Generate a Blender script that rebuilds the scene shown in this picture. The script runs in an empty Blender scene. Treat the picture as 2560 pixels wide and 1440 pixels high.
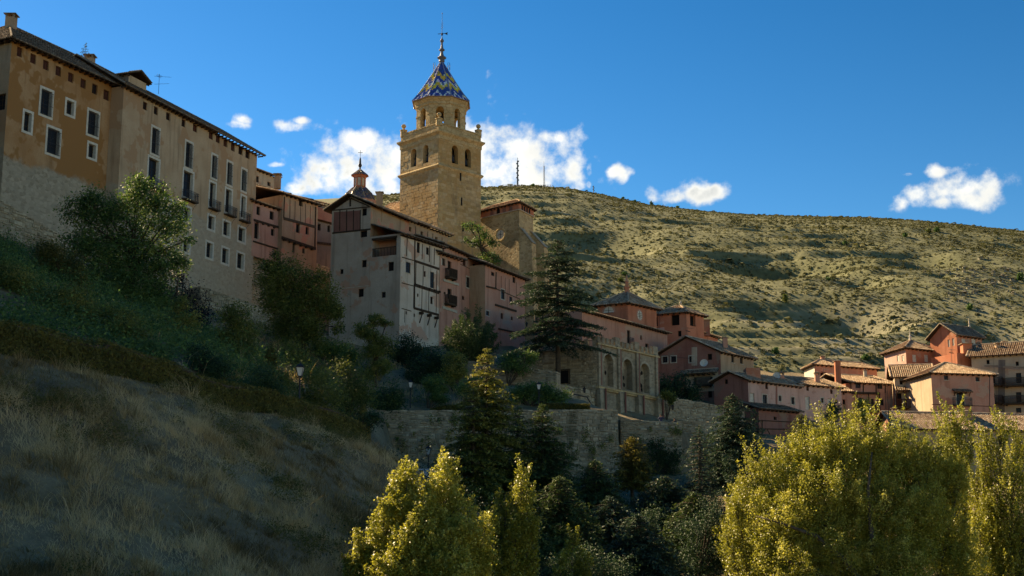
import bpy, math, random
import numpy as np
from mathutils import Vector, Matrix
R = math.radians
random.seed(7); rng = np.random.default_rng(7)
SC = bpy.context.scene; COL = SC.collection
# ------------------------------------------------------------------ camera
FPX = 3500.0; PT = math.atan(700 / 3500.0); cp, sp = math.cos(PT), math.sin(PT)
cam = bpy.data.objects.new('camera', bpy.data.cameras.new('camera')); COL.objects.link(cam)
cam.data.sensor_width = 36; cam.data.lens = FPX / 2560 * 36; cam.data.clip_start = .5; cam.data.clip_end = 6000
cam.rotation_euler = (R(90) + PT, 0, 0); SC.camera = cam
# ------------------------------------------------------------------ sky, sun, exposure
SUN = Vector((-.765, .645, 0)).normalized(); EL = R(34)
SUNV = Vector((SUN.x * math.cos(EL), SUN.y * math.cos(EL), math.sin(EL)))
def ray(u, v):
    x = (u - 1280) / FPX; y = (720 - v) / FPX
    return Vector((x, cp - y * sp, sp + y * cp))
def W(u, v, Y):
    r = ray(u, v); return r * (Y / r.y)
def WZ(u, v, Z):
    r = ray(u, v); return r * (Z / r.z)
world = bpy.data.worlds.new('World'); SC.world = world; world.use_nodes = True
nt = world.node_tree; nt.nodes.clear()
def N(t, typ, **kw):
    n = t.nodes.new(typ)
    for k, v in kw.items():
        if k.startswith('i_'): n.inputs[int(k[2:]) if k[2:].isdigit() else k[2:]].default_value = v
        else: setattr(n, k, v)
    return n
def MA(t, op, a, b=None, c=None, clamp=False):
    n = t.nodes.new('ShaderNodeMath'); n.operation = op; n.use_clamp = clamp
    for i, x in enumerate((a, b, c)):
        if x is None: continue
        if isinstance(x, (int, float)): n.inputs[i].default_value = x
        else: t.links.new(x, n.inputs[i])
    return n.outputs[0]
def MIX(t, f, a, b, mode='MIX'):
    n = t.nodes.new('ShaderNodeMix'); n.data_type = 'RGBA'; n.blend_type = mode
    for s, x in ((n.inputs['Factor'], f), (n.inputs['A'], a), (n.inputs['B'], b)):
        if s.type == 'RGBA' or s.type == 'VALUE':
            pass
    ins = [i for i in n.inputs if i.enabled]
    for s, x in zip((ins[0], ins[1], ins[2]), (f, a, b)):
        if isinstance(x, (int, float)): s.default_value = x
        elif isinstance(x, (tuple, list)): s.default_value = (*x[:3], 1)
        else: t.links.new(x, s)
    return [o for o in n.outputs if o.enabled][0]
def RAMP(t, f, stops, interp='LINEAR'):
    n = t.nodes.new('ShaderNodeValToRGB'); e = n.color_ramp.elements; n.color_ramp.interpolation = interp
    while len(e) < len(stops): e.new(.5)
    for el, (p, c) in zip(e, stops):
        el.position = p; el.color = (*c[:3], 1) if isinstance(c, (tuple, list)) else (c, c, c, 1)
    t.links.new(f, n.inputs[0]); return n.outputs[0]
sky = N(nt, 'ShaderNodeTexSky', sky_type='NISHITA', sun_disc=False, sun_elevation=EL, sun_rotation=math.atan2(SUN.x, SUN.y),
        altitude=1200, air_density=1.0, dust_density=.25, ozone_density=3.0)
hs = N(nt, 'ShaderNodeHueSaturation'); hs.inputs['Hue'].default_value = .498; hs.inputs['Saturation'].default_value = 1.2; hs.inputs['Value'].default_value = .325
gm = N(nt, 'ShaderNodeGamma'); gm.inputs['Gamma'].default_value = 1.5; nt.links.new(sky.outputs[0], gm.inputs['Color']); nt.links.new(gm.outputs[0], hs.inputs['Color'])
tc = N(nt, 'ShaderNodeTexCoord'); sx = N(nt, 'ShaderNodeSeparateXYZ'); nt.links.new(tc.outputs['Generated'], sx.inputs[0])
az = MA(nt, 'ARCTAN2', sx.outputs[0], sx.outputs[1]); el = MA(nt, 'ARCSINE', sx.outputs[2])
def azel(u, v):
    r = ray(u, v).normalized(); return math.atan2(r.x, r.y), math.asin(r.z)
# clouds: low fair-weather cumulus, lying where they lie in the sky (direction only)
CL = [(830, 365, 55, 26), (900, 350, 70, 26), (960, 395, 70, 62), (870, 425, 110, 34), (930, 460, 90, 40), (800, 455, 50, 20), (1010, 440, 70, 60),
      (1080, 430, 90, 90), (1200, 430, 110, 100), (1215, 340, 48, 32), (1290, 375, 70, 34), (1370, 385, 60, 36), (1330, 440, 130, 52), (1415, 430, 36, 46), (1380, 345, 40, 16), (1445, 465, 24, 14), (1260, 330, 30, 18),
      (590, 312, 32, 9), (612, 300, 22, 9), (725, 318, 40, 13), (750, 302, 18, 8), (1540, 428, 30, 13), (1557, 445, 14, 14), (1628, 484, 16, 16), (1690, 492, 34, 14), (1745, 486, 46, 18), (1785, 480, 14, 14),
      (2345, 430, 32, 13), (2400, 468, 74, 26), (2330, 478, 60, 22), (2430, 500, 50, 20), (2370, 508, 60, 16), (2245, 510, 20, 18), (2460, 470, 22, 26), (2270, 436, 18, 5), (735, 470, 40, 12), (690, 412, 18, 6), (1473, 425, 8, 15), (1472, 462, 7, 10)]
nz = N(nt, 'ShaderNodeTexNoise', noise_dimensions='3D'); nz.inputs['Scale'].default_value = 48; nz.inputs['Detail'].default_value = 9; nz.inputs['Roughness'].default_value = .6
nt.links.new(tc.outputs['Generated'], nz.inputs['Vector'])
nz2 = N(nt, 'ShaderNodeTexNoise'); nz2.inputs['Scale'].default_value = 24; nz2.inputs['Detail'].default_value = 3
nt.links.new(tc.outputs['Generated'], nz2.inputs['Vector'])
dens = None
for u, v, ru, rv in CL:
    a0, e0 = azel(u, v); a1 = azel(u + ru * 1.25, v)[0] - a0; e1 = e0 - azel(u, v + rv * 1.3)[1]
    dx = MA(nt, 'MULTIPLY', MA(nt, 'SUBTRACT', az, a0), 1 / a1); dy = MA(nt, 'MULTIPLY', MA(nt, 'SUBTRACT', el, e0), 1 / e1)
    q = MA(nt, 'SUBTRACT', 1.0, MA(nt, 'SQRT', MA(nt, 'ADD', MA(nt, 'MULTIPLY', dx, dx), MA(nt, 'MULTIPLY', dy, dy))))
    dens = q if dens is None else MA(nt, 'SMOOTH_MAX', dens, q, .25)
nn = MA(nt, 'MULTIPLY', MA(nt, 'SUBTRACT', nz.outputs[0], .5), 3.5)
nb = MA(nt, 'MULTIPLY', MA(nt, 'SUBTRACT', nz2.outputs[0], .5), 1.1)
dd = MA(nt, 'ADD', MA(nt, 'ADD', MA(nt, 'MINIMUM', dens, .55), nn), nb)
mr = N(nt, 'ShaderNodeMapRange', interpolation_type='SMOOTHSTEP'); mr.inputs['From Min'].default_value = -.28; mr.inputs['From Max'].default_value = 1.0
nt.links.new(dd, mr.inputs['Value'])
# grey undersides: thick part of the cloud, low
_, eb = azel(1280, 480); _, et = azel(1280, 330)
low = N(nt, 'ShaderNodeMapRange', interpolation_type='SMOOTHSTEP'); low.inputs['From Min'].default_value = et - .3 * (et - eb); low.inputs['From Max'].default_value = eb + .3 * (et - eb)
nt.links.new(el, low.inputs['Value'])
nz3 = N(nt, 'ShaderNodeTexNoise'); nz3.inputs['Scale'].default_value = 17; nz3.inputs['Detail'].default_value = 2; nt.links.new(tc.outputs['Generated'], nz3.inputs['Vector'])
g3 = N(nt, 'ShaderNodeMapRange', interpolation_type='SMOOTHSTEP'); g3.inputs['From Min'].default_value = .42; g3.inputs['From Max'].default_value = .62; nt.links.new(nz3.outputs[0], g3.inputs['Value'])
thick = N(nt, 'ShaderNodeMapRange', interpolation_type='SMOOTHSTEP'); thick.inputs['From Min'].default_value = .6; thick.inputs['From Max'].default_value = 1.6; nt.links.new(dd, thick.inputs['Value'])
gr = MA(nt, 'MULTIPLY', MA(nt, 'MULTIPLY', low.outputs[0], g3.outputs[0]), thick.outputs[0], clamp=True)
det = N(nt, 'ShaderNodeTexNoise'); det.inputs['Scale'].default_value = 40; det.inputs['Detail'].default_value = 6; nt.links.new(tc.outputs['Generated'], det.inputs['Vector'])
dsh = N(nt, 'ShaderNodeMapRange', interpolation_type='SMOOTHSTEP'); dsh.inputs['From Min'].default_value = .38; dsh.inputs['From Max'].default_value = .66; nt.links.new(det.outputs[0], dsh.inputs['Value'])
ccol = MIX(nt, gr, MIX(nt, MA(nt, 'MULTIPLY', dsh.outputs[0], .75), (3.9, 4.7, 5.9), (3.0, 3.7, 4.8)), (1.7, 2.25, 3.1))
bgc = MIX(nt, mr.outputs[0], hs.outputs[0], ccol)
bg = N(nt, 'ShaderNodeBackground'); bg.inputs['Strength'].default_value = .10; nt.links.new(bgc, bg.inputs['Color'])
wo = N(nt, 'ShaderNodeOutputWorld'); nt.links.new(bg.outputs[0], wo.inputs['Surface'])
sl = bpy.data.lights.new('sun', 'SUN'); sl.energy = 5.0; sl.angle = R(.53); sl.color = (1, .9, .74)
so = bpy.data.objects.new('sun', sl); COL.objects.link(so); so.rotation_euler = SUNV.to_track_quat('Z', 'Y').to_euler(); so.location = (0, 0, 120)
vs = SC.view_settings; vs.view_transform = 'Standard'; vs.look = 'None'; vs.gamma = 1; vs.exposure = 1.32; vs.use_curve_mapping = False
vs.use_white_balance = True; vs.white_balance_temperature = 9800; vs.white_balance_tint = 10.5
SC.cycles.max_bounces = 5; SC.cycles.diffuse_bounces = 3; SC.cycles.glossy_bounces = 2; SC.cycles.transmission_bounces = 3; SC.cycles.transparent_max_bounces = 4
# ------------------------------------------------------------------ helpers
def wl(o):
    p = Vector()
    while o is not None: p = p + o.location; o = o.parent
    return p
def tag(o, label=None, cat=None, group=None, kind=None):
    for k, x in (('label', label), ('category', cat), ('group', group), ('kind', kind)):
        if x: o[k] = x
    return o
def thing(name, label, cat, loc, group=None):
    o = bpy.data.objects.new(name, None); COL.objects.link(o); o.location = loc; o.empty_display_size = .5
    return tag(o, label, cat, group)
V = Vector; UP = V((0, 0, 1))
class MB:
    def __init__(s): s.v = []; s.f = []; s.t = []; s.c = []
    def poly(s, pts, t=.5):
        n = len(s.v); s.v += [tuple(p) for p in pts]; s.f.append(tuple(range(n, n + len(pts)))); s.t.append(t)
    def box(s, c, ax, ay, az, t=.5):   # centre and three half-axis vectors
        n = len(s.v)
        for i in (-1, 1):
            for j in (-1, 1):
                for k in (-1, 1): s.v.append(tuple(c + ax * i + ay * j + az * k))
        for q in ((0, 1, 3, 2), (4, 6, 7, 5), (0, 4, 5, 1), (2, 3, 7, 6), (0, 2, 6, 4), (1, 5, 7, 3)):
            s.f.append(tuple(n + i for i in q)); s.t.append(t)
    def bx(s, x0, x1, y0, y1, z0, z1, t=.5):
        s.box(V(((x0 + x1) / 2, (y0 + y1) / 2, (z0 + z1) / 2)), V(((x1 - x0) / 2, 0, 0)), V((0, (y1 - y0) / 2, 0)), V((0, 0, (z1 - z0) / 2)), t)
    def tube(s, pts, rad, n=6, t=.5, cap=True):
        k = len(s.v); m = len(pts); pts = [V(p) for p in pts]
        for i, p in enumerate(pts):
            d = (pts[min(i + 1, m - 1)] - pts[max(i - 1, 0)])
            d = d.normalized() if d.length > 1e-9 else UP
            a = d.cross(V((.31, .95, .05)) if abs(d.z) > .8 else UP).normalized(); b = d.cross(a)
            r = rad[i] if isinstance(rad, (list, tuple)) else rad
            for j in range(n):
                w = 2 * math.pi * j / n; s.v.append(tuple(p + a * (r * math.cos(w)) + b * (r * math.sin(w))))
        for i in range(m - 1):
            for j in range(n):
                j2 = (j + 1) % n
                s.f.append((k + i * n + j, k + i * n + j2, k + (i + 1) * n + j2, k + (i + 1) * n + j)); s.t.append(t)
        if cap:
            s.f.append(tuple(k + j for j in range(n))[::-1]); s.t.append(t)
            s.f.append(tuple(k + (m - 1) * n + j for j in range(n))); s.t.append(t)
    def lathe(s, c, prof, n=12, t=.5, rot=0):   # prof: (radius, z)
        k = len(s.v)
        for r, z in prof:
            for j in range(n):
                w = 2 * math.pi * j / n + rot; s.v.append((c[0] + r * math.cos(w), c[1] + r * math.sin(w), c[2] + z))
        for i in range(len(prof) - 1):
            for j in range(n):
                j2 = (j + 1) % n; s.f.append((k + i * n + j, k + i * n + j2, k + (i + 1) * n + j2, k + (i + 1) * n + j)); s.t.append(t)
        s.f.append(tuple(k + j for j in range(n))[::-1]); s.t.append(t)
        m = (len(prof) - 1) * n; s.f.append(tuple(k + m + j for j in range(n))); s.t.append(t)
    def mesh(s, name, mat, off=V(), smooth=False):
        me = bpy.data.meshes.new(name)
        me.from_pydata([(x - off[0], y - off[1], z - off[2]) for x, y, z in s.v], [], s.f)
        at = me.attributes.new('tint', 'FLOAT', 'FACE'); at.data.foreach_set('value', np.array(s.t, dtype=np.float32))
        if s.c:
            ac = me.attributes.new('col', 'FLOAT_COLOR', 'FACE'); ac.data.foreach_set('color', np.array(s.c, dtype=np.float32).ravel())
        me.materials.append(mat)
        if smooth: me.polygons.foreach_set('use_smooth', [True] * len(me.polygons))
        return me
    def build(s, name, mat, parent=None, smooth=False, kind=None):
        o = bpy.data.objects.new(name, s.mesh(name, mat, wl(parent) if parent else V(), smooth)); COL.objects.link(o); o.parent = parent
        if kind: o['kind'] = kind
        return o
def npmesh(name, verts, nper, tint, mat, parent=None, kind=None):
    """verts (M*nper,3): M separate faces of nper corners, one tint each"""
    M = len(verts) // nper; off = wl(parent) if parent else V()
    me = bpy.data.meshes.new(name); me.vertices.add(M * nper); me.loops.add(M * nper); me.polygons.add(M)
    me.vertices.foreach_set('co', (verts - np.array(off)).astype(np.float32).ravel())
    me.loops.foreach_set('vertex_index', np.arange(M * nper, dtype=np.int32))
    me.polygons.foreach_set('loop_start', np.arange(0, M * nper, nper, dtype=np.int32))
    at = me.attributes.new('tint', 'FLOAT', 'FACE'); at.data.foreach_set('value', tint.astype(np.float32))
    me.materials.append(mat); me.update()
    o = bpy.data.objects.new(name, me); COL.objects.link(o); o.parent = parent
    if kind: o['kind'] = kind
    return o
# ------------------------------------------------------------------ materials
def newmat(name):
    m = bpy.data.materials.new(name); m.use_nodes = True; t = m.node_tree; b = t.nodes['Principled BSDF']
    b.inputs['Roughness'].default_value = .9; b.inputs['Specular IOR Level'].default_value = .2
    return m, t, b
def pos(t, scale=(1, 1, 1)):
    g = t.nodes.new('ShaderNodeNewGeometry')
    if scale == (1, 1, 1): return g.outputs['Position']
    m = t.nodes.new('ShaderNodeMapping'); m.inputs['Scale'].default_value = scale; t.links.new(g.outputs['Position'], m.inputs[0]); return m.outputs[0]
def noise(t, vec, scale, detail=4, rough=.55):
    n = t.nodes.new('ShaderNodeTexNoise'); n.inputs['Scale'].default_value = scale; n.inputs['Detail'].default_value = detail; n.inputs['Roughness'].default_value = rough
    t.links.new(vec, n.inputs['Vector']); return n.outputs[0]
def sstep(t, f, a, b):
    n = t.nodes.new('ShaderNodeMapRange'); n.interpolation_type = 'SMOOTHSTEP'; n.inputs['From Min'].default_value = a; n.inputs['From Max'].default_value = b
    t.links.new(f, n.inputs['Value']); return n.outputs[0]
def bump(t, b, h, strength=.4, dist=.03):
    n = t.nodes.new('ShaderNodeBump'); n.inputs['Strength'].default_value = strength; n.inputs['Distance'].default_value = dist
    t.links.new(h, n.inputs['Height']); t.links.new(n.outputs[0], b.inputs['Normal'])
def stonecol(t, ca, cb, mortar, scale=2.2):
    mp = pos(t, (1, 1, 1.5)); nd = noise(t, mp, 1.3, 2)
    va = t.nodes.new('ShaderNodeVectorMath'); va.operation = 'ADD'; t.links.new(mp, va.inputs[0])
    sc_ = t.nodes.new('ShaderNodeVectorMath'); sc_.operation = 'SCALE'; sc_.inputs['Scale'].default_value = .35
    nc = t.nodes.new('ShaderNodeTexNoise'); nc.inputs['Scale'].default_value = 1.6; t.links.new(mp, nc.inputs['Vector']); t.links.new(nc.outputs['Color'], sc_.inputs[0]); t.links.new(sc_.outputs[0], va.inputs[1])
    vo = t.nodes.new('ShaderNodeTexVoronoi'); vo.inputs['Scale'].default_value = scale; t.links.new(va.outputs[0], vo.inputs['Vector'])
    ve = t.nodes.new('ShaderNodeTexVoronoi'); ve.feature = 'DISTANCE_TO_EDGE'; ve.inputs['Scale'].default_value = scale; t.links.new(va.outputs[0], ve.inputs['Vector'])
    sp_ = t.nodes.new('ShaderNodeSeparateColor'); t.links.new(vo.outputs['Color'], sp_.inputs[0])
    c = MIX(t, sp_.outputs[0], ca, cb); e = sstep(t, ve.outputs['Distance'], .02, .09)
    return MIX(t, e, mortar, c), e
def plaster(name, c1, c2, patch=None, pth=.6, pscale=.22, stone=None, zs=None, amp=2.5, lines=None):
    m, t, b = newmat(name); P = pos(t)
    col = MIX(t, sstep(t, noise(t, P, .35, 5, .6), .35, .65), c1, c2)
    st = noise(t, pos(t, (1.4, 1.4, .12)), 1.1, 4)
    col = MIX(t, MA(t, 'MULTIPLY', sstep(t, st, .5, .72), .7), col, tuple(x * .55 for x in c1))
    if patch is not None:
        col = MIX(t, sstep(t, noise(t, P, pscale, 4, .62), pth, pth + .03), col, patch)
    fine = noise(t, P, 6, 5, .7)
    col = MIX(t, MA(t, 'MULTIPLY', sstep(t, fine, .3, .75), .35), col, tuple(x * .72 for x in c1))
    h = fine
    if stone is not None:
        sc3, e = stonecol(t, *stone)
        if zs is not None:
            sz = t.nodes.new('ShaderNodeSeparateXYZ'); t.links.new(P, sz.inputs[0])
            k = MA(t, 'ADD', sz.outputs[2], MA(t, 'MULTIPLY', MA(t, 'SUBTRACT', noise(t, P, .3, 5, .65), .5), amp * 4))
            f = sstep(t, k, zs + .35, zs - .35)
        else: f = sstep(t, noise(t, P, .4, 5, .65), .5, .56)
        col = MIX(t, f, col, sc3); h = MA(t, 'ADD', fine, MA(t, 'MULTIPLY', e, f))
    t.links.new(col, b.inputs['Base Color']); bump(t, b, h, .5, .04); return m
def stone(name, ca, cb, mortar, scale=2.2, tinted=False, moss=None):
    m, t, b = newmat(name)
    if tinted:
        a = t.nodes.new('ShaderNodeAttribute'); a.attribute_name = 'tint'
        c = MIX(t, a.outputs['Fac'], ca, cb); e = noise(t, pos(t), 5, 4, .7)
        c = MIX(t, MA(t, 'MULTIPLY', sstep(t, e, .35, .7), .4), c, tuple(x * .6 for x in ca))
    else: c, e = stonecol(t, ca, cb, mortar, scale)
    big = noise(t, pos(t), .22, 4, .6)
    c = MIX(t, MA(t, 'MULTIPLY', sstep(t, big, .45, .7), .6), c, tuple(x * .55 for x in ca))
    if moss: c = MIX(t, MA(t, 'MULTIPLY', sstep(t, noise(t, pos(t, (1, 1, .3)), .5, 5, .65), .56, .66), .8), c, moss)
    t.links.new(c, b.inputs['Base Color']); bump(t, b, e, .6, .05); return m
def flat(name, c, rough=.8, var=.35, scale=3, spec=.2, metal=0):
    m, t, b = newmat(name); n = noise(t, pos(t), scale, 4, .65)
    t.links.new(MIX(t, sstep(t, n, .3, .7), c, tuple(x * (1 - var) for x in c)), b.inputs['Base Color'])
    b.inputs['Roughness'].default_value = rough; b.inputs['Specular IOR Level'].default_value = spec; b.inputs['Metallic'].default_value = metal; return m
def tinted(name, stops, rough=.9, spec=.2, var=.3, scale=2.0):
    m, t, b = newmat(name); a = t.nodes.new('ShaderNodeAttribute'); a.attribute_name = 'tint'
    c = RAMP(t, a.outputs['Fac'], stops); n = noise(t, pos(t), scale, 4, .65)
    c = MIX(t, MA(t, 'MULTIPLY', sstep(t, n, .4, .75), var), c, (.08, .07, .05))
    t.links.new(c, b.inputs['Base Color']); b.inputs['Roughness'].default_value = rough; b.inputs['Specular IOR Level'].default_value = spec; return m
def leafmat(name, stops, trans=.35, rough=.6, spec=.14, big=.12, tstops=None):
    m, t, b = newmat(name); a = t.nodes.new('ShaderNodeAttribute'); a.attribute_name = 'tint'
    f = MA(t, 'ADD', a.outputs['Fac'], MA(t, 'MULTIPLY', MA(t, 'SUBTRACT', noise(t, pos(t), .9, 3), .5), big * 4))
    c = RAMP(t, f, stops); t.links.new(c, b.inputs['Base Color']); b.inputs['Roughness'].default_value = rough; b.inputs['Specular IOR Level'].default_value = spec
    tr = t.nodes.new('ShaderNodeBsdfTranslucent'); t.links.new(MIX(t, .5, c, MIX(t, 1.0, c, (1.6, 1.5, .7), 'MULTIPLY')), tr.inputs['Color'])
    mx = t.nodes.new('ShaderNodeMixShader'); mx.inputs[0].default_value = trans
    t.links.new(b.outputs[0], mx.inputs[1]); t.links.new(tr.outputs[0], mx.inputs[2]); t.links.new(mx.outputs[0], t.nodes['Material Output'].inputs['Surface']); return m
def objrand(name, stops, var=.35):
    m, t, b = newmat(name); oi = t.nodes.new('ShaderNodeObjectInfo'); a = t.nodes.new('ShaderNodeAttribute'); a.attribute_name = 'tint'
    f = MA(t, 'FRACT', MA(t, 'ADD', oi.outputs['Random'], MA(t, 'MULTIPLY', a.outputs['Fac'], 7.31)))
    c = RAMP(t, f, stops); P = pos(t)
    c = MIX(t, MA(t, 'MULTIPLY', sstep(t, noise(t, P, 2.5, 5, .7), .4, .75), var), c, (.12, .09, .05))
    c = MIX(t, MA(t, 'MULTIPLY', sstep(t, noise(t, pos(t, (.5, .5, .25)), .5, 4, .6), .48, .68), .55), c, (.36, .19, .06))
    c = MIX(t, MA(t, 'MULTIPLY', sstep(t, noise(t, pos(t, (.8, .8, .15)), .7, 4, .6), .56, .72), .5), c, (.15, .12, .08))
    t.links.new(c, b.inputs['Base Color']); bump(t, b, noise(t, P, 7, 4, .7), .4, .03); return m
def glassmat(name):
    m, t, b = newmat(name); b.inputs['Base Color'].default_value = (.015, .018, .022, 1); b.inputs['Roughness'].default_value = .18; b.inputs['Specular IOR Level'].default_value = .12; return m
M = {}
M['glass'] = glassmat('window_glass')
M['dark'] = flat('dark_interior', (.012, .010, .009), .95, .3)
M['wood'] = flat('dark_wood', (.065, .04, .024), .85, .5, 5)
M['oldwood'] = flat('weathered_wood', (.10, .07, .045), .9, .5, 5)
M['redwood'] = flat('red_brown_wood', (.09, .03, .018), .85, .4, 5)
M['white'] = flat('white_lime', (.62, .58, .48), .9, .25, 4)
M['cream'] = flat('cream_lime', (.5, .44, .34), .9, .3, 4)
M['iron'] = flat('black_iron', (.02, .02, .022), .55, .3, 6, .4)
M['steel'] = flat('grey_steel', (.12, .13, .15), .5, .3, 3, .4)
M['tile'] = tinted('roof_tile', [(0, (.22, .135, .085)), (.3, (.39, .25, .155)), (.65, (.53, .375, .245)), (1, (.62, .50, .36))], .9, .2, .45, 1.2)
M['tileold'] = tinted('old_roof_tile', [(0, (.12, .085, .06)), (.4, (.24, .175, .12)), (1, (.40, .32, .23))], .9, .2, .5, 1.2)
M['ash'] = objrand('tower_ashlar', [(0, (.36, .24, .105)), (.25, (.46, .33, .165)), (.5, (.40, .255, .11)), (.75, (.52, .39, .22)), (1, (.32, .22, .11))])
M['trim'] = stone('stone_trim', (.44, .315, .155), (.52, .39, .215), (.36, .25, .12), 1.2)
M['rub'] = stone('rubble_wall', (0.286, 0.237, 0.165), (0.440, 0.385, 0.286), (0.363, 0.319, 0.231), 2.4)
M['rubt'] = stone('rubble_stone', (0.264, 0.204, 0.132), (0.504, 0.420, 0.288), None, tinted=True, moss=(0.072, 0.066, 0.036))
M['mort'] = flat('lime_mortar', (0.333, 0.276, 0.190), .95, .4, 1.5)
M['church'] = stone('church_rubble', (0.291, 0.207, 0.101), (0.515, 0.392, 0.213), (0.470, 0.358, 0.202), 1.9)
M['apricot'] = plaster('ochre_plaster', (.38, .195, .085), (.45, .27, .14), (.31, .145, .05), .48, .16, ((.26, .215, .15), (.40, .34, .25), (.33, .28, .2)), 39.8, .8)
M['beige'] = plaster('beige_plaster', (.43, .29, .175), (.50, .36, .23), (.40, .235, .13), .54, .2, ((.34, .27, .19), (.43, .36, .26), (.40, .33, .235)), 40.5, 1.0)
M['grey'] = plaster('grey_plaster', (0.372, 0.288, 0.216), (0.456, 0.366, 0.282), (0.444, 0.246, 0.162), .55, .24, ((0.336, 0.288, 0.204), (0.456, 0.396, 0.300), (0.420, 0.360, 0.264)), 26.5, .5)
M['whitep'] = plaster('pale_lime_plaster', (0.515, 0.420, 0.325), (0.605, 0.504, 0.398), (0.504, 0.297, 0.207), .55, .3, ((0.448, 0.381, 0.291), (0.560, 0.493, 0.392), (0.538, 0.470, 0.370)), 27.0, .5)
M['pink'] = plaster('pink_plaster', (.46, .23, .165), (.52, .29, .215), (.40, .29, .22), .60, .3)
M['rose'] = plaster('rose_plaster', (.50, .31, .25), (.56, .37, .30), (.44, .25, .19), .6, .25)
M['red'] = plaster('red_plaster', (.27, .105, .075), (.33, .15, .105), (.27, .17, .12), .57, .25)
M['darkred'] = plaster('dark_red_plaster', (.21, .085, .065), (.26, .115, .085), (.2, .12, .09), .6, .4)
M['orange'] = plaster('orange_plaster', (.45, .155, .085), (.50, .205, .12), (.45, .24, .16), .6, .25)
M['salmon'] = plaster('salmon_plaster', (.46, .215, .145), (.51, .27, .19), (.44, .28, .20), .58, .28)
M['brown'] = plaster('brown_plaster', (0.360, 0.228, 0.144), (0.432, 0.300, 0.192), (0.504, 0.216, 0.138), .55, .35)
M['brownt'] = plaster('tan_timber_plaster', (0.380, 0.241, 0.144), (0.460, 0.310, 0.196), (0.460, 0.230, 0.149), .58, .3)
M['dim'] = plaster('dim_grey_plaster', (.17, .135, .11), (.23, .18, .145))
M['buff'] = plaster('buff_plaster', (.46, .34, .23), (.52, .41, .29), (.44, .28, .19), .6, .3)
# ------------------------------------------------------------------ building helpers
def clip(poly, a, b, c):   # keep a*x+b*y<=c
    out = []
    for i in range(len(poly)):
        p, q = poly[i], poly[(i + 1) % len(poly)]; fp = a * p[0] + b * p[1] - c; fq = a * q[0] + b * q[1] - c
        if fp <= 0: out.append(p)
        if (fp < 0 < fq) or (fq < 0 < fp):
            k = fp / (fp - fq); out.append((p[0] + (q[0] - p[0]) * k, p[1] + (q[1] - p[1]) * k))
    return out
def convclip(cell, poly):
    ar = sum(poly[i][0] * poly[(i + 1) % len(poly)][1] - poly[(i + 1) % len(poly)][0] * poly[i][1] for i in range(len(poly)))
    P = poly if ar > 0 else poly[::-1]
    for i in range(len(P)):
        (x0, y0), (x1, y1) = P[i], P[(i + 1) % len(P)]; a, b = (y1 - y0), -(x1 - x0)
        cell = clip(cell, a, b, a * x0 + b * y0)
        if len(cell) < 3: return []
    return cell
WC = {}
def ring(m, w, h, b, y0, y1):   # rectangular ring centred on the origin, outer size w x h, band b
    m.bx(-w / 2, w / 2, y0, y1, h / 2 - b, h / 2); m.bx(-w / 2, w / 2, y0, y1, -h / 2, -h / 2 + b)
    m.bx(-w / 2, -w / 2 + b, y0, y1, -h / 2 + b, h / 2 - b); m.bx(w / 2 - b, w / 2, y0, y1, -h / 2 + b, h / 2 - b)
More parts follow.
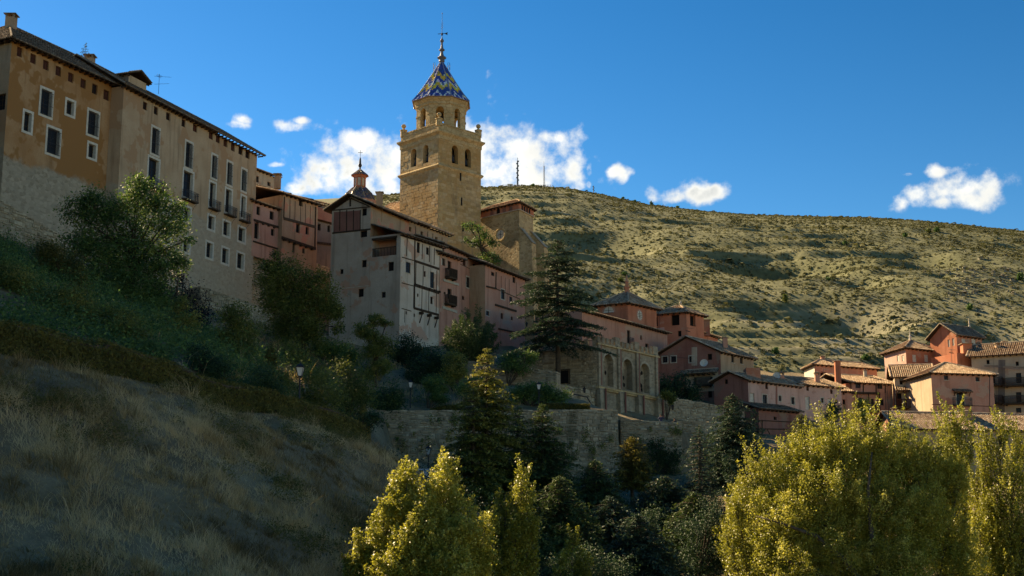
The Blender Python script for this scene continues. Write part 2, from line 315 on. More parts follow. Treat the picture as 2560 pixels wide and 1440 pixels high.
def win_parts(kind, w, h, dep):
    key = (kind, round(w, 2), round(h, 2), dep)
    if key in WC: return WC[key]
    P = []; e = .004; f = MB(); g = MB()
    fm = M['wood']
    if kind in ('hatch',):                 # small attic opening with a plank shutter
        ring(f, w - e, h - e, .07, dep - .1, dep - .02); f.bx(-.02, .02, dep - .085, dep - .045, -h / 2 + .07, h / 2 - .07); fm = M['redwood']
        g.bx(-w / 2 + .07, w / 2 - .07, dep - .055, dep - .03, -h / 2 + .07, h / 2 - .07); gm = M['redwood'] if (len(WC) % 3) else M['dark']
    elif kind == 'hole':
        ring(f, w - e, h - e, .05, dep - .1, dep - .03); g.bx(-w / 2 + .05, w / 2 - .05, dep - .05, dep - .02, -h / 2 + .05, h / 2 - .05); gm = M['dark']
    elif kind == 'blind':
        ring(f, w - e, h - e, .06, dep - .1, dep - .03); fm = M['cream']
        n = max(3, int(h / .14))
        for i in range(n): z = -h / 2 + .06 + (h - .12) * (i + .5) / n; g.box(V((0, dep - .06, z)), V((w / 2 - .06, 0, 0)), V((0, .02, .01)), V((0, -.006, (h - .12) / n * .42)))
        gm = M['white']
    else:
        ring(f, w - e, h - e, .075, dep - .12, dep - .04)
        if w > .55: f.bx(-.03, .03, dep - .11, dep - .05, -h / 2 + .075, h / 2 - .075)
        k = 2 if h > 1.5 else (1 if h > .8 else 0)
        for i in range(k): z = -h / 2 + h * (i + 1) / (k + 1); f.bx(-w / 2 + .075, w / 2 - .075, dep - .105, dep - .055, z - .02, z + .02)
        g.bx(-w / 2 + .07, w / 2 - .07, dep - .082, dep - .07, -h / 2 + .07, h / 2 - .07); gm = M['glass']
    P.append(('window', f.mesh('window', fm), None)); P.append(('pane', g.mesh('pane', gm), 0))
    if kind in ('sur', 'grille', 'door'):
        s = MB(); b = .25; ring(s, w + 2 * b, h + 2 * b, b, -.035, .0)
        P.append(('surround', s.mesh('surround', M['white']), 0))
        s = MB(); ring(s, w - .002, h - .002, .015, .0, dep - .125); P.append(('reveal', s.mesh('reveal', M['white']), 0))
    if kind in ('trim',):
        s = MB(); ring(s, w + .24, h + .24, .12, -.025, 0); P.append(('surround', s.mesh('surround', M['cream']), 0))
    if kind == 'sill':
        s = MB(); s.bx(-w / 2 - .08, w / 2 + .08, -.07, .0, -h / 2 - .09, -h / 2 - .01); P.append(('sill', s.mesh('sill', M['cream']), 0))
    if kind == 'grille':
        s = MB(); n = max(4, int(w / .14))
        for i in range(n + 1): x = -w / 2 + w * i / n; s.bx(x - .012, x + .012, -.14, -.116, -h / 2 + .02, h / 2 - .2)
        for z in (-h / 2 + .04, -h * .1, h / 2 - .22): s.bx(-w / 2 - .1, w / 2 + .1, -.145, -.11, z - .018, z + .018)
        for i in range(4):   # diagonal lattice in the upper half
            for sgn in (-1, 1):
                a = V((-sgn * w / 2, -.13, -h * .1 + i * h * .12)); c = V((sgn * w / 2, -.13, -h * .1 + i * h * .12 + w * .8))
                if c.z < h / 2 - .15: s.tube([a, c], .009, 4)
        P.append(('grille', s.mesh('grille', M['iron']), 0))
    WC[key] = P; return P
def balcony_parts(w, h, d, iron=True):
    key = ('balc', round(w, 2), round(h, 2), d, iron)
    if key in WC: return WC[key]
    m = MB(); m.bx(-w / 2, w / 2, -d, 0, -.1, 0); P = [('balcony', m.mesh('balcony', M['oldwood']), None)]
    r = MB(); t = .012 if iron else .028; mat = M['iron'] if iron else M['wood']
    for z in (.06, h) + ((h * .75,) if iron else ()):
        r.bx(-w / 2, w / 2, -d, -d + 2 * t, z - t * 1.3, z + t * 1.3); r.bx(-w / 2, -w / 2 + 2 * t, -d, 0, z - t * 1.3, z + t * 1.3); r.bx(w / 2 - 2 * t, w / 2, -d, 0, z - t * 1.3, z + t * 1.3)
    n = max(5, int(w / .13))
    for i in range(n + 1): x = -w / 2 + t + (w - 2 * t) * i / n; r.bx(x - t, x + t, -d + .003, -d + 2 * t + .003, 0, h)
    for i in range(1, int(d / .13)):
        for x in (-w / 2 + t, w / 2 - t): r.bx(x - t, x + t, -i * .13 - t, -i * .13 + t, 0, h)
    P.append(('railing', r.mesh('railing', mat), 0))
    for x in (-w * .38, w * .38):
        b = MB()
        if iron: b.tube([(x, -d * .9, -.1), (x, -d * .75, -.3), (x, -d * .35, -.5), (x, -.05, -.85), (x, 0, -.95)], .02, 4)
        else: b.box(V((x, -d * .45, -.17)), V((.07, 0, 0)), V((0, d * .45, 0)), V((0, 0, .07)))
        P.append(('bracket', b.mesh('bracket', mat), 0))
    WC[key] = P; return P
def put(parts, loc, ang, root, label=None):
    top = None
    for nm, me, par in parts:
        o = bpy.data.objects.new(nm, me); COL.objects.link(o)
        if par is None: o.location = loc - wl(root); o.rotation_euler = (0, 0, ang); o.parent = root; top = o
        else: o.parent = top
    return top
class Fac:
    """a vertical facade from A (its left end as seen) to B (its right end)"""
    def __init__(s, A, B, root):
        s.A, s.B, s.root = A, B, root; d = V((B.x - A.x, B.y - A.y, 0)); s.L = d.length; s.d = d / s.L
        s.n = V((s.d.y, -s.d.x, 0)); s.O = V((A.x, A.y, 0)); s.ang = math.atan2(s.d.y, s.d.x); s.holes = []; s.arch = []
    def hit(s, u, v):
        r = ray(u, v); p = r * (s.O.dot(s.n) / r.dot(s.n)); return (p - s.O).dot(s.d), p.z
    def pt(s, a, z, o=0): q = s.O + s.d * a + s.n * o; return V((q.x, q.y, z))
    def win(s, u, v, w, h, kind='plain', dep=.3, cut=True):
        c = s.hit(u, v); w = max(.25, abs(s.hit(u + w / 2, v)[0] - s.hit(u - w / 2, v)[0])); h = abs(s.hit(u, v - h / 2)[1] - s.hit(u, v + h / 2)[1])
        if kind in ('sur', 'grille', 'door'): w = max(.5, w - .5); h = max(.6, h - .5); dep = .5
        w = round(w * 10) / 10; h = round(h * 10) / 10; w = max(w, .3); h = max(h, .3)
        return s.wins(c[0], c[1], w, h, kind, dep)
    def wins(s, a, z, w, h, kind='plain', dep=.3):
        s.holes.append((a - w / 2, a + w / 2, z - h / 2, z + h / 2, dep)); put(win_parts(kind, w, h, dep), s.pt(a, z), s.ang, s.root); return a, z, w, h
    def balc(s, u, v, w, h=1.0, d=.6, iron=True):   # u,v: middle of the floor's front edge, w px
        a, z = s.hit(u, v); ww = abs(s.hit(u + w / 2, v)[0] - s.hit(u - w / 2, v)[0]); put(balcony_parts(round(ww * 5) / 5, h, d, iron), s.pt(a, z), s.ang, s.root)
    def beam(s, u0, v0, u1, v1, w=.16, o=.04, mat='wood', name='timber'):
        a, b = s.hit(u0, v0), s.hit(u1, v1); s.beams(a, b, w, o, mat, name)
    def beams(s, a, b, w=.16, o=.04, mat='wood', name='timber'):
        p, q = s.pt(a[0], a[1]), s.pt(b[0], b[1]); d = (q - p); L = d.length; d.normalize(); m = MB()
        m.box((p + q) / 2 + s.n * (o - .05), d * (L / 2), s.n * .05, d.cross(s.n) * (w / 2)); return m.build(name, M[mat], s.root)
    def wall(s, mat, poly, name='wall', extra=None):
        """poly: convex outline in (along, z)"""
        m = MB(); xs = sorted({round(p[0], 4) for p in poly} | {round(x, 4) for h in s.holes for x in h[:2]}); zs = sorted({round(p[1], 4) for p in poly} | {round(x, 4) for h in s.holes for x in h[2:4]})
        for i in range(len(xs) - 1):
            for j in range(len(zs) - 1):
                cx, cz = (xs[i] + xs[i + 1]) / 2, (zs[j] + zs[j + 1]) / 2
                if xs[i + 1] - xs[i] < 1e-3 or zs[j + 1] - zs[j] < 1e-3: continue
                if any(h[0] < cx < h[1] and h[2] < cz < h[3] for h in s.holes): continue
                c = convclip([(xs[i], zs[j]), (xs[i + 1], zs[j]), (xs[i + 1], zs[j + 1]), (xs[i], zs[j + 1])], poly)
                if len(c) >= 3: m.poly([s.pt(*p) for p in c])
        for x0, x1, z0, z1, dp in s.holes:
            if (x0, x1, z0, z1) in s.arch: continue
            for (a, b), (c, d) in (((x0, z0), (x1, z0)), ((x1, z0), (x1, z1)), ((x1, z1), (x0, z1)), ((x0, z1), (x0, z0))):
                m.poly([s.pt(a, b), s.pt(c, d), s.pt(c, d, -dp), s.pt(a, b, -dp)])
        for x0, x1, z0, z1 in s.arch:
            dp = [h[4] for h in s.holes if h[:4] == (x0, x1, z0, z1)][0]; r = (x1 - x0) / 2; xc = (x0 + x1) / 2; K = 8
            arc = [(xc - r * math.cos(math.pi * k / K), z1 - r + r * math.sin(math.pi * k / K)) for k in range(K + 1)]
            for k in range(K):
                top = (arc[k][0], z1), (arc[k + 1][0], z1)
                m.poly([s.pt(*arc[k]), s.pt(*arc[k + 1]), s.pt(*top[1]), s.pt(*top[0])])
                m.poly([s.pt(*arc[k]), s.pt(*arc[k + 1]), s.pt(*arc[k + 1], -dp), s.pt(*arc[k], -dp)])
            for (a, b), (c, d) in (((x0, z0), (x1, z0)), ((x1, z0), (x1, z1 - r)), ((x0, z1 - r), (x0, z0))):
                m.poly([s.pt(a, b), s.pt(c, d), s.pt(c, d, -dp), s.pt(a, b, -dp)])
        return m.build(name, M[mat] if isinstance(mat, str) else mat, s.root)
    def archhole(s, a, z0, z1, w, dep): s.holes.append((a - w / 2, a + w / 2, z0, z1, dep)); s.arch.append((a - w / 2, a + w / 2, z0, z1))
def slope(mt, md, poly, pitch=.27, course=.42, rad=.1, thick=.1):
    """barrel tiles on one roof slope; poly[0]->poly[1] is the eave"""
    e0, e1 = poly[0], poly[1]; x = (e1 - e0).normalized(); n = None
    for k in range(2, len(poly)):
        q = x.cross(poly[k] - e0)
        if q.length > .05: n = q.normalized(); break
    if n.z < 0: n = -n
    y = n.cross(x)
    if y.z < 0: y = -y
    P2 = [((p - e0).dot(x), (p - e0).dot(y)) for p in poly]
    md.poly([p for p in poly]); md.poly([p - n * thick for p in poly][::-1])
    for i in range(len(poly)): a, b = poly[i], poly[(i + 1) % len(poly)]; md.poly([a, b, b - n * thick, a - n * thick])
    s0 = min(p[0] for p in P2); s1 = max(p[0] for p in P2); nc = max(1, int(round((s1 - s0) / pitch))); pt = (s1 - s0) / nc
    for i in range(nc):
        sc = s0 + (i + .5) * pt; ts = []
        for k in range(len(P2)):
            (a, b), (c, d) = P2[k], P2[(k + 1) % len(P2)]
            if (a - sc) * (c - sc) < 0: ts.append(b + (d - b) * (sc - a) / (c - a))
        if len(ts) < 2: continue
        t0, t1 = min(ts), max(ts); t = t0 - .06; first = True
        if t1 - t0 < .2: continue
        sj = sc + random.uniform(-.02, .02)
        while t < t1 - .05:
            te = min(t + course * random.uniform(.92, 1.08), t1); tn = min(1, max(0, random.gauss(.5, .24))); h0, h1 = rad * .95 + .035, rad * .8
            ra, rb = rad * 1.08, rad * .9; jx = random.uniform(-.012, .012)
            lo = [e0 + x * (sj + jx + ra * math.cos(w)) + y * t + n * (h0 * math.sin(w) + .01) for w in (0.0, 1.05, 2.09, 3.14)]
            hi = [e0 + x * (sj + rb * math.cos(w)) + y * te + n * (h1 * math.sin(w) + .005) for w in (0.0, 1.05, 2.09, 3.14)]
            for k in range(3): mt.poly([lo[k], lo[k + 1], hi[k + 1], hi[k]], tn)
            if first: mt.poly(lo[::-1], tn * .6); first = False
            t = te
def ridge(mt, a, b, r=.13, tn=.6):
    d = b - a; L = d.length; k = max(1, int(L / .45)); d.normalize(); sd = d.cross(UP).normalized(); up = sd.cross(d)
    for i in range(k):
        p, q = a + d * (L * i / k), a + d * (L * (i + 1) / k + .04); t = min(1, max(0, random.gauss(tn, .2)))
        A = [p + sd * (r * 1.1 * math.cos(w)) + up * (r * 1.1 * math.sin(w)) for w in (0, .8, 1.57, 2.34, 3.14)]
        B = [q + sd * (r * .92 * math.cos(w)) + up * (r * .92 * math.sin(w)) for w in (0, .8, 1.57, 2.34, 3.14)]
        for j in range(4): mt.poly([A[j], A[j + 1], B[j + 1], B[j]], t)
def roof(root, cs, z, h, ov=.5, axis=0, hip=1.0, mat='tile', rafters=True, pitch=.27, hip2=None, wood='wood'):
    """rectangular roof over plan corners cs[0..3]; ridge parallel to cs[0]->cs[1] (axis 0) or cs[1]->cs[2] (axis 1)"""
    c = [V((p.x, p.y, z)) for p in cs]
    if axis: c = c[1:] + c[:1]
    u = (c[1] - c[0]).normalized(); w = (c[3] - c[0]).normalized(); gov = ov if True else 0
    c = [c[0] - u * gov - w * ov, c[1] + u * gov - w * ov, c[2] + u * gov + w * ov, c[3] - u * gov + w * ov]
    hw = (c[3] - c[0]).length / 2; L = (c[1] - c[0]).length; i0 = min(hip * hw, L * .49); i1 = min((hip if hip2 is None else hip2) * hw, L * .49)
    dz = -ov * h / hw; c = [p + V((0, 0, dz * .5)) for p in c]
    m0, m1 = (c[0] + c[3]) / 2, (c[1] + c[2]) / 2; r0 = m0 + u * i0 + UP * (h - dz * .5 + .12); r1 = m1 - u * i1 + UP * (h - dz * .5 + .12); c = [p + UP * .12 for p in c]
    mt, md = MB(), MB()
    slope(mt, md, [c[0], c[1], r1, r0], pitch); slope(mt, md, [c[2], c[3], r0, r1], pitch)
    if i0 > .05: slope(mt, md, [c[3], c[0], r0], pitch)
    if i1 > .05: slope(mt, md, [c[1], c[2], r1], pitch)
    ridge(mt, r0 + UP * .05, r1 + UP * .05)
    for a, b, i in ((c[0], r0, i0), (c[3], r0, i0), (c[1], r1, i1), (c[2], r1, i1)): ridge(mt, a + UP * .05, b + UP * .05)
    o = md.build('roof', M[wood], root); mt.build('roof_tiles', M[mat], o, kind='stuff')
    if rafters:
        rm = MB()
        for a, b in ((c[0], c[1]), (c[2], c[3])) + (((c[3], c[0]), (c[1], c[2])) if i0 > .05 else ()):
            d = (b - a); Le = d.length; d.normalize(); inn = ((r0 + r1) / 2 - (a + b) / 2); inn = V((inn.x, inn.y, 0)); inn = (inn - d * inn.dot(d)).normalized(); k = max(2, int(Le / .75))
            for i in range(k): p = a + d * (Le * (i + .5) / k); rm.box(p + inn * (ov * .55 + .05) - UP * (.2 - ov * .1), d * .06, inn * (ov * .5), UP * .075)
        rm.build('rafter', M[wood], o, kind='stuff')
    return o, c, r0, r1
class House:
    def __init__(s, name, label, A, B, C, zb, cat='house'):
        s.root = thing(name, label, cat, V((B.x, B.y, zb))); s.A, s.B, s.C = A, B, C; s.D = A + C - B; s.zb = zb; s.zt = B.z
        s.L = Fac(A, B, s.root); s.R = Fac(B, C, s.root)
    def finish(s, mL, mR, gL=0, gR=0, zt=None, back=None):
        zt = zt or s.zt; zb = s.zb
        for f, m, g in ((s.L, mL, gL), (s.R, mR, gR), (Fac(s.C, s.D, s.root), back or mR, gL), (Fac(s.D, s.A, s.root), back or mL, gR)):
            poly = [(0, zb), (f.L, zb), (f.L, zt)] + ([(f.L / 2, zt + g)] if g else []) + [(0, zt)]
            f.wall(m, poly)
        return s
    def roof(s, h, ov=.5, axis=0, hip=1.0, **k): return roof(s.root, [s.A, s.B, s.C, s.D], s.zt, h, ov, axis, hip, **k)
def chimney(root, p, w=.5, h=1.4, mat='brownt', cap=True, vents=True):
    m = MB(); m.box(p + UP * (h / 2 - .4), V((w / 2, 0, 0)), V((0, w / 2, 0)), UP * (h / 2 + .4)); o = m.build('chimney', M[mat], root); c = MB()
    if vents:
        for sx_ in (-1, 1):
            for sy_ in (-1, 1): c.box(p + V((sx_ * w * .4, sy_ * w * .4, h + .15)), V((w * .1, 0, 0)), V((0, w * .1, 0)), UP * .15)
        z = h + .3
    else: z = h
    c.box(p + UP * (z + .04), V((w * .68, 0, 0)), V((0, w * .68, 0)), UP * .04); c.lathe((p.x, p.y, p.z + z + .08), [(w * .6, 0), (w * .05, .18)], 4, rot=.785); c.build('chimney_cap', M['tileold'], o)
    return o
def rubble(root, A, B, zb, za, zbb, sz=.42, name='stones', mat='rubt', thick=1.2, cap=True, core='mort'):
    """coursed rubble face on a wall A->B (plan); top goes from za at A to zbb at B"""
    f = Fac(A, B, root); co = MB(); top = lambda a: za + (zbb - za) * a / f.L
    p = [f.pt(0, zb), f.pt(f.L, zb), f.pt(f.L, zbb), f.pt(0, za)]; q = [x - f.n * thick for x in p]
    co.poly(p); co.poly(q[::-1])
    for i in range(4): co.poly([p[i], p[(i + 1) % 4], q[(i + 1) % 4], q[i]])
    co.build('wall_core', M[core], root); m = MB(); zm = max(za, zbb); sa = 0.0
    while sa < f.L:
        sb = min(sa + random.uniform(1.2, 3.6), f.L); z = zb - random.random() * sz * .6
        if f.L - sb < .8: sb = f.L
        while z < zm:
            h = sz * random.choice((.4, .55, .7, .9)); a = sa + random.uniform(-.25, 0) * sz
            while a < sb:
                w = sz * random.choice((.5, .8, 1.1, 1.5, 2.0)) * random.uniform(.85, 1.15); a0, a1 = max(a, sa) + .015, min(a + w, sb) - .015; z0, z1 = max(zb, z + .012 + random.uniform(-.03, .05)), z + h - .012 + random.uniform(-.05, .03)
                tt = top((a0 + a1) / 2)
                if z1 > tt: z1 = tt + random.uniform(-.02, .06)
                if a1 - a0 > .08 and z1 - z0 > .06:
                    o = random.uniform(.01, .10); k = .035; t = min(1, max(0, random.gauss(.5, .27))); j = lambda: random.uniform(-.03, .03)
                    b = [f.pt(a0, z0), f.pt(a1, z0), f.pt(a1, z1), f.pt(a0, z1)]; c = [f.pt(a0 + k + j() * .5, z0 + k, o + j()), f.pt(a1 - k, z0 + k + j() * .5, o + j()), f.pt(a1 - k + j() * .5, z1 - k, o + j()), f.pt(a0 + k, z1 - k + j() * .5, o + j())]
                    m.poly(c, t)
                    for i in range(4): m.poly([b[i], b[(i + 1) % 4], c[(i + 1) % 4], c[i]], t)
                a += w
            z += h
        sa = sb
    m.build(name, M[mat], root, kind='stuff')
    if cap:
        cm = MB(); a = 0
        while a < f.L:
            w = random.uniform(.4, .8); a1 = min(a + w, f.L); c = f.pt((a + a1) / 2, top((a + a1) / 2) + .05 + random.uniform(0, .05), -thick / 2)
            cm.box(c, f.d * ((a1 - a) / 2 - .01), f.n * (thick / 2 + random.uniform(.02, .08)), UP * random.uniform(.05, .09), random.random()); a = a1
        cm.build('coping', M[mat], root, kind='stuff')
    return f
# ------------------------------------------------------------------ terrain
def vnoise(x, y, seed=0):
    xi = np.floor(x).astype(np.int64); yi = np.floor(y).astype(np.int64); fx, fy = x - xi, y - yi
    def h(a, b):
        n = (a * 374761393 + b * 668265263 + seed * 974711) & 0x7fffffff; n = ((n ^ (n >> 13)) * 1274126177) & 0x7fffffff; return ((n ^ (n >> 16)) & 0xffff) / 65535.0
    sx_, sy_ = fx * fx * (3 - 2 * fx), fy * fy * (3 - 2 * fy)
    return (h(xi, yi) * (1 - sx_) + h(xi + 1, yi) * sx_) * (1 - sy_) + (h(xi, yi + 1) * (1 - sx_) + h(xi + 1, yi + 1) * sx_) * sy_
def fbm(x, y, o=4, seed=0):
    s = 0; a = .5
    for i in range(o): s = s + a * vnoise(x * 2 ** i, y * 2 ** i, seed + i); a *= .5
    return s
def ss(x, a, b):
    t = np.clip((x - a) / (b - a), 0, 1); return t * t * (3 - 2 * t)
class TPS:
    def __init__(s, pts, lam=.3):
        P = np.array([tuple(p) for p in pts]); s.c = P[:, :2] / 50; n = len(P); A = s.phi(s.c[:, None] - s.c[None]) + np.eye(n) * lam * .01
        Q = np.c_[np.ones(n), s.c]; Mx = np.block([[A, Q], [Q.T, np.zeros((3, 3))]]); w = np.linalg.solve(Mx, np.r_[P[:, 2], 0, 0, 0]); s.w, s.p = w[:n], w[n:]
    def phi(s, d):
        r2 = (d ** 2).sum(-1) + 1e-9; return .5 * r2 * np.log(r2)
    def __call__(s, x, y):
        q = np.stack([np.asarray(x, float) / 50, np.asarray(y, float) / 50], -1); sh = q.shape[:-1]; q = q.reshape(-1, 2); out = np.empty(len(q))
        for i in range(0, len(q), 4000): k = q[i:i + 4000]; out[i:i + 4000] = s.phi(k[:, None] - s.c[None]) @ s.w + s.p[0] + k @ s.p[1:]
        return out.reshape(sh)
HEDGE = [(-60, 845, 56), (0, 862, 57), (250, 928, 61), (500, 1000, 66), (700, 1052, 70), (895, 1112, 75)]   # foot of the hedge
common = [W(*p) for p in HEDGE[1:]]
common += [W(*p) + V((1.2, 3.0, .1)) for p in HEDGE]                      # path behind it
common += [W(*p) for p in [(0, 1100, 48), (0, 1440, 40), (300, 1150, 52), (300, 1440, 43), (600, 1150, 58), (600, 1440, 46), (850, 1200, 62), (900, 1440, 52),
           (1000, 1140, 71), (1030, 1200, 69), (300, 790, 76), (0, 660, 95), (200, 710, 95), (350, 860, 85), (500, 905, 85), (650, 955, 88), (800, 1005, 95),
           (0, 575, 122), (150, 630, 125), (500, 740, 158), (690, 850, 156), (560, 800, 140), (620, 900, 110), (750, 850, 140), (760, 930, 112)]]
common += [V(p) for p in [(-45, 40, 3), (-60, 60, 16), (-62, 85, 30), (-75, 110, 44), (-60, 135, 38), (-80, 160, 46), (-50, 175, 36), (-30, 195, 36), (-60, 30, 4), (-30, 25, -2.5), (-90, 60, 30), (-40, 230, 38),
           (-95, 100, 55), (-110, 140, 60), (0, 20, -2.2), (30, 20, -2.6), (70, 30, -3), (100, 60, -3), (-20, 20, -2.2)]]
upper = common + [W(*p) for p in [(880, 890, 150), (1000, 910, 150), (1150, 915, 150), (1280, 905, 157), (1050, 965, 132), (1000, 1010, 124), (950, 1034, 121), (1150, 1034, 121), (1450, 1034, 122), (1200, 985, 132), (1380, 975, 138)]]
upper += [V(p) for p in [(10, 146, 15), (16, 150, 15), (25, 160, 14.5), (28, 152, 13.5), (16, 128, 12), (30, 135, 10.5), (40, 168, 12), (60, 165, 10), (75, 170, 10), (45, 190, 18), (70, 195, 19), (90, 195, 20), (0, 200, 33), (15, 195, 26), (30, 210, 27),
           (45, 225, 28), (80, 230, 30), (110, 220, 28), (60, 265, 36), (110, 265, 38), (0, 250, 40), (55, 145, 8), (85, 145, 7), (20, 178, 22), (38, 182, 20), (5, 170, 24), (-4, 165, 25)]]
lower = common + [V(p) for p in [(-1, 70, -1.2), (-1, 60, -2.2), (2, 80, .5), (-6.3, 105, 5.2), (-9, 98, 5.4), (0, 105, 4.6), (10, 100, 3.1), (10, 90, 1.8), (0, 92, 2.5), (22, 100, 2.6), (10, 70, -2), (25, 70, -2.5), (40, 80, -2.5), (60, 90, -2), (-4, 118, 7.3), (9, 118, 6.8), (22, 122, 6.5), (30, 115, 4.0), (45, 120, 4),
           (60, 135, 5), (40, 138, 8), (85, 130, 4), (10, 45, -2.8), (30, 45, -2.8), (-14, 120, 11.0)]] + [W(900, 1050, 100)]
TU, TL = TPS(upper), TPS(lower)
WALLX = np.array([-11.5, 9.2, 9.8, 15.3, 19.5, 27, 40]); WALLY = np.array([119.9, 122.6, 126.6, 127.2, 138, 141, 146])   # front of the retaining walls
def Hgt(x, y):
    x = np.asarray(x, float); y = np.asarray(y, float); u, l = TU(x, y), TL(x, y); yw = np.interp(x, WALLX, WALLY) + .75
    k = np.where(x > -10.5, (y < yw) * 1.0, 0.0); near = np.where(x <= -10.5, ss(-y, -118, -104) * ss(x, -18, -11), 0)
    k = np.where(x <= -10.5, near, k); k = np.where(x > 36, ss(-y, -152, -138), k)
    h = u * (1 - k) + l * k
    e = -x - .385 * y; tg = np.interp(y, [25, 45, 57, 65, 72, 80, 88, 95, 100, 110, 135, 200, 260], [4, 18.5, 26, 29.5, 31.5, 34, 37.5, 44, 49, 55, 58, 52, 46])   # added unseen rise past the left edge, shaped to shade the grass slope
    k = ss(e, 1.5, 14); h = h * (1 - k) + np.maximum(h, tg) * k
    d = np.hypot(x, y); return h + (fbm(x * .35, y * .35, 3, 5) - .44) * 1.1 * ss(d, 25, 45)
def g(x, y): return float(Hgt(np.array([x]), np.array([y]))[0])
def gridmesh(name, xs, ys, Z, mat, kind='structure'):
    nx, ny = len(xs), len(ys); X, Y = np.meshgrid(xs, ys) if xs.ndim == 1 else (xs, ys)
    if xs.ndim == 2: ny, nx = X.shape
    co = np.stack([X, Y, Z], -1).reshape(-1, 3); me = bpy.data.meshes.new(name); i = np.arange(ny * nx).reshape(ny, nx)
    q = np.stack([i[:-1, :-1], i[:-1, 1:], i[1:, 1:], i[1:, :-1]], -1).reshape(-1, 4)
    me.vertices.add(len(co)); me.vertices.foreach_set('co', co.astype(np.float32).ravel()); me.loops.add(q.size); me.polygons.add(len(q))
    me.loops.foreach_set('vertex_index', q.astype(np.int32).ravel()); me.polygons.foreach_set('loop_start', np.arange(0, q.size, 4, dtype=np.int32))
    me.polygons.foreach_set('use_smooth', np.ones(len(q), bool)); me.materials.append(mat); me.update()
    o = bpy.data.objects.new(name, me); COL.objects.link(o); o['kind'] = kind; return o
def groundmat(name, stops, s1=.25, s2=2.5, bscale=3):
    m, t, b = newmat(name); P = pos(t); f = MA(t, 'ADD', MA(t, 'MULTIPLY', noise(t, P, s1, 5, .65), .6), MA(t, 'MULTIPLY', noise(t, P, s2, 5, .7), .4))
    t.links.new(RAMP(t, f, stops), b.inputs['Base Color']); bump(t, b, noise(t, P, bscale, 5, .7), .8, .15); return m
M['ground'] = groundmat('dry_slope_soil', [(.3, (.09, .065, .033)), (.45, (.17, .125, .068)), (.55, (.24, .18, .10)), (.7, (.33, .26, .16))])
M['hill'] = groundmat('scrub_hillside', [(.30, (.058, .063, .03)), (.42, (.10, .107, .05)), (.52, (.145, .149, .074)), (.62, (.19, .188, .104)), (.75, (.26, .245, .155))], .04, .5, .6)
t_ = M['hill'].node_tree; b_ = t_.nodes['Principled BSDF']; old = b_.inputs['Base Color'].links[0].from_socket; sz_ = t_.nodes.new('ShaderNodeSeparateXYZ'); t_.links.new(pos(t_), sz_.inputs[0])
t_.links.new(MIX(t_, MA(t_, 'MULTIPLY', MA(t_, 'MULTIPLY', sstep(t_, noise(t_, pos(t_), .05, 5, .65), .46, .6), sstep(t_, sz_.outputs[2], 80, 45)), .45), old, (.36, .32, .235)), b_.inputs['Base Color'])
xs = np.arange(-130, 150, 1.0); ys = np.arange(14, 292, 1.0)
gX, gY = np.meshgrid(xs, ys); gridmesh('ground', xs, ys, Hgt(gX, gY), M['ground'])
# ------------------------------------------------------------------ hill
CR = np.array([(-2500, 420), (-900, 400), (0, 470), (700, 505), (950, 490), (1100, 478), (1210, 470), (1330, 465), (1420, 473), (1500, 487), (1620, 513), (1760, 530), (1900, 540), (2180, 546), (2300, 553), (2430, 567), (2560, 580), (3200, 640), (4500, 700)], float)
def hillZ(a, Y):
    """a = X/Y (direction), Y depth"""
    u = 1280 + a * FPX * .97; vc = np.interp(u, CR[:, 0], CR[:, 1]); Yc = 640 - 40 * ss(u, 1400, 2600); yy = (720 - vc) / FPX; rc = (sp + yy * cp) / (cp - yy * sp)
    X = a * Y; t = (Y - 262) / (Yc - 262); S = np.where(t < 1, np.sin(np.clip(t, -.3, 1) * math.pi / 2) * .3 + .7 * np.clip(t, -.3, 1), 1 - .6 * (t - 1))
    base = 35 + (rc * Yc * 1.0 - 35) * S
    gul = np.abs(fbm(X / 70 + Y / 260 + 3, Y / 240, 3, 11) - .45); env = ss(t, .02, .25) * ss(-t, -.9, -.55)
    z = base - 12 * (.16 - np.clip(gul, 0, .16)) / .16 * env * ss(fbm(X / 160 + 9, Y / 160, 2, 3), .38, .52)
    z = z + env * (fbm(X / 45, Y / 45, 4, 21) - .47) * 5 + (fbm(X / 9, Y / 9, 3, 31) - .44) * 2.0 * np.clip(env + .25, 0, 1)
    for p, r, dp in HOL:
        d2 = ((X - p.x) / r) ** 2 + ((Y - p.y) / (r * 1.2)) ** 2; sd = (X - p.x) / r
        z = z - dp * np.exp(-d2) + dp * .12 * np.exp(-(((X - p.x + r * 1.3) / (r * .7)) ** 2 + ((Y - p.y - .3 * r) / (r * 1.4)) ** 2))
    tz = 3.2; low = ss(-t, -.3, -.1) * .5 * ss(fbm(X / 40, Y / 60, 2, 61), .40, .52); zt = np.floor(z / tz) * tz + tz * ss((z / tz) % 1, .55, 1.0); z = z * (1 - low) + zt * low     # terraced foot
    t2 = 7.5 + 0 * z; q = (z + 5 * fbm(X / 60, Y / 60, 2, 88)) / t2; return z + (ss(q % 1, .75, 1.0) - (q % 1)) * 2.2 * ss(fbm(X / 35, Y / 35, 2, 19), .36, .5) * env
HOL = []
def onhill(u, v):
    r0 = ray(u, v); a0 = r0.x / r0.y; Ys = np.linspace(255, 660, 400); zz = hillZ(np.full(400, a0), Ys); s = zz - r0.z / r0.y * Ys; k = int(np.argmax(s >= 0))
    if s.max() < 0: k = int(np.argmax(s))
    return V((a0 * Ys[k], Ys[k], zz[k]))
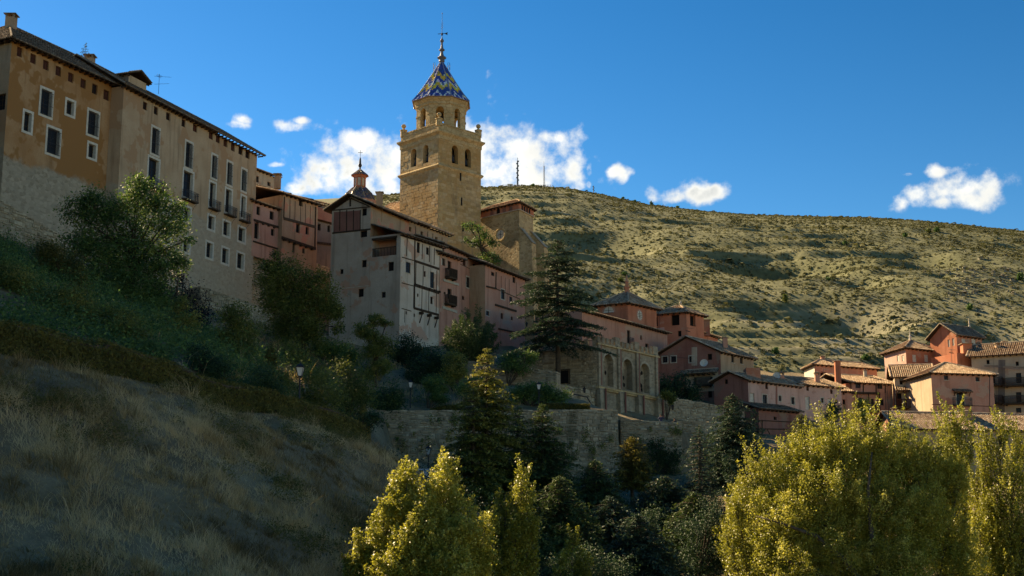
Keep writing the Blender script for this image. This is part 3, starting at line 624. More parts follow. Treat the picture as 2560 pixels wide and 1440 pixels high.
HOL = [(onhill(u_, v_), r_, d_) for u_, v_, r_, d_ in ((1400, 580, 20, 12), (1510, 590, 14, 9), (1940, 660, 14, 17), (2150, 690, 8, 5), (2145, 795, 8, 7), (2500, 830, 9, 7), (1925, 765, 8, 5), (2060, 775, 9, 6), (1640, 790, 9, 6), (1500, 745, 8, 5), (2300, 640, 10, 4), (2090, 815, 6, 4))]
aa = np.concatenate([np.linspace(-1.1, -.16, 60)[:-1], np.linspace(-.16, .42, 420), np.linspace(.42, 1.3, 50)[1:]]); yv = np.concatenate([np.linspace(250, 660, 330), np.linspace(665, 1300, 40)])
hA, hY = np.meshgrid(aa, yv); gridmesh('hill', hA * hY, hY, hillZ(hA, hY), M['hill'])
# far sheet of land out to the horizon
xs2 = np.linspace(-4500, 4500, 60); ys2 = np.linspace(-1500, 5000, 60); fX, fY = np.meshgrid(xs2, ys2)
gridmesh('terrain', xs2, ys2, -9 + 0 * fX, M['ground'])
# scrub: uncountable low tufts over the whole hillside
def domes(px, py, pz, r, hgt, tint):
    n = len(px); k = 5; ang = np.arange(k) * 2 * np.pi / k; out = np.empty((n, k, 2, 3, 3)); ph = rng.random(n) * 6.28
    rr = r[:, None] * (.75 + .5 * rng.random((n, k))); cx = px[:, None] + rr * np.cos(ang + ph[:, None]); cy = py[:, None] + rr * np.sin(ang + ph[:, None])
    mx = px[:, None] + rr * .75 * np.cos(ang + ph[:, None] + .3); my = py[:, None] + rr * .75 * np.sin(ang + ph[:, None] + .3); mz = pz[:, None] + hgt[:, None] * (.5 + .35 * rng.random((n, k)))
    for j in range(k):
        j2 = (j + 1) % k; B0 = np.stack([cx[:, j], cy[:, j], pz - .4], -1); B1 = np.stack([cx[:, j2], cy[:, j2], pz - .4], -1); M0 = np.stack([mx[:, j], my[:, j], mz[:, j]], -1); M1 = np.stack([mx[:, j2], my[:, j2], mz[:, j2]], -1)
        T = np.stack([px + r * .2, py, pz + hgt], -1); out[:, j, 0, 0], out[:, j, 0, 1], out[:, j, 0, 2] = B0, B1, M0; out[:, j, 1, 0], out[:, j, 1, 1], out[:, j, 1, 2] = M0, M1, T
    out2 = out.reshape(-1, 3); return out2, np.repeat(tint, k * 2)
n = 150000; a_ = rng.uniform(-.12, .40, n); y_ = 262 + (650 - 262) * rng.random(n) ** .8; x_ = a_ * y_
cl = fbm(x_ / 22, y_ / 30, 3, 77); keep = rng.random(n) < ss(cl, .34, .56) * .5 + .4; a_, y_, x_ = a_[keep], y_[keep], x_[keep]; z_ = hillZ(a_, y_); n = len(a_)
r_ = np.exp(rng.normal(-1.2, .45, n)) * .95; vt, tt = domes(x_, y_, z_ - .1, r_, r_ * rng.uniform(.6, 1.1, n), np.clip(rng.normal(.45, .25, n), 0, 1))
M['scrub'] = leafmat('hill_scrub', [(0, (.035, .041, .019)), (.35, (.085, .09, .042)), (.7, (.15, .15, .075)), (1, (.24, .22, .12))], .15, .9, .1)
tag(npmesh('scrub', vt, 3, tt, M['scrub'], None, 'stuff'), 'low olive scrub covering the bare hillside behind the town', 'scrub')
# pale rocks on the right shoulder of the hill
n = 300; uu = rng.normal(2440, 70, n); vv = rng.normal(705, 32, n); rx, ry, rz = [], [], []
for u_, v_ in zip(uu, vv):
    r0 = ray(u_, v_); a0 = r0.x / r0.y; Ys = np.linspace(270, 640, 160); zz = hillZ(np.full(160, a0), Ys); k = np.argmax(zz >= r0.z / r0.y * Ys)
    if k > 0: rx.append(a0 * Ys[k]); ry.append(Ys[k]); rz.append(zz[k])
rr = np.exp(rng.normal(-.6, .5, len(rx))) * .8; vt, tt = domes(np.array(rx), np.array(ry), np.array(rz), rr, rr * .8, rng.random(len(rx)))
M['rock'] = tinted('pale_rock', [(0, (.14, .13, .10)), (1, (.27, .25, .20))]); tag(npmesh('rubble', vt, 3, tt, M['rock'], None, 'stuff'), 'pale loose rocks on the right shoulder of the hill', 'rocks')
# ------------------------------------------------------------------ the long building on the left
ZE = W(310, 215, 145).z
B = WZ(310, 215, ZE); C = WZ(643, 386, ZE); d = (C - B).normalized(); nn_ = V((d.y, -d.x, 0)); A = B - nn_ * 12
H = House('apartment_building', 'tall beige building with white window surrounds and iron balconies above the big tree', A, B, C, 26, 'building'); f = H.R
for u, v in ((363, 263), (390, 275), (420.5, 289), (459, 306), (488, 318.6), (527.5, 337), (545, 346), (564, 356), (582.5, 366), (601.7, 375), (619, 384.5)): f.win(u, v + 2, 10.5, 19, 'hatch', .25)
for u, v, w, h in ((388, 353, 24, 76), (472, 388, 22, 74), (535.5, 417, 18, 68), (573.5, 434, 17, 66), (609.6, 451, 16, 64)): f.win(u, v, w, h, 'grille')
for u, v, w, h, bu, bv, bw in ((383.5, 432, 32, 82, 386, 474, 32), (470, 462, 30, 76, 470, 502, 33), (531, 488, 20, 72, 531, 524, 21), (571, 503, 20, 68, 571, 539, 22), (608, 518, 17, 64, 607, 554, 19)):
    a, z, ww, hh = f.win(u, v, w, h, 'door'); f.balc(bu, bv, bw, 1.05, .62)
for u, v in ((418, 515), (468, 536), (528, 557), (566, 572), (604, 587)): f.win(u, v, 22, 44, 'sur')
for u, v in ((418, 588), (466, 612), (523.5, 626), (563, 640), (601, 653)): f.win(u, v, 22, 48, 'sur')
H.finish('beige', 'beige'); H.roof(4.0, .75, axis=1, hip=0, mat='tileold')
# left wing, set back 1.6 m
B2 = B - nn_ * 1.6; Z2 = ZE + .4; B1 = WZ(30, 99, Z2); dd_ = V((B2.x, B2.y, 0)) - V((B1.x, B1.y, 0)); dl = dd_.normalized(); n1 = V((dl.y, -dl.x, 0)); B1 = V((B1.x, B1.y, Z2)); C1 = V((B2.x, B2.y, Z2)) - dl * .02
H1 = House('ochre_building', 'ochre plastered building with white surrounds at the top left corner', B1 - n1 * 13, B1, C1, 24, 'building'); f = H1.R
for u, v in ((49, 128), (83, 145), (115, 161), (146, 176), (177, 192), (208, 207), (237, 221), (266, 236)): f.win(u, v + 2, 14, 24, 'hatch', .25)
for u, v, w, h, k in ((115.5, 257, 37, 77, 'grille'), (175.5, 270, 27, 47, 'sur'), (232.5, 309, 34, 72, 'grille'), (69, 305, 29, 60, 'sur'), (133, 354, 39, 77, 'grille'), (230, 378, 26, 46, 'sur')): f.win(u, v, w, h, k)
H1.L.win(3, 255, 20, 40, 'plain'); H1.finish('beige', 'apricot'); H1.roof(4.6, .8, axis=1, hip=.9, hip2=0.001, mat='tileold')
m = MB(); p = V((B1.x, B1.y, 0)) - n1 * 6.5
chimney(H1.root, W(27, 68, 139), .95, 1.0, 'brownt'); chimney(H1.root, W(224, 160, 149), .95, .6, 'brownt')
# roof-top dormer between the wings
a0 = W(322, 186, 153); c0 = a0 + d * 3.4; c0.z = a0.z
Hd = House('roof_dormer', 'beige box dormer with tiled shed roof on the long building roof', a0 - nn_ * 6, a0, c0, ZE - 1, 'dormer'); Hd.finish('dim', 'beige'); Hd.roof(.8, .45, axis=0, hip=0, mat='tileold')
def antenna(name, label, p, h, arms, cat='antenna'):
    m = MB(); m.tube([p, p + UP * h], .025, 5)
    for z, L, dx, dy in arms:
        c = p + UP * z; e = V((dx, dy, 0)).normalized(); m.tube([c - e * L * .3, c + e * L * .7], .015, 4)
        for k in range(5): q = c + e * L * (-.25 + .22 * k); s_ = V((-e.y, e.x, .3)) * .3; m.tube([q - s_, q + s_], .01, 4)
    o = m.build(name, M['iron'], None); return tag(o, label, cat)
antenna('television_antenna', 'thin television antenna on the roof of the long beige building', W(396, 235, 152), 2.4, [(2.1, 1.9, 1, .2), (1.2, 1.7, 1, -.1), (2.2, .8, -.5, 1)])
# stone walls below the long building
t = thing('stone_wall', 'rubble terrace wall at the left edge below the ochre building', 'wall', W(0, 640, 118)); rubble(t, W(-60, 470, 112), W(165, 600, 122), 24, W(-60, 468, 112).z, W(165, 600, 122).z, .45)
t = thing('stone_wall', 'curved rubble buttress wall under the corner of the beige building', 'wall', W(690, 860, 156))
p0, p1, p2 = W(500, 735, 150), W(668, 775, 157), W(693, 800, 164); rubble(t, p0, p1, 21, W(500, 718, 150).z, p1.z, .45, thick=2.2); rubble(t, p1, p2, 21, p1.z, p1.z - .5, .45, thick=2.2)
t = thing('stone_wall', 'long stone wall carrying the pink houses right of the beige building', 'wall', W(740, 700, 176)); rubble(t, W(630, 601, 171.5), W(864, 682, 186), 26, W(630, 602, 171.5).z, W(864, 682, 186).z - .3, .45, thick=2)
# ------------------------------------------------------------------ pink houses between
def face_house(name, label, pA, pB, zb, mats, depth=8, cat='house'):
    """house whose main facade runs pA->pB (eave, same height); returns House with that facade as .R"""
    dd = V((pB.x - pA.x, pB.y - pA.y, 0)).normalized(); n = V((dd.y, -dd.x, 0)); return House(name, label, pA - n * depth, pA, V((pB.x, pB.y, pA.z)), zb, cat)
z = W(641, 426, 190).z; H = face_house('small_house', 'pale yellow top storey with two blue windows behind the pink house', W(630, 421, 190), WZ(692, 449, z), 38, None)
H.R.win(644, 448, 7, 15); H.R.win(672.5, 460, 8, 10); H.finish('buff', 'buff'); H.roof(1.6, .5, axis=1, hip=0, mat='tile'); chimney(H.root, W(694, 458, 184), .8, .9, 'brownt')
z = W(637, 505, 170).z; H = face_house('pink_house', 'salmon pink jettied house right beside the beige building', W(630, 503, 170), WZ(712, 532, z), W(632, 604, 169).z - 1.5, None, 5)
for u, v, w, h in ((646, 527, 10, 22), (679.5, 539, 11, 21), (641, 577, 12, 40), (682, 581, 9, 17)): H.R.win(u, v, w, h, 'hole')
H.R.beam(634, 550, 704, 571, .28, .12); H.R.beam(632, 603, 696, 623, .2, .1); H.finish('pink', 'pink'); H.roof(.9, .55, axis=1, hip=0, mat='tileold')
for k in range(5): a, zz = H.R.hit(642 + k * 14, 556 + k * 4.3); m = MB(); m.box(H.R.pt(a, zz, .1), H.R.d * .12, H.R.n * .14, UP * .1); m.build('joist', M['wood'], H.root)
z = W(640, 466, 178).z; H = face_house('pink_house', 'dark pink house with recessed top floor above the salmon house', W(634, 464, 178), WZ(714, 488, z), 36, None, 9)
H.R.win(650, 492, 20, 22, 'hole'); H.R.beam(712, 486, 712, 560, .2); H.finish('salmon', 'red'); H.roof(1.3, .5, axis=1, hip=0, mat='tileold')
z = W(712, 486, 174).z; H = face_house('timber_house', 'tall tan and pink house with timber bands left of the gabled house', W(708, 486, 174), WZ(795, 513, z), 36, None, 9)
for u, v, w, h in ((752, 507, 9, 17), (745, 571, 10, 22), (768, 577, 8, 18), (734, 620, 6, 22), (759, 627, 6, 14)): H.R.win(u, v, w, h, 'hole')
H.R.beam(709, 546, 789, 568, .35, .1, 'oldwood'); H.R.beam(702, 594, 787, 622, .35, .22); H.R.beam(711, 492, 709, 545, .2); H.R.beam(789, 517, 787, 622, .25)
for u in (725, 738, 752, 764, 776): H.R.beam(u, 499 + (u - 725) * .3, u - 1, 548 + (u - 712) * .29, .07, .02)
for k in range(6): a, zz = H.R.hit(708 + k * 14, 600 + k * 4.6); m = MB(); m.box(H.R.pt(a, zz, .18), H.R.d * .13, H.R.n * .25, UP * .13); m.build('joist', M['wood'], H.root)
H.finish('brown', 'brown'); H.roof(1.5, .6, axis=1, hip=0, mat='tile')
z = W(790, 508, 181).z; H = face_house('narrow_house', 'narrow shaded house with red upper floor squeezed beside the gabled house', W(784, 505, 181), WZ(850, 524, z), 34, None, 8)
for u, v in ((798, 568), (822, 572)): H.R.win(u, v, 7, 16, 'hole')
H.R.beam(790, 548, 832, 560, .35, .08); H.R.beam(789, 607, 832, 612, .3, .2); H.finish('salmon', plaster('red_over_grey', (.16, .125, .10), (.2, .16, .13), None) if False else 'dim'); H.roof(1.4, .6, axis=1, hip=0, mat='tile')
f = Fac(W(790, 513, 180.6), WZ(846, 528, W(790, 513, 180.6).z), H.root); m = MB(); m.poly([f.pt(0, f.hit(790, 513)[1] - .2, .06), f.pt(f.L, f.hit(790, 513)[1] - .2, .06), f.pt(f.L, f.hit(800, 549)[1], .06), f.pt(0, f.hit(800, 549)[1], .06)]); m.build('upper_wall', M['red'], H.root)
# ------------------------------------------------------------------ gabled timber house
A, B = W(830, 584, 166), W(1000, 566, 161.5); zb = 21
z0 = W(926, 556, 163.4).z
# (a) tall gable block
p0 = W(830, 527, 166); p1 = V((W(927, 518, 163.5).x, W(927, 518, 163.5).y, p0.z)); dd = (p1 - p0).normalized(); n = V((dd.y, -dd.x, 0))
H = House('timber_house', 'tall grey gabled house with brick red timber panels in its gable', p0, p1, p1 - n * 9, zb); f = H.L
for u, v, w, h in ((910.6, 530, 12, 18), (909, 585, 18, 17), (910, 659, 12, 19), (854, 679, 9, 13), (902, 732, 14, 20)): f.win(u, v, w, h, 'hole')
gh = W(877, 491, 164.8).z - p0.z
for u in (850, 867, 884, 901): f.beam(u, 525, u - .5, 577, .12, .035)
f.beam(831, 583, 926, 573, .2, .05); f.beam(831, 526, 926, 517, .14, .04); f.beam(876, 496, 876, 516, .22, .05)
f.beam(833, 525, 875, 496, .14, .03); f.beam(877, 496, 922, 515, .14, .03)
a, z = f.hit(858, 721); m = MB(); m.box(f.pt(f.L / 2, z, .02), f.d * f.L / 2, f.n * .03, UP * .04); m.build('ledge', M['cream'], H.root)
H.finish('grey', 'brown', gL=gh); H.roof(gh, .75, axis=1, hip=0, mat='tileold', rafters=False)
m = MB(); a0, za = f.hit(835, 531); a1, zc = f.hit(905, 576)
m.poly([f.pt(a0, zc, .012), f.pt(f.hit(900, 576)[0], zc, .012), f.pt(f.hit(900, 576)[0], f.hit(900, 526)[1], .012), f.pt(a0, f.hit(838, 530)[1], .012)]); m.build('panel', M['darkred'], H.root)
chimney(H.root, W(948, 540, 166), .75, 2.9, 'brownt', vents=False)
# (b) loggia block
q0 = V((p1.x, p1.y, W(928, 560, 163.5).z)); q1 = W(1002, 583, 161.6); q0.z = q1.z; q0 = q0 + dd * .03
q2 = WZ(1106, 616, q1.z); H = House('timber_house', 'pale half timbered house with loggia and white panels facing right', q0, q1, q2, zb)
f = H.L; f.win(977, 666, 15, 23, 'hole'); f.win(958.6, 737, 11, 14)
a, z = f.hit(961, 617); w = abs(f.hit(991, 617)[0] - f.hit(931, 617)[0]); h = 2.25; f.holes.append((a - w / 2, a + w / 2, z - h / 2, z + h / 2, 1.6))
m = MB(); m.poly([f.pt(a - w / 2, z - h / 2, -1.6), f.pt(a + w / 2, z - h / 2, -1.6), f.pt(a + w / 2, z + h / 2, -1.6), f.pt(a - w / 2, z + h / 2, -1.6)]); lo = m.build('loggia', M['salmon'], H.root)
m = MB(); m.box(f.pt(a + w * .34, z - .1, -1.55), f.d * .5, f.n * .04, UP * 1.02); m.build('door', M['wood'], lo)
m = MB(); k = 16
for i in range(k + 1): m.box(f.pt(a - w / 2 + .04 + (w - .08) * i / k, z - h / 2 + .5, -.05), f.d * .03, f.n * .03, UP * .5)
m.box(f.pt(a, z - h / 2 + 1.03, -.05), f.d * (w / 2), f.n * .045, UP * .04); m.build('railing', M['wood'], lo)
m = MB(); m.box(f.pt(a, z + h / 2 - .05, -.05), f.d * (w / 2 + .1), f.n * .1, UP * .12); m.build('lintel', M['wood'], lo)
f = H.R
for u, v, w, h, k in ((1046, 619, 8, 26, 'hole'), (1069, 628, 7, 19, 'hole'), (1020.6, 669, 11, 26, 'sill'), (1062, 685, 5, 14, 'hatch'), (1080.5, 700, 10, 40, 'plain'), (1102.5, 700, 6, 18, 'hatch'), (1044.5, 738, 4, 8, 'hole'), (1079, 751, 6, 18, 'hole'), (1016, 782, 4, 9, 'hole'), (1036, 788, 4, 8, 'hole')): f.win(u, v, w, h, k, .2)
for u0, v0, u1, v1, w in ((1002, 588, 1104, 619, .2), (1018, 596, 1016, 640, .1), (1037, 601, 1036, 770, .22), (1056, 610, 1055, 648, .1), (1074, 615, 1073, 655, .1), (1086, 620, 1085, 662, .1), (1005, 643, 1036, 652, .12), (1036, 652, 1108, 676, .3), (1040, 656, 1039, 712, .08), (1058, 664, 1057, 716, .08), (1092, 676, 1091, 730, .08), (1004, 707, 1034, 715, .1), (1036, 712, 1110, 736, .4),
                          (1035, 716, 1034, 770, .16), (1055, 722, 1054, 776, .08), (1072, 728, 1071, 781, .08), (1091, 733, 1090, 787, .08), (1110, 738, 1109, 792, .14), (1034, 770, 1109, 791, .3), (1004, 771, 1028, 778, .1), (1012, 776, 1011, 806, .05), (1108, 622, 1107, 735, .14)): f.beam(u0, v0, u1, v1, w, .035)
for u, v in ((1049, 781), (1069, 787), (1087, 793)):
    a, z = f.hit(u, v); m = MB(); m.box(f.pt(a, z - .1, .25), f.d * .13, f.n * .3, UP * .16); m.tube([f.pt(a, z - .2, .4), f.pt(a, z - 1.3, 0)], .07, 5); m.build('bracket', M['wood'], H.root)
# jettied upper storeys, proud of the base wall
a0, zj = f.hit(1035, 772); a1, zj1 = f.hit(1109, 790); zj = (zj + zj1) / 2; m = MB()
for k in range(7): a = a0 + (a1 - a0) * k / 6; m.box(f.pt(a, f.hit(1073, 723)[1], .08), f.d * .1, f.n * .12, UP * .12)
m.build('joist', M['wood'], H.root, kind='stuff')
H.finish('grey', 'whitep'); zr = H.zt
# its long shed roof falling to the front corner
def shed(root, A, B, zlo, run, rise, ov=.5, mat='tileold', side=.3):
    d_ = V((B.x - A.x, B.y - A.y, 0)).normalized(); n_ = V((d_.y, -d_.x, 0)); k = rise / run
    e0, e1 = V((A.x, A.y, zlo)) + n_ * ov - d_ * side - UP * (ov * k), V((B.x, B.y, zlo)) + n_ * ov + d_ * side - UP * (ov * k); mt, md = MB(), MB()
    slope(mt, md, [e0, e1, e1 - n_ * (run + ov) + UP * (rise + ov * k), e0 - n_ * (run + ov) + UP * (rise + ov * k)]); o = md.build('roof', M['wood'], root); mt.build('roof_tiles', M[mat], o, kind='stuff')
    rm = MB(); L = (e1 - e0).length
    for i in range(int(L / .7)): rm.box(e0 + d_ * (.35 + .7 * i) - n_ * (ov * .45) - UP * .17, d_ * .06, n_ * (ov * .45), UP * .07)
    rm.build('rafter', M['wood'], o, kind='stuff'); return o
shed(H.root, q1, q2, H.zt + .1, 7.2, 2.6, .6, 'tileold', .45)
# long attic row behind it
z = W(958, 528, 166.5).z; H = face_house('long_house', 'long tan attic storey with small windows under the church tower', W(945, 521, 166.5), WZ(1119, 594, z), 25, None, 6)
for u, v, w, h in ((982, 553, 7, 16), (1025.5, 573, 6, 12), (1054.6, 584, 6, 12), (1091, 599, 6, 13)): H.R.win(u, v, w, h, 'hole')
for u in (965, 997, 1010, 1039, 1069, 1082, 1105): H.R.beam(u, 535 + (u - 965) * .42, u - .5, 560 + (u - 965) * .42, .1, .03)
H.finish('brownt', 'brownt'); H.roof(1.6, .6, axis=1, hip=0, mat='tile')
# balconied house beside
z = W(1108, 640, 168).z; H = face_house('balcony_house', 'narrow house with stacked wooden balconies right of the half timbered house', W(1100, 634, 168), WZ(1150, 656, z), 24, None, 5)
f = H.R; f.win(1096 + 12, 655, 10, 18); f.win(1124, 664, 9, 22, 'hole'); f.win(1124, 735, 10, 26, 'hole')
f.balc(1122, 696, 22, 1.1, .7, False); f.balc(1121, 762, 22, 1.1, .7, False); f.beam(1108, 700, 1146, 712, .3, .1, 'cream'); f.beam(1106, 768, 1142, 780, .35, .1, 'cream'); H.finish('buff', 'salmon'); H.roof(1.0, .7, axis=1, hip=0, mat='tileold')
z = W(1112, 616, 172).z; H = face_house('terrace_house', 'pink terrace house with pale attic panels below the bare tree', W(1105, 612, 172), WZ(1216, 665, z), 24, None, 7)
f = H.R
for u, v, w, h, k in ((1160.6, 655, 8, 18, 'hatch'), (1185.7, 669, 7, 18, 'hole'), (1204, 675, 8, 15, 'hatch'), (1170, 706, 9, 27, 'trim'), (1194, 721, 8, 24, 'trim'), (1158, 745, 6, 10, 'hole'), (1193, 768, 6, 16, 'hole')): f.win(u, v, w, h, k, .2)
f.beam(1150, 660, 1212, 690, .08, .02, 'oldwood'); H.finish('brownt', 'salmon'); H.roof(1.4, .6, axis=1, hip=0, mat='tileold'); 
z = W(1217, 664, 178).z; H = face_house('terrace_house', 'red brown terrace house end below the church apse', W(1213, 661, 178), WZ(1312, 702, z), 24, None, 7)
f = H.R
for u, v, w, h, k in ((1285, 700, 7, 14, 'hole'), (1257, 736, 9, 24, 'trim'), (1277, 750, 7, 16, 'plain'), (1232, 685, 8, 10, 'hole'), (1219, 783, 8, 12, 'trim'), (1255, 790, 6, 14, 'hatch'), (1280, 796, 5, 10, 'hatch'), (1275, 892, 10, 14, 'hole')): f.win(u, v, w, h, k, .2)
f.beam(1240, 680, 1239, 720, .25, .06, 'oldwood'); f.beam(1215, 716, 1240, 722, .2, .15, 'wood'); f.beam(1240, 722, 1300, 748, .12, .04, 'oldwood'); f.beam(1237, 762, 1290, 778, .25, .12); f.beam(1245, 822, 1290, 832, .2, .15)
for u in (1253, 1263, 1273, 1291): f.beam(u, 690 + (u - 1253) * .4, u, 722 + (u - 1240) * .4, .08, .02, 'oldwood')
H.finish('brownt', 'salmon'); H.roof(1.3, .6, axis=1, hip=0, mat='tileold')
# ------------------------------------------------------------------ lantern dome
cx = W(899, 470, 205); t = thing('church_dome', 'small tiled dome with orange lantern and cross behind the gabled house', 'dome', V((cx.x, cx.y, W(899, 520, 205).z - 3))); PXM = 205 / FPX
m = MB(); zt_ = cx.z; m.lathe((cx.x, cx.y, 0), [(3.4, W(899, 530, 205).z - 3), (3.4, W(899, 508, 205).z)], 8, rot=R(22.5)); m.build('drum', M['salmon'], t)
mt, md = MB(), MB(); pr = [(47, 510), (42, 500), (35, 489), (26, 480), (17, 472)]
for k in range(8):
    for i in range(len(pr) - 1):
        (r0, v0), (r1, v1) = pr[i], pr[i + 1]; a0, a1 = R(22.5 + 45 * k), R(67.5 + 45 * k)
        Pq = lambda r, v, a: V((cx.x + r * PXM * math.cos(a), cx.y + r * PXM * math.sin(a), W(899, v, 205).z))
        slope(mt, md, [Pq(r0, v0, a0), Pq(r0, v0, a1), Pq(r1, v1, a1), Pq(r1, v1, a0)], .3, .4, .1, .05)
    ridge(mt, Pq(48, 509, a0), Pq(35, 488, a0), .15, .8); ridge(mt, Pq(35, 488, a0), Pq(17, 471, a0), .15, .8)
M['bluetile'] = tinted('dark_glazed_tile', [(0, (.04, .05, .10)), (.5, (.09, .09, .14)), (.75, (.2, .15, .1)), (1, (.34, .22, .1))], .35, .5, .2)
o = md.build('dome_shell', M['tileold'], t); mt.build('dome_tiles', M['bluetile'], o, kind='stuff')
m = MB(); r = 15.5 * PXM; z0, z1 = W(899, 473, 205).z, W(899, 440, 205).z
m.lathe((cx.x, cx.y, 0), [(r * 1.15, z0 - .3), (r * 1.15, z0 + .15), (r * .92, z0 + .2), (r * .92, z1 - .4), (r * 1.1, z1 - .3), (r * 1.2, z1)], 8, rot=R(22.5)); lan = m.build('lantern', M['orange'], t)
for k in range(8):
    a = R(45 * k); nx = V((math.cos(a), math.sin(a), 0)); tx = V((-nx.y, nx.x, 0)); w = MB(); w.box(V((cx.x, cx.y, (z0 + z1) / 2)) + nx * (r * .92 * .924 + .02), tx * .22, nx * .03, UP * .62); w.build('lantern_window', M['cream'], lan)
    w = MB(); a += R(22.5); w.tube([V((cx.x + r * .95 * math.cos(a), cx.y + r * .95 * math.sin(a), z0 + .2)), V((cx.x + r * .95 * math.cos(a), cx.y + r * .95 * math.sin(a), z1 - .3))], .1, 6); w.build('column', M['orange'], lan)
mt, md = MB(), MB(); rr = 22 * PXM; ap = V((cx.x, cx.y, W(899, 423, 205).z))
for k in range(8):
    a0, a1 = R(22.5 + 45 * k), R(67.5 + 45 * k); e0, e1 = V((cx.x + rr * math.cos(a0), cx.y + rr * math.sin(a0), z1)), V((cx.x + rr * math.cos(a1), cx.y + rr * math.sin(a1), z1)); slope(mt, md, [e0, e1, ap], .28, .35, .09, .08); ridge(mt, e0, ap, .1, .9)
o = md.build('lantern_roof', M['orange'], t); mt.build('lantern_tiles', M['bluetile'], o, kind='stuff')
m = MB(); m.lathe((cx.x, cx.y, ap.z - .1), [(.12, 0), (.14, .4), (.26, .55), (.28, .75), (.18, .95), (.13, 1.7), (.07, 1.9), (.03, 2.0)], 8); m.tube([ap + UP * 1.9, ap + UP * 3.0], .03, 5); m.box(ap + UP * 2.62, V((.34, 0, 0)), V((0, .025, 0)), UP * .03); m.build('cross', M['iron'], t)
# ------------------------------------------------------------------ church tower
YT = 205.; c0 = W(1102, 380, YT); cx, cy = c0.x, c0.y; S = 6.13; yf = cy - S
zt = lambda v, Y=yf: W(1102, v, Y).z
t = thing('church_tower', 'tall square ashlar church tower with blue and yellow tiled spire', 'tower', V((cx, cy, 30)))
Pl, Pf, Pr, Pb = V((cx - S, cy, 0)), V((cx, cy - S, 0)), V((cx + S, cy, 0)), V((cx, cy + S, 0)); zc, zb2 = zt(331), zt(413)
FL, FR, FB1, FB2 = Fac(Pl, Pf, t), Fac(Pf, Pr, t), Fac(Pr, Pb, t), Fac(Pb, Pl, t)
for f, us in ((FL, (1034, 1064)), (FR, (1137.5, 1170))):
    for u in us: a, z = f.hit(u, 386); f.archhole(a, zt(398), zt(352), 1.25, .9)
for f in (FL, FR, FB1, FB2): f.wall('ash', [(0, 30), (f.L, 30), (f.L, zc), (0, zc)])
for u, v in ((1151, 442), (1153.6, 504), (1157, 568)): a, z = FR.hit(u, v); m = MB(); m.box(FR.pt(a, z, .03), FR.d * .13, FR.n * .05, UP * .62); m.build('slit', M['dark'], t)
# ashlar blocks, each slightly proud of the wall
cells = []
for f in (FL, FR):
    z = zt(600); row = 0
    while z < zc - .1:
        h = .46; a = -.45 * (row % 2) - random.random() * .2
        while a < f.L - .05:
            w = random.choice((.62, .8, .95, 1.1)); a0, a1 = max(a, 0) + .008, min(a + w, f.L) - .008; zz0, zz1 = z + .008, min(z + h, zc) - .008
            hit_ = any(a1 > hx[0] - .02 and a0 < hx[1] + .02 and zz1 > hx[2] - .02 and zz0 < hx[3] + .02 for hx in f.holes)
            if a1 - a0 > .12 and not hit_: cells.append((f, a0, a1, zz0, zz1))
            a += w
        z += h; row += 1
random.shuffle(cells); cells.sort(key=lambda q: -(round((q[2] - q[1]), 1))); bm_ = {}
for i, (f, a0, a1, z0, z1) in enumerate(cells[:300]):
    w = round(a1 - a0, 1); key = w
    if key not in bm_:
        m = MB(); e = .02; b = [V((sx_ * w / 2, 0, sz_ * .222)) for sx_, sz_ in ((-1, -1), (1, -1), (1, 1), (-1, 1))]; c = [V((sx_ * (w / 2 - e), -.03, sz_ * (.222 - e))) for sx_, sz_ in ((-1, -1), (1, -1), (1, 1), (-1, 1))]; m.poly(c)
        for k in range(4): m.poly([b[k], b[(k + 1) % 4], c[(k + 1) % 4], c[k]])
        bm_[key] = m.mesh('stone_block', M['ash'])
    o = bpy.data.objects.new('stone_block', bm_[key]); COL.objects.link(o); o.parent = t; o.location = f.pt((a0 + a1) / 2, (z0 + z1) / 2, .002) - t.location; o.rotation_euler = (0, 0, f.ang); o.scale = ((a1 - a0) / w, random.uniform(.4, 1.3), (z1 - z0) / .444)
m = MB()
for f, a0, a1, z0, z1 in cells[300:]:
    e = .02; o_ = random.uniform(.01, .04); tn = random.random(); b = [f.pt(*q, .002) for q in ((a0, z0), (a1, z0), (a1, z1), (a0, z1))]; c = [f.pt(*q, o_) for q in ((a0 + e, z0 + e), (a1 - e, z0 + e), (a1 - e, z1 - e), (a0 + e, z1 - e))]; m.poly(c, tn)
    for k in range(4): m.poly([b[k], b[(k + 1) % 4], c[(k + 1) % 4], c[k]], tn)
m.build('stone_blocks', M['ash'], t, kind='stuff')
def sqring(name, levels, mat='trim'):   # (half diagonal, z)
    m = MB(); m.lathe((cx, cy, 0), levels, 4); return m.build(name, M[mat], t)
sqring('string_course', [(S + .05, zb2 - .35), (S + .25, zb2 - .2), (S + .42, zb2), (S + .4, zb2 + .12), (S + .05, zb2 + .3)])
sqring('cornice', [(S + .02, zc - .9), (S + .12, zc - .85), (S + .14, zc - .3), (S + .3, zc - .15), (S + .62, zc + .1), (S + .64, zc + .32), (S + .2, zc + .42), (S + .1, zc + .5), (S - .6, zc + .5)])
zp = zt(306); pm = MB()
for f in (FL, FR, FB1, FB2): pm.box(f.pt(f.L / 2, (zc + .5 + zp) / 2, -.25), f.d * (f.L / 2), f.n * .2, UP * ((zp - zc - .5) / 2)); pm.box(f.pt(f.L / 2, zp, -.25), f.d * (f.L / 2 + .05), f.n * .3, UP * .09)
pm.build('parapet', M['trim'], t)
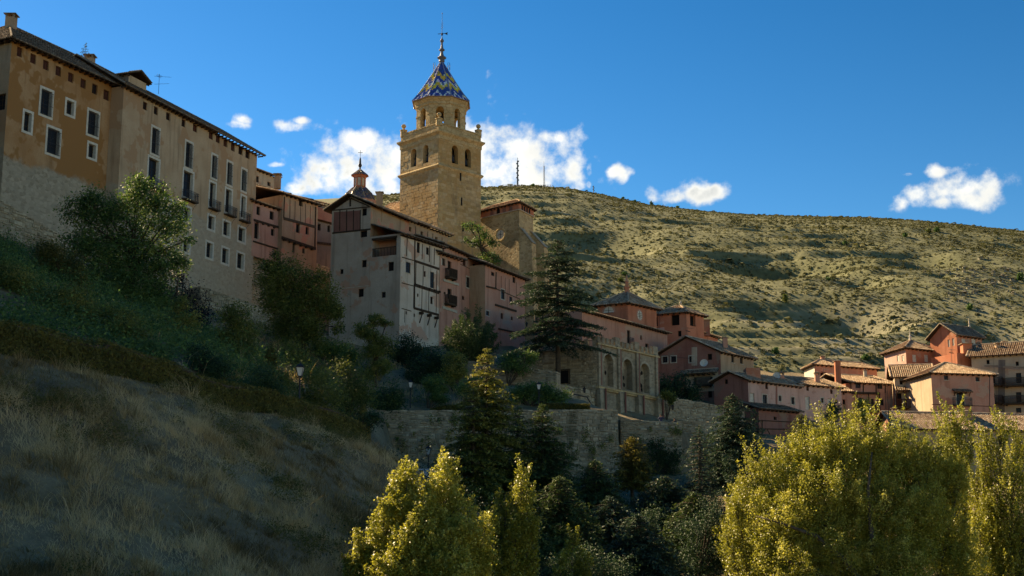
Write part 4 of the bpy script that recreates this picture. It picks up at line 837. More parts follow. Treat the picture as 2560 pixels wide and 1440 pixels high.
for p in (Pl, Pf, Pr, Pb):
    q = V((cx, cy, 0)) + (p - V((cx, cy, 0))) * .93; m = MB(); m.lathe((q.x, q.y, zp - .4), [(.5, 0), (.5, .95), (.58, 1.0), (.58, 1.12), (.36, 1.2), (.18, 1.32), (.14, 1.42), (.3, 1.55), (.38, 1.75), (.3, 1.98), (.1, 2.1)], 10, rot=.2); m.build('ball_finial', M['trim'], t, smooth=False)
# bells
for f, us in ((FL, (1034, 1064)), (FR, (1137.5, 1170))):
    for u in us: a, z = f.hit(u, 386); p = f.pt(a, zt(384), -.7); m = MB(); m.lathe((p.x, p.y, p.z - .5), [(.5, 0), (.42, .12), (.34, .5), (.3, .8), (.14, .98), (.03, 1.02)], 12); m.tube([p + f.d * -.6 + UP * .62, p + f.d * .6 + UP * .62], .09, 6); m.build('bell', M['iron'], t)
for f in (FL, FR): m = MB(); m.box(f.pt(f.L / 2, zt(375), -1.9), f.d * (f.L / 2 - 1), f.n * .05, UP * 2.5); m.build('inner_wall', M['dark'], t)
# octagon
ro = 3.68; OC = []; zo0, zo1 = zc + .45, W(1105, 250, cy - 3.3).z; rv = ro / math.cos(R(22.5))
for k in range(8):
    a0, a1 = R(-90 - 22.5 + 45 * k), R(-90 + 22.5 + 45 * k); OC.append(Fac(V((cx + rv * math.cos(a0), cy + rv * math.sin(a0), 0)), V((cx + rv * math.cos(a1), cy + rv * math.sin(a1), 0)), t))
for f in OC:
    f.archhole(f.L / 2, zt(314, cy - ro) - .3, zt(263, cy - ro) - .15, 1.2, .65); f.wall('trim', [(0, zo0), (f.L, zo0), (f.L, zo1), (0, zo1)], 'octagon_wall')
    m = MB(); m.box(f.pt(f.L / 2, zt(290, cy - ro), -.6), f.d * (f.L / 2 - .3), f.n * .01, UP * .01); 
def octr(name, lev, mat='trim', n=8, rot=R(22.5)):
    m = MB(); m.lathe((cx, cy, 0), [(r / math.cos(R(22.5)), z) for r, z in lev], n, rot=rot); return m.build(name, M[mat], t)
octr('octagon_cornice', [(ro, zo1 - .8), (ro + .12, zo1 - .7), (ro + .12, zo1 - .3), (ro + .3, zo1 - .05), (ro + .42, zo1 + .1), (ro + .42, zo1 + .3), (ro - .4, zo1 + .32)])
for f in OC:
    m = MB(); m.box(f.pt(.32, zt(283, cy - ro), .03), f.d * .3, f.n * .06, UP * .1); m.box(f.pt(f.L - .32, zt(283, cy - ro), .03), f.d * .3, f.n * .06, UP * .1); m.build('impost', M['trim'], t)
p = V((cx, cy, zt(288, cy))); m = MB(); m.lathe((p.x, p.y, p.z - .7), [(.55, 0), (.45, .15), (.36, .6), (.3, .9), (.1, 1.1)], 12); m.tube([p - V((3.2, 0, -.5)), p + V((3.2, 0, .5)) - UP * 0], .07, 6); m.build('bell', M['iron'], t)
# tiled spire
M['spire'] = newmat('glazed_spire_tile')[0]; tt_ = M['spire'].node_tree; bb = tt_.nodes['Principled BSDF']; ac = tt_.nodes.new('ShaderNodeAttribute'); ac.attribute_name = 'col'
tt_.links.new(MIX(tt_, MA(tt_, 'MULTIPLY', sstep(tt_, noise(tt_, pos(tt_), 3, 4, .7), .4, .75), .2), ac.outputs['Color'], (.05, .06, .08)), bb.inputs['Base Color']); bb.inputs['Roughness'].default_value = .35; bb.inputs['Specular IOR Level'].default_value = .5
zs0, zs1 = zo1 + .3, W(1108, 156, cy).z; hS = zs1 - zs0; re = ro + .62
def prof(t_): return re * ((1 - t_) * .93 + .07 * (1 - t_) ** 6) + .16 * t_
m = MB(); NR = 22; BLUE, YEL, WHT = (.018, .075, .32, 1), (.68, .52, .06, 1), (.62, .68, .72, 1)
for k in range(8):
    a0 = R(-90 - 22.5 + 45 * k); a1 = a0 + R(45)
    for i in range(NR):
        t0, t1 = i / NR, (i + 1) / NR; r0, r1 = prof(t0) / math.cos(R(22.5)), prof(t1) / math.cos(R(22.5)); z0, z1 = zs0 + hS * t0, zs0 + hS * t1
        L0, R0_ = V((cx + r0 * math.cos(a0), cy + r0 * math.sin(a0), z0)), V((cx + r0 * math.cos(a1), cy + r0 * math.sin(a1), z0)); L1, R1_ = V((cx + r1 * math.cos(a0), cy + r1 * math.sin(a0), z1)), V((cx + r1 * math.cos(a1), cy + r1 * math.sin(a1), z1))
        wdt = (L0 - R0_).length; nc = max(2, int(round(wdt / .3))); nrm = ((L0 + R0_) / 2 - V((cx, cy, z0))).normalized() + UP * .7; nrm.normalize()
        for j in range(nc):
            u0, u1 = j / nc, (j + 1) / nc; s = ((u0 + u1) / 2 - .5) * wdt   # metres from the face's middle
            zig = abs(((s / 1.7 + .25) % 1) - .5) * 2 * 3.6; rr_ = i - zig; c = BLUE
            for b0 in (3.2, 9.6):
                if b0 <= rr_ < b0 + 2.2: c = YEL
                elif b0 + 2.2 <= rr_ < b0 + 4.0: c = WHT if (j + i) % 4 else BLUE
            if -1.6 <= rr_ < -.4: c = WHT
            if t0 > .78: c = BLUE
            c = tuple(x * random.uniform(.75, 1.2) for x in c[:3]) + (1,)
            p0, p1, p2, p3 = L0.lerp(R0_, u0), L0.lerp(R0_, u1), L1.lerp(R1_, u1), L1.lerp(R1_, u0); o_ = nrm * random.uniform(.04, .06); mid0, mid1 = (p0 + p1) / 2 + nrm * .11, (p2 + p3) / 2 + nrm * .07
            m.poly([p0 + o_, mid0, mid1, p3]); m.poly([mid0, p1 + o_, p2, mid1]); m.poly([p0, p1, p1 + o_, mid0, p0 + o_]); m.c += [c, c, c]
    ea, eb_ = V((cx + re / .924 * math.cos(a0), cy + re / .924 * math.sin(a0), zs0)), V((cx, cy, zs1))
    for i in range(14): ta, tb = i / 14, (i + 1) / 14; pa, pb = V((cx + prof(ta) / .924 * 1.012 * math.cos(a0), cy + prof(ta) / .924 * 1.012 * math.sin(a0), zs0 + hS * ta + .05)), V((cx + prof(tb) / .924 * 1.012 * math.cos(a0), cy + prof(tb) / .924 * 1.012 * math.sin(a0), zs0 + hS * tb + .05)); n0 = len(m.f); m.tube([pa, pb], .1, 5); m.c += [(.16, .22, .34, 1)] * (len(m.f) - n0)
sp_o = m.build('spire', M['spire'], t)
octr('spire_eave', [(re - .3, zs0 - .12), (re + .02, zs0 - .06), (re + .04, zs0 + .03), (re - .3, zs0 + .05)], 'tileold')
m = MB(); q = 1 / 3500 * cy; m.lathe((cx, cy, zs1), [(r_ * q * 1.0, (157 - v_) * q * 1.02) for r_, v_ in ((3, 160), (8, 155), (7, 149), (11, 146.5), (12.5, 145), (11, 143), (6, 140), (4, 133), (3.5, 127), (7.5, 124.5), (7.5, 122), (4, 119), (2.6, 110), (2.8, 103), (5, 100), (5.2, 97), (3.5, 94), (1.6, 91.5), (.8, 86), (.5, 50), (.35, 20))], 12); fin = m.build('finial', M['steel'], t, smooth=False)
zz = lambda v: zs1 + (157 - v) * q * 1.02
m = MB(); m.tube([(cx - .65, cy, zz(79.5)), (cx + .7, cy - .1, zz(78))], .05, 5); m.poly([V((cx + .45, cy - .06, zz(79))), V((cx + .85, cy - .1, zz(74.5))), V((cx + .85, cy - .1, zz(83)))]); m.poly([V((cx + .45, cy - .02, zz(79))), V((cx + .85, cy - .06, zz(74.5))), V((cx + .85, cy - .06, zz(83)))]); m.lathe((cx, cy, zz(80)), [(.05, -.25), (.16, -.1), (.16, .1), (.05, .25)], 8)
for k in range(6): m.tube([(cx, cy, zz(66 - 3 * k)), (cx + (.18 if k % 2 else -.18), cy, zz(63 - 3 * k))], .02, 4)
m.lathe((cx, cy, zz(23)), [(.02, -.1), (.09, 0), (.02, .1)], 6); m.build('weather_vane', M['iron'], fin)
m = MB(); zr0, zr1 = W(1108, 180, cy).z, W(1108, 160, cy).z
for s_ in (-1, 1):
    for k in range(4): m.tube([(cx + s_ * (1.25 - .3 * (k > 1)), cy + (-.5, .5, .5, -.5)[k], zr0), (cx + s_ * (1.25 - .3 * (k > 1)), cy + (-.5, .5, .5, -.5)[k], zr1)], .025, 4)
    for z in (zr1, (zr0 + zr1) / 2): m.tube([(cx + s_ * .95, cy - .5, z), (cx + s_ * 1.25, cy - .5, z), (cx + s_ * 1.25, cy + .5, z), (cx + s_ * .95, cy + .5, z)], .02, 4)
m.build('ladder_rail', M['iron'], t)
# ------------------------------------------------------------------ church body and apse
z = W(1297.6, 507, 203).z; A, B, C = W(1196, 494, 209), W(1297.6, 507, 203), W(1333, 532, 207.5)
A = V((A.x, A.y, z)); C = V((C.x, C.y, z)); H = House('church_apse', 'stone church apse with orange brick gallery and round window beside the tower', A, B, C, 28, 'church')
f = H.L; a, zo = f.hit(1251.6, 586.6)
zg = f.hit(1270, 531)[1]
H.finish('church', 'church', zt=z - .05)
for f, us in ((H.L, ((1231, 516), (1247, 519), (1262, 521), (1278, 523))), (H.R, ((1304, 529), (1310, 532), (1316, 536), (1322, 539)))):
    m = MB(); m.box(f.pt(f.L / 2, (z + zg) / 2, .04), f.d * (f.L / 2 + (.06 if f is H.L else .0)), f.n * .06, UP * ((z - zg) / 2)); gal = m.build('gallery', M['orange'], H.root)
    m = MB(); m.box(f.pt(f.L / 2, zg + .02, .1), f.d * (f.L / 2 + .08), f.n * .12, UP * .06); m.build('band', M['cream'], gal)
    for i, (u, v) in enumerate(us):
        a_, z_ = f.hit(u, v); m = MB(); w_ = .36 if f is H.L else .3; K = 7; zz0 = zg + .14; zs_ = zg + .72
        prf = [(a_ - w_, zz0), (a_ + w_, zz0)] + [(a_ + w_ * math.cos(math.pi * k / K), zs_ + w_ * .9 * math.sin(math.pi * k / K)) for k in range(K + 1)]
        m.poly([f.pt(x_, y_, .107) for x_, y_ in prf]); m.build('gallery_arch', M['dark'] if (i == 1 and f is H.L) or f is H.R else M['darkred'], gal)
        m = MB()
        for k in range(K): p_, q_ = prf[2 + k], prf[3 + k]; m.tube([f.pt(*p_, .11), f.pt(*q_, .11)], .045, 4)
        m.build('arch_ring', M['orange'], gal)
f = H.L; p = f.pt(a, zo, .0); m = MB(); K = 20
for r0, r1, o0, o1 in ((1.15, 1.0, 0, .14), (1.0, .78, .14, .12), (.78, .7, .12, .02)):
    for k in range(K):
        w0, w1 = 2 * math.pi * k / K, 2 * math.pi * (k + 1) / K; P = lambda r, w, o: f.pt(a + r * math.cos(w), zo + r * math.sin(w), o); m.poly([P(r0, w0, o0), P(r0, w1, o0), P(r1, w1, o1), P(r1, w0, o1)])
ow = m.build('round_window', M['trim'], H.root); m = MB(); m.poly([f.pt(a + .75 * math.cos(2 * math.pi * k / K), zo + .75 * math.sin(2 * math.pi * k / K), .03) for k in range(K)]); m.build('pane', M['white'], ow)
m = MB(); m.box(f.pt(a, zo, .05), f.d * .03, f.n * .02, UP * .58); m.box(f.pt(a, zo, .05), f.d * .58, f.n * .02, UP * .03); m.build('glazing_bar', M['iron'], ow)
# buttresses
def buttress(root, f, a, w, ztop, zbot, d0, d1):
    m = MB(); h = w / 2; T = [f.pt(a - h, ztop, 0), f.pt(a + h, ztop, 0), f.pt(a + h, ztop - 2.6, d0), f.pt(a - h, ztop - 2.6, d0)]; Bq = [f.pt(a - h, zbot, 0), f.pt(a + h, zbot, 0), f.pt(a + h, zbot, d1), f.pt(a - h, zbot, d1)]
    m.poly(T); m.poly([T[3], T[2], Bq[2], Bq[3]]); m.poly([T[0], T[3], Bq[3], Bq[0]]); m.poly([T[1], Bq[1], Bq[2], T[2]]); m.build('buttress', M['church'], root)
    m = MB(); e = .05; m.poly([T[0] - f.d * .1 + f.n * .02 + UP * e, T[1] + f.d * .1 + f.n * .02 + UP * e, T[2] + f.d * .1 + f.n * .12 + UP * e, T[3] - f.d * .1 + f.n * .12 + UP * e]); m.build('buttress_cap', M['rub'], root)
f = H.L; a_, z_ = f.hit(1290, 565); buttress(H.root, H.R, .9, 1.5, W(1292, 563, 202).z, 28, 2.0, 2.6); buttress(H.root, H.R, H.R.L - .2, 1.4, W(1330, 580, 207).z, 28, 2.2, 2.8)
H.roof(1.3, .55, axis=0, hip=.8, mat='tile')
# nave roof seen left of the tower
z = W(950, 545, 212).z; H = face_house('church_nave', 'sunlit tiled church roof between the chimney and the tower', W(935, 545, 212), V((W(1010, 545, 209).x, 209, z)), 34, None, 9, 'church'); H.finish('church', 'church'); H.roof(3.2, .4, axis=1, hip=0)
# ------------------------------------------------------------------ terrace bastion
A, B, C = W(1299, 868, 154), W(1492, 857, 150), W(1645, 891, 160); zt_ = B.z; A.z = C.z = zt_; zb = 12
t = thing('bastion', 'stone bastion terrace with three blind arches and battlements', 'bastion', V((B.x, B.y, zb))); f = Fac(A, B, t)
rubble(t, A, B, zb, zt_ - .5, zt_ - .5, .38, thick=.6, cap=False, core='mort')
a, z = f.hit(1411.6, 943); m = MB(); m.box(f.pt(a, z, .06), f.d * .5, f.n * .06, UP * .68); m.build('door', M['dark'], t); m = MB()
for s_ in (-1, 1): m.box(f.pt(a + s_ * .6, z, .1), f.d * .1, f.n * .06, UP * .78)
m.box(f.pt(a, z + .78, .1), f.d * .7, f.n * .07, UP * .1); m.build('door_frame', M['oldwood'], t)
m = MB(); m.box(f.pt(f.L / 2, zt_ - .45, .1), f.d * (f.L / 2), f.n * .18, UP * .08); m.build('ledge', M['rub'], t)
m = MB(); pts = [f.pt(0, zt_ - .5, -.55), f.pt(f.L, zt_ - .5, -.55)]; Fr = Fac(B, C, t); m.poly([V((p.x, p.y, zt_ - .52)) for p in (A, B, C, A + C - B)]); m.build('terrace_floor', M['rub'], t)
k = 9; rl = MB()
for i in range(k + 1):
    x_ = .3 + (f.L - .6) * i / k; m = MB(); m.box(f.pt(x_, zt_ - .05, -.2), f.d * .2, f.n * .2, UP * .45); m.box(f.pt(x_, zt_ + .43, -.2), f.d * .26, f.n * .26, UP * .05); m.build('railing_post', M['rub'], t)
    if i < k:
        w_ = (f.L - .6) / k
        for j in range(1, 10): rl.box(f.pt(x_ + w_ * j / 10, zt_ - .05, -.2), f.d * .013, f.n * .013, UP * .38)
        rl.box(f.pt(x_ + w_ / 2, zt_ + .33, -.2), f.d * w_ / 2, f.n * .025, UP * .025)
rl.build('railing', M['iron'], t)
f = Fr; zm = f.hit(1490, 968)[1]; zw = zt_ + .15
M['bast'] = stone('bastion_stone', (.215, .175, .12), (.37, .31, .215), (.31, .26, .18), 2.6)
for u in (1521, 1569, 1612): a, _ = f.hit(u, 930); f.archhole(a, zm + .35, f.hit(u, 886 + (u - 1521) * .25)[1], 1.95, .75)
f.wall('bast', [(0, zb), (f.L, zb), (f.L, zw), (0, zw)])
for u in (1521, 1569, 1612):
    a, _ = f.hit(u, 930); z1 = f.hit(u, 886 + (u - 1521) * .25)[1]; m = MB(); m.poly([f.pt(a - 1, zm + .3, -.74), f.pt(a + 1, zm + .3, -.74), f.pt(a + 1, z1, -.74), f.pt(a - 1, z1, -.74)]); nb_ = m.build('niche_back', M['bast'], t); m = MB(); K = 10
    for k in range(K): w0, w1 = math.pi * k / K, math.pi * (k + 1) / K; m.poly([f.pt(a + r_ * math.cos(w), z1 - .975 + r_ * math.sin(w), .05) for r_, w in ((.98, w0), (1.25, w0), (1.25, w1), (.98, w1))]); m.poly([f.pt(a + .98 * math.cos(w), z1 - .975 + .98 * math.sin(w), o_) for w, o_ in ((w0, .05), (w1, .05), (w1, -.1), (w0, -.1))])
    m.build('arch_ring', M['rub'], t)
    for k in range(7): m = MB(); x_, y_ = random.uniform(-.7, .7), random.uniform(.3, 2.6); m.lathe((0, 0, 0), [(.01, 0), (.2, .02), (.01, .04)], 6); m.v = [tuple(f.pt(a + x_ + p_[0], zm + .5 + y_ + p_[1] * 1.3, -.73 + p_[2])) for p_ in m.v]; m.build('putlog_hole', M['dark'], nb_)
for u in (1492, 1546, 1592, 1640):
    a, _ = f.hit(u, 930); a = min(max(a, .3), f.L - .3); m = MB(); m.box(f.pt(a, (zm + zw) / 2 + .1, .1), f.d * .28, f.n * .12, UP * ((zw - zm) / 2 - .1)); pl = m.build('pilaster', M['bast'], t)
    m = MB(); m.box(f.pt(a + .22, (zm + zw) / 2, .13), f.d * .09, f.n * .11, UP * ((zw - zm) / 2 - .3)); m.build('brick_edge', M['darkred'], pl)
    m = MB(); b_ = [f.pt(a - .5, zb, .75), f.pt(a + .5, zb, .75), f.pt(a + .45, zm - .1, .45), f.pt(a - .45, zm - .1, .45)]; c_ = [f.pt(a - .5, zb, 0), f.pt(a + .5, zb, 0), f.pt(a + .45, zm - .1, 0), f.pt(a - .45, zm - .1, 0)]; m.poly(b_)
    for i in range(4): m.poly([b_[i], b_[(i + 1) % 4], c_[(i + 1) % 4], c_[i]])
    bt = m.build('lower_buttress', M['bast'], t); m = MB(); m.box(f.pt(a + .38, (zb + zm) / 2, .64), f.d * .1, f.n * .06, UP * ((zm - zb) / 2 - .1)); m.build('brick_edge', M['darkred'], bt)
m = MB(); m.box(f.pt(f.L / 2, zm, .12), f.d * (f.L / 2 + .2), f.n * .24, UP * .1); m.box(f.pt(f.L / 2, zm - .2, .1), f.d * (f.L / 2 + .1), f.n * .15, UP * .08); m.build('moulding', M['trim'], t)
m = MB(); m.box(f.pt(f.L / 2, zw - .25, .1), f.d * (f.L / 2 + .1), f.n * .14, UP * .07); m.build('moulding', M['trim'], t)
a = .1
while a < f.L - .4:
    big = min(abs(a + .4 - f.hit(u, 930)[0]) for u in (1492, 1546, 1592, 1640)) < .5; w_ = .95 if big else .5; h_ = .95 if big else .6
    m = MB(); m.box(f.pt(a + w_ / 2, zw + h_ / 2, -.2), f.d * (w_ / 2), f.n * .25, UP * (h_ / 2)); m.build('merlon', M['bast'], t); a += w_ + .38
# walls joining the bastion
t = thing('stone_wall', 'stone stair wall below the bastion door with a dark handrail', 'wall', W(1440, 1030, 144)); rubble(t, W(1386, 962, 144), W(1486, 970, 149), 11, W(1386, 962, 144).z, W(1386, 966, 144).z, .45)
m = MB(); m.tube([W(1432, 985, 143.5), W(1468, 993, 145), W(1482, 1018, 145)], .06, 5); m.build('handrail', M['iron'], t)
t = thing('stone_wall', 'long stone wall right of the bastion below the dark shrubs', 'wall', W(1720, 1060, 158)); rubble(t, W(1644, 990, 160), W(1792, 1014, 164), 10, W(1644, 990, 160).z, W(1792, 1016, 164).z, .4)
t = thing('stone_wall', 'low dry stone wall on the slope left of the tall cedar', 'wall', W(1300, 965, 136)); rubble(t, W(1170, 905, 140), W(1392, 938, 137), 12, W(1170, 905, 140).z, W(1392, 934, 137).z, .5)
t = thing('retaining_wall', 'broad stone retaining wall behind the golden conifers', 'wall', W(1200, 1190, 120)); rubble(t, W(940, 1030, 119.9), W(1545, 1041, 122.6), 4, W(950, 1030, 119.9).z, W(1545, 1028, 122.6).z, .33, thick=1.1); rubble(t, W(938, 1030, 123), W(940, 1030, 119.9), 4, W(950, 1030, 119.9).z, W(950, 1030, 119.9).z, .5, thick=.5, cap=False)
t = thing('retaining_wall', 'mossy stepped retaining wall below the bastion with two visitors on top', 'wall', W(1620, 1190, 127)); rubble(t, W(1551, 1055, 126.6), W(1704, 1057, 127.2), 4, W(1551, 1052, 126.6).z, W(1704, 1060, 127.2).z, .33, thick=1.1); 
t = thing('retaining_wall', 'pale retaining wall end behind the dark cedars', 'wall', W(1750, 1190, 139)); rubble(t, W(1690, 1060, 138), W(1860, 1066, 142), 4, W(1690, 1056, 138).z, W(1860, 1060, 142).z, .33, thick=1.1)
# ------------------------------------------------------------------ orange convent
A, B, C = W(1494, 762, 184), W(1569, 757.5, 182), W(1641, 772, 186.5); A.z = C.z = B.z; H = House('convent_block', 'orange convent block with hipped roof and round windows behind the cedar', A, B, C, 20, 'convent')
def roundwin(f, root, u, v, r, half=False):
    a, z = f.hit(u, v); m = MB(); K = 16; e = math.pi if half else 2 * math.pi
    for k in range(K): w0, w1 = e * k / K, e * (k + 1) / K; m.poly([f.pt(a + q * math.cos(w), z + q * 1.15 * math.sin(w), o_) for q, w, o_ in ((r, w0, .06), (r * 1.3, w0, .03), (r * 1.3, w1, .03), (r, w1, .06))])
    o = m.build('round_window', M['salmon'], root); m = MB(); m.poly([f.pt(a + r * math.cos(e * k / K), z + r * 1.15 * math.sin(e * k / K), .02) for k in range(K + (1 if half else 0))]); m.build('pane', M['white'], o)
    m = MB(); m.box(f.pt(a, z + (r * .5 if half else 0), .04), f.d * .03, f.n * .015, UP * (r * (.5 if half else 1)));
    for y_ in (-.4, 0, .4): m.box(f.pt(a, z + abs(y_) * r if half else z + y_ * r, .04), f.d * r * .9, f.n * .015, UP * .02)
    m.build('glazing_bar', M['wood'], o)
roundwin(H.R, H.root, 1599, 788, .55); roundwin(H.L, H.root, 1522, 782, .75, True); H.finish('orange', 'orange'); o, c_, r0, r1 = H.roof(2.0, .6, axis=0, hip=1.0)
m = MB(); p = (r0 + r1) / 2; m.lathe((p.x, p.y, p.z - .2), [(.42, 0), (.42, .7), (.55, .75), (.55, .9), (.3, .95), (.3, 1.5), (.4, 1.55), (.2, 1.8), (.12, 2.3), (.02, 2.7)], 4, rot=.785); m.build('pinnacle', M['orange'], H.root)
z = W(1560, 801, 176).z; H = face_house('convent_wing', 'long salmon convent wing with lean-to roof above the bastion', WZ(1455, 775, z), WZ(1668, 832, z), 18, None, 7, 'convent')
f = H.R; f.win(1572, 842, 8, 32, 'hole'); f.balc(1574, 862, 12, .9, .35); f.win(1603, 844, 5, 12, 'hole'); f.win(1617.6, 865, 9, 12, 'hole'); f.win(1640, 872, 9, 10, 'hole'); H.finish('salmon', 'salmon'); shed(H.root, H.B, H.C, H.zt + .1, 6.8, 2.0, .6, 'tile')
# tower house
A, B, C = W(1633, 787, 192), W(1716, 781, 190), W(1759, 788, 193); A.z = C.z = B.z; H = House('tower_house', 'square red orange tower house with large dark openings', A, B, C, 18)
H.L.win(1688, 800, 21, 27, 'hole', .5); H.L.win(1640, 803, 9, 24, 'hole', .5); H.R.win(1732, 802, 14, 26, 'hole', .5); H.L.win(1699, 834, 9, 15, 'hole'); H.L.beam(1636, 836, 1662, 832, 1.6, .03, 'rose', 'patch'); H.finish('orange', 'orange'); o, c_, r0, r1 = H.roof(1.2, .5, axis=0, hip=1.0)
m = MB(); p = r0; m.lathe((r1.x, r1.y, r1.z), [(.15, 0), (.12, .3), (.2, .4), (.03, .8)], 8); m.build('finial', M['cream'], H.root)
z = W(1752, 832, 194).z; H = face_house('house_annex', 'low red annex with chimney right of the tower house', W(1742, 829, 193), WZ(1794, 845, z), 18, None, 6); H.finish('orange', 'orange'); H.roof(1.0, .45, axis=1, hip=0); chimney(H.root, W(1766, 826, 195), .9, 1.4, 'red', vents=False)
# red house
A, B, C = W(1640, 873, 181), W(1801, 884, 177), W(1884, 897, 183); zr = W(1801, 881, 177).z; A.z = B.z = C.z = zr
H = House('red_house', 'dark red gabled house with satellite dish and lower balcony', A, B, C, 12); f = H.L
for u, v, w, h, k in ((1662.5, 899, 12, 16, 'trim'), (1684, 898, 12, 16, 'trim'), (1728.6, 898, 11, 15, 'trim'), (1774.4, 892, 11, 16, 'hole'), (1777, 942, 13, 34, 'plain'), (1742, 945, 12, 30, 'plain'), (1690, 950, 12, 18, 'hole'), (1775, 985, 10, 18, 'hole')): f.win(u, v, w, h, k, .25)
H.R.win(1832, 898, 7, 17, 'sill'); H.R.win(1853.6, 902, 7, 16, 'sill'); f.balc(1762, 964, 40, 1.0, .9, False); gz = W(1700, 847, 180).z - zr
f.beam(1736, 868, 1736, 914, .75, .02, 'buff', 'drain_panel'); H.finish('red', 'brownt', gL=gz); H.roof(gz, .4, axis=1, hip=0); shed(H.root, f.pt(f.hit(1705, 920)[0], 0), f.pt(f.hit(1796, 920)[0], 0), f.hit(1750, 924)[1], .6, .35, 1.0, 'tileold', .1)
m = MB(); a, z = f.hit(1750, 948); m.box(f.pt(f.hit(1755, 950)[0], f.hit(1755, 950)[1], .02), f.d * 2.2, f.n * .02, UP * 1.5); m.build('lower_wall', M['buff'], H.root); chimney(H.root, W(1813, 870, 182), .6, 1.3, 'salmon', vents=False)
def dish(name, label, p, r):
    m = MB(); K = 14; n_ = (V((-.3, -1, .35))).normalized(); s_ = n_.cross(UP).normalized(); u_ = s_.cross(n_); prev = None
    for i, (q, dpt) in enumerate(((.05, 0), (.6, .06), (1.0, .2))):
        ring_ = [p + (s_ * math.cos(2 * math.pi * k / K) + u_ * math.sin(2 * math.pi * k / K)) * (q * r) + n_ * (dpt * r) for k in range(K)]
        if prev:
            for k in range(K): m.poly([prev[k], prev[(k + 1) % K], ring_[(k + 1) % K], ring_[k]])
        prev = ring_
    m.tube([p + n_ * .05 - u_ * r * .8, p + n_ * (r * 1.0)], .02, 4); m.tube([p - n_ * .5, p], .04, 5); return tag(m.build(name, M['white'], None, smooth=False), label, 'satellite dish')
dish('satellite_dish', 'white satellite dish on the dark red house wall', W(1760, 908, 176.5), .52); dish('satellite_dish', 'white satellite dish on the ridge of the pink row', W(1942, 940, 178), .5)
# pink row
A, B, C = W(1785, 955, 174), W(1870, 952, 172), W(1996, 968, 178); zr = B.z; A.z = C.z = zr; gz = W(1830, 932, 173).z - zr
H = House('pink_house', 'pink house with dark red shaded gable end above the conifers', A, B, C, 8); H.L.win(1815.6, 954, 8, 12, 'hole'); f = H.R
for u, v, w, h, k in ((1916.7, 967, 7, 12, 'hatch'), (1881, 1001, 11, 37, 'blind'), (1912, 998, 11, 22, 'trim'), (1950, 996, 7, 13, 'trim'), (1982, 1002, 8, 17, 'trim'), (1938, 1046, 6, 9, 'hole')): f.win(u, v, w, h, k, .22)
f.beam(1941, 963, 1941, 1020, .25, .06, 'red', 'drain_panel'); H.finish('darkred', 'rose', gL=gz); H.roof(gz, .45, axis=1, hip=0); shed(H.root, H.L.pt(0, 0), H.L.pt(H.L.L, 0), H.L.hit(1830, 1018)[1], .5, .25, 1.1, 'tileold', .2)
m = MB(); p = W(1880, 936, 175); m.box(p, V((.9, 0, 0)), V((0, 1, 0)), UP * .7); m.build('roof_box', M['orange'], H.root); chimney(H.root, W(1953, 948, 179), .7, .5, 'salmon'); 
ft = Fac(W(1895, 1016, 171), WZ(1998, 1037, W(1895, 1016, 171).z), H.root)
B_, C_ = W(1996, 963, 178.6), W(2103, 973, 182); C_.z = B_.z = W(1996, 962, 178.6).z; H2 = face_house('pink_house', 'paler pink row house with tall white roller blind', B_, C_, 8, None, 8); f = H2.R
for u, v, w, h, k in ((2019, 971, 6, 12, 'hatch'), (2019, 1008, 11, 32, 'blind'), (2078.6, 979, 6, 12, 'hatch'), (2055.6, 1001, 6, 12, 'trim'), (2074, 1006, 11, 20, 'blind'), (2091, 1004, 6, 10, 'hatch')): f.win(u, v, w, h, k, .22)
H2.finish('rose', 'rose'); H2.roof(1.5, .45, axis=1, hip=0); chimney(H2.root, W(2043, 950, 182), .6, .6, 'salmon')
A, B, C = W(1890, 1020, 169.5), W(1896, 1018, 169), W(2000, 1042, 173); A = B + V((-1, 3, 0)); C.z = A.z = B.z; H = face_house('lean_to_house', 'low dark red lean-to house with timber posts under the pink row', B, C, 5, None, 3.0); f = H.R
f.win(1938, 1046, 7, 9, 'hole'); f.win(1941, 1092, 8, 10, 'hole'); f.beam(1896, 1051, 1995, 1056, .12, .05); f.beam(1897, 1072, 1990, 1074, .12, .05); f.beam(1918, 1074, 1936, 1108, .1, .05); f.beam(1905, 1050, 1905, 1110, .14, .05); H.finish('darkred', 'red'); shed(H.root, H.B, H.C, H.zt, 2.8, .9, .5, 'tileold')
H = face_house('lean_to_house', 'low buff lean-to below the dark red gable end', W(1786, 1022, 171), WZ(1868, 1022, W(1786, 1022, 171).z), 5, None, 2.5); H.R.win(1815, 1040, 10, 20, 'hole'); H.R.balc(1820, 1062, 40, .9, .5, False); H.finish('buff', 'buff')
# ------------------------------------------------------------------ houses on the right
A, B, C = W(2010, 920, 212), W(2036, 912, 207), W(2192, 918, 212); A.z = C.z = B.z; H = House('orange_house', 'orange house with white sunlit end wall behind the pink row', A, B, C, 16); H.R.win(2056, 938, 10, 13, 'hole'); H.finish('white', 'salmon'); H.roof(1.1, .5, axis=1, hip=.8); chimney(H.root, W(2057, 900, 211), .6, .5, 'salmon', vents=False)
A, B, C = W(2060, 955, 196), W(2125, 957, 193), W(2230, 957, 195); zr = B.z; A.z = C.z = zr
H = House('balcony_house', 'small salmon house with timber balcony and pale lit roof', A + V((-1.0, 5, 0)), B, C, 8); f = H.R
for u, v, w, h, k in ((2145, 964, 13, 12, 'plain'), (2199.5, 966, 13, 12, 'plain'), (2181, 1004, 8, 14, 'plain'), (2203.5, 1006, 11, 15, 'plain'), (2150, 1003, 8, 18, 'hole')): f.win(u, v, w, h, k, .2)
f.balc(2165, 1029, 58, 1.0, .8, False); f.beam(2126, 983, 2198, 984, .3, .3, 'wood')
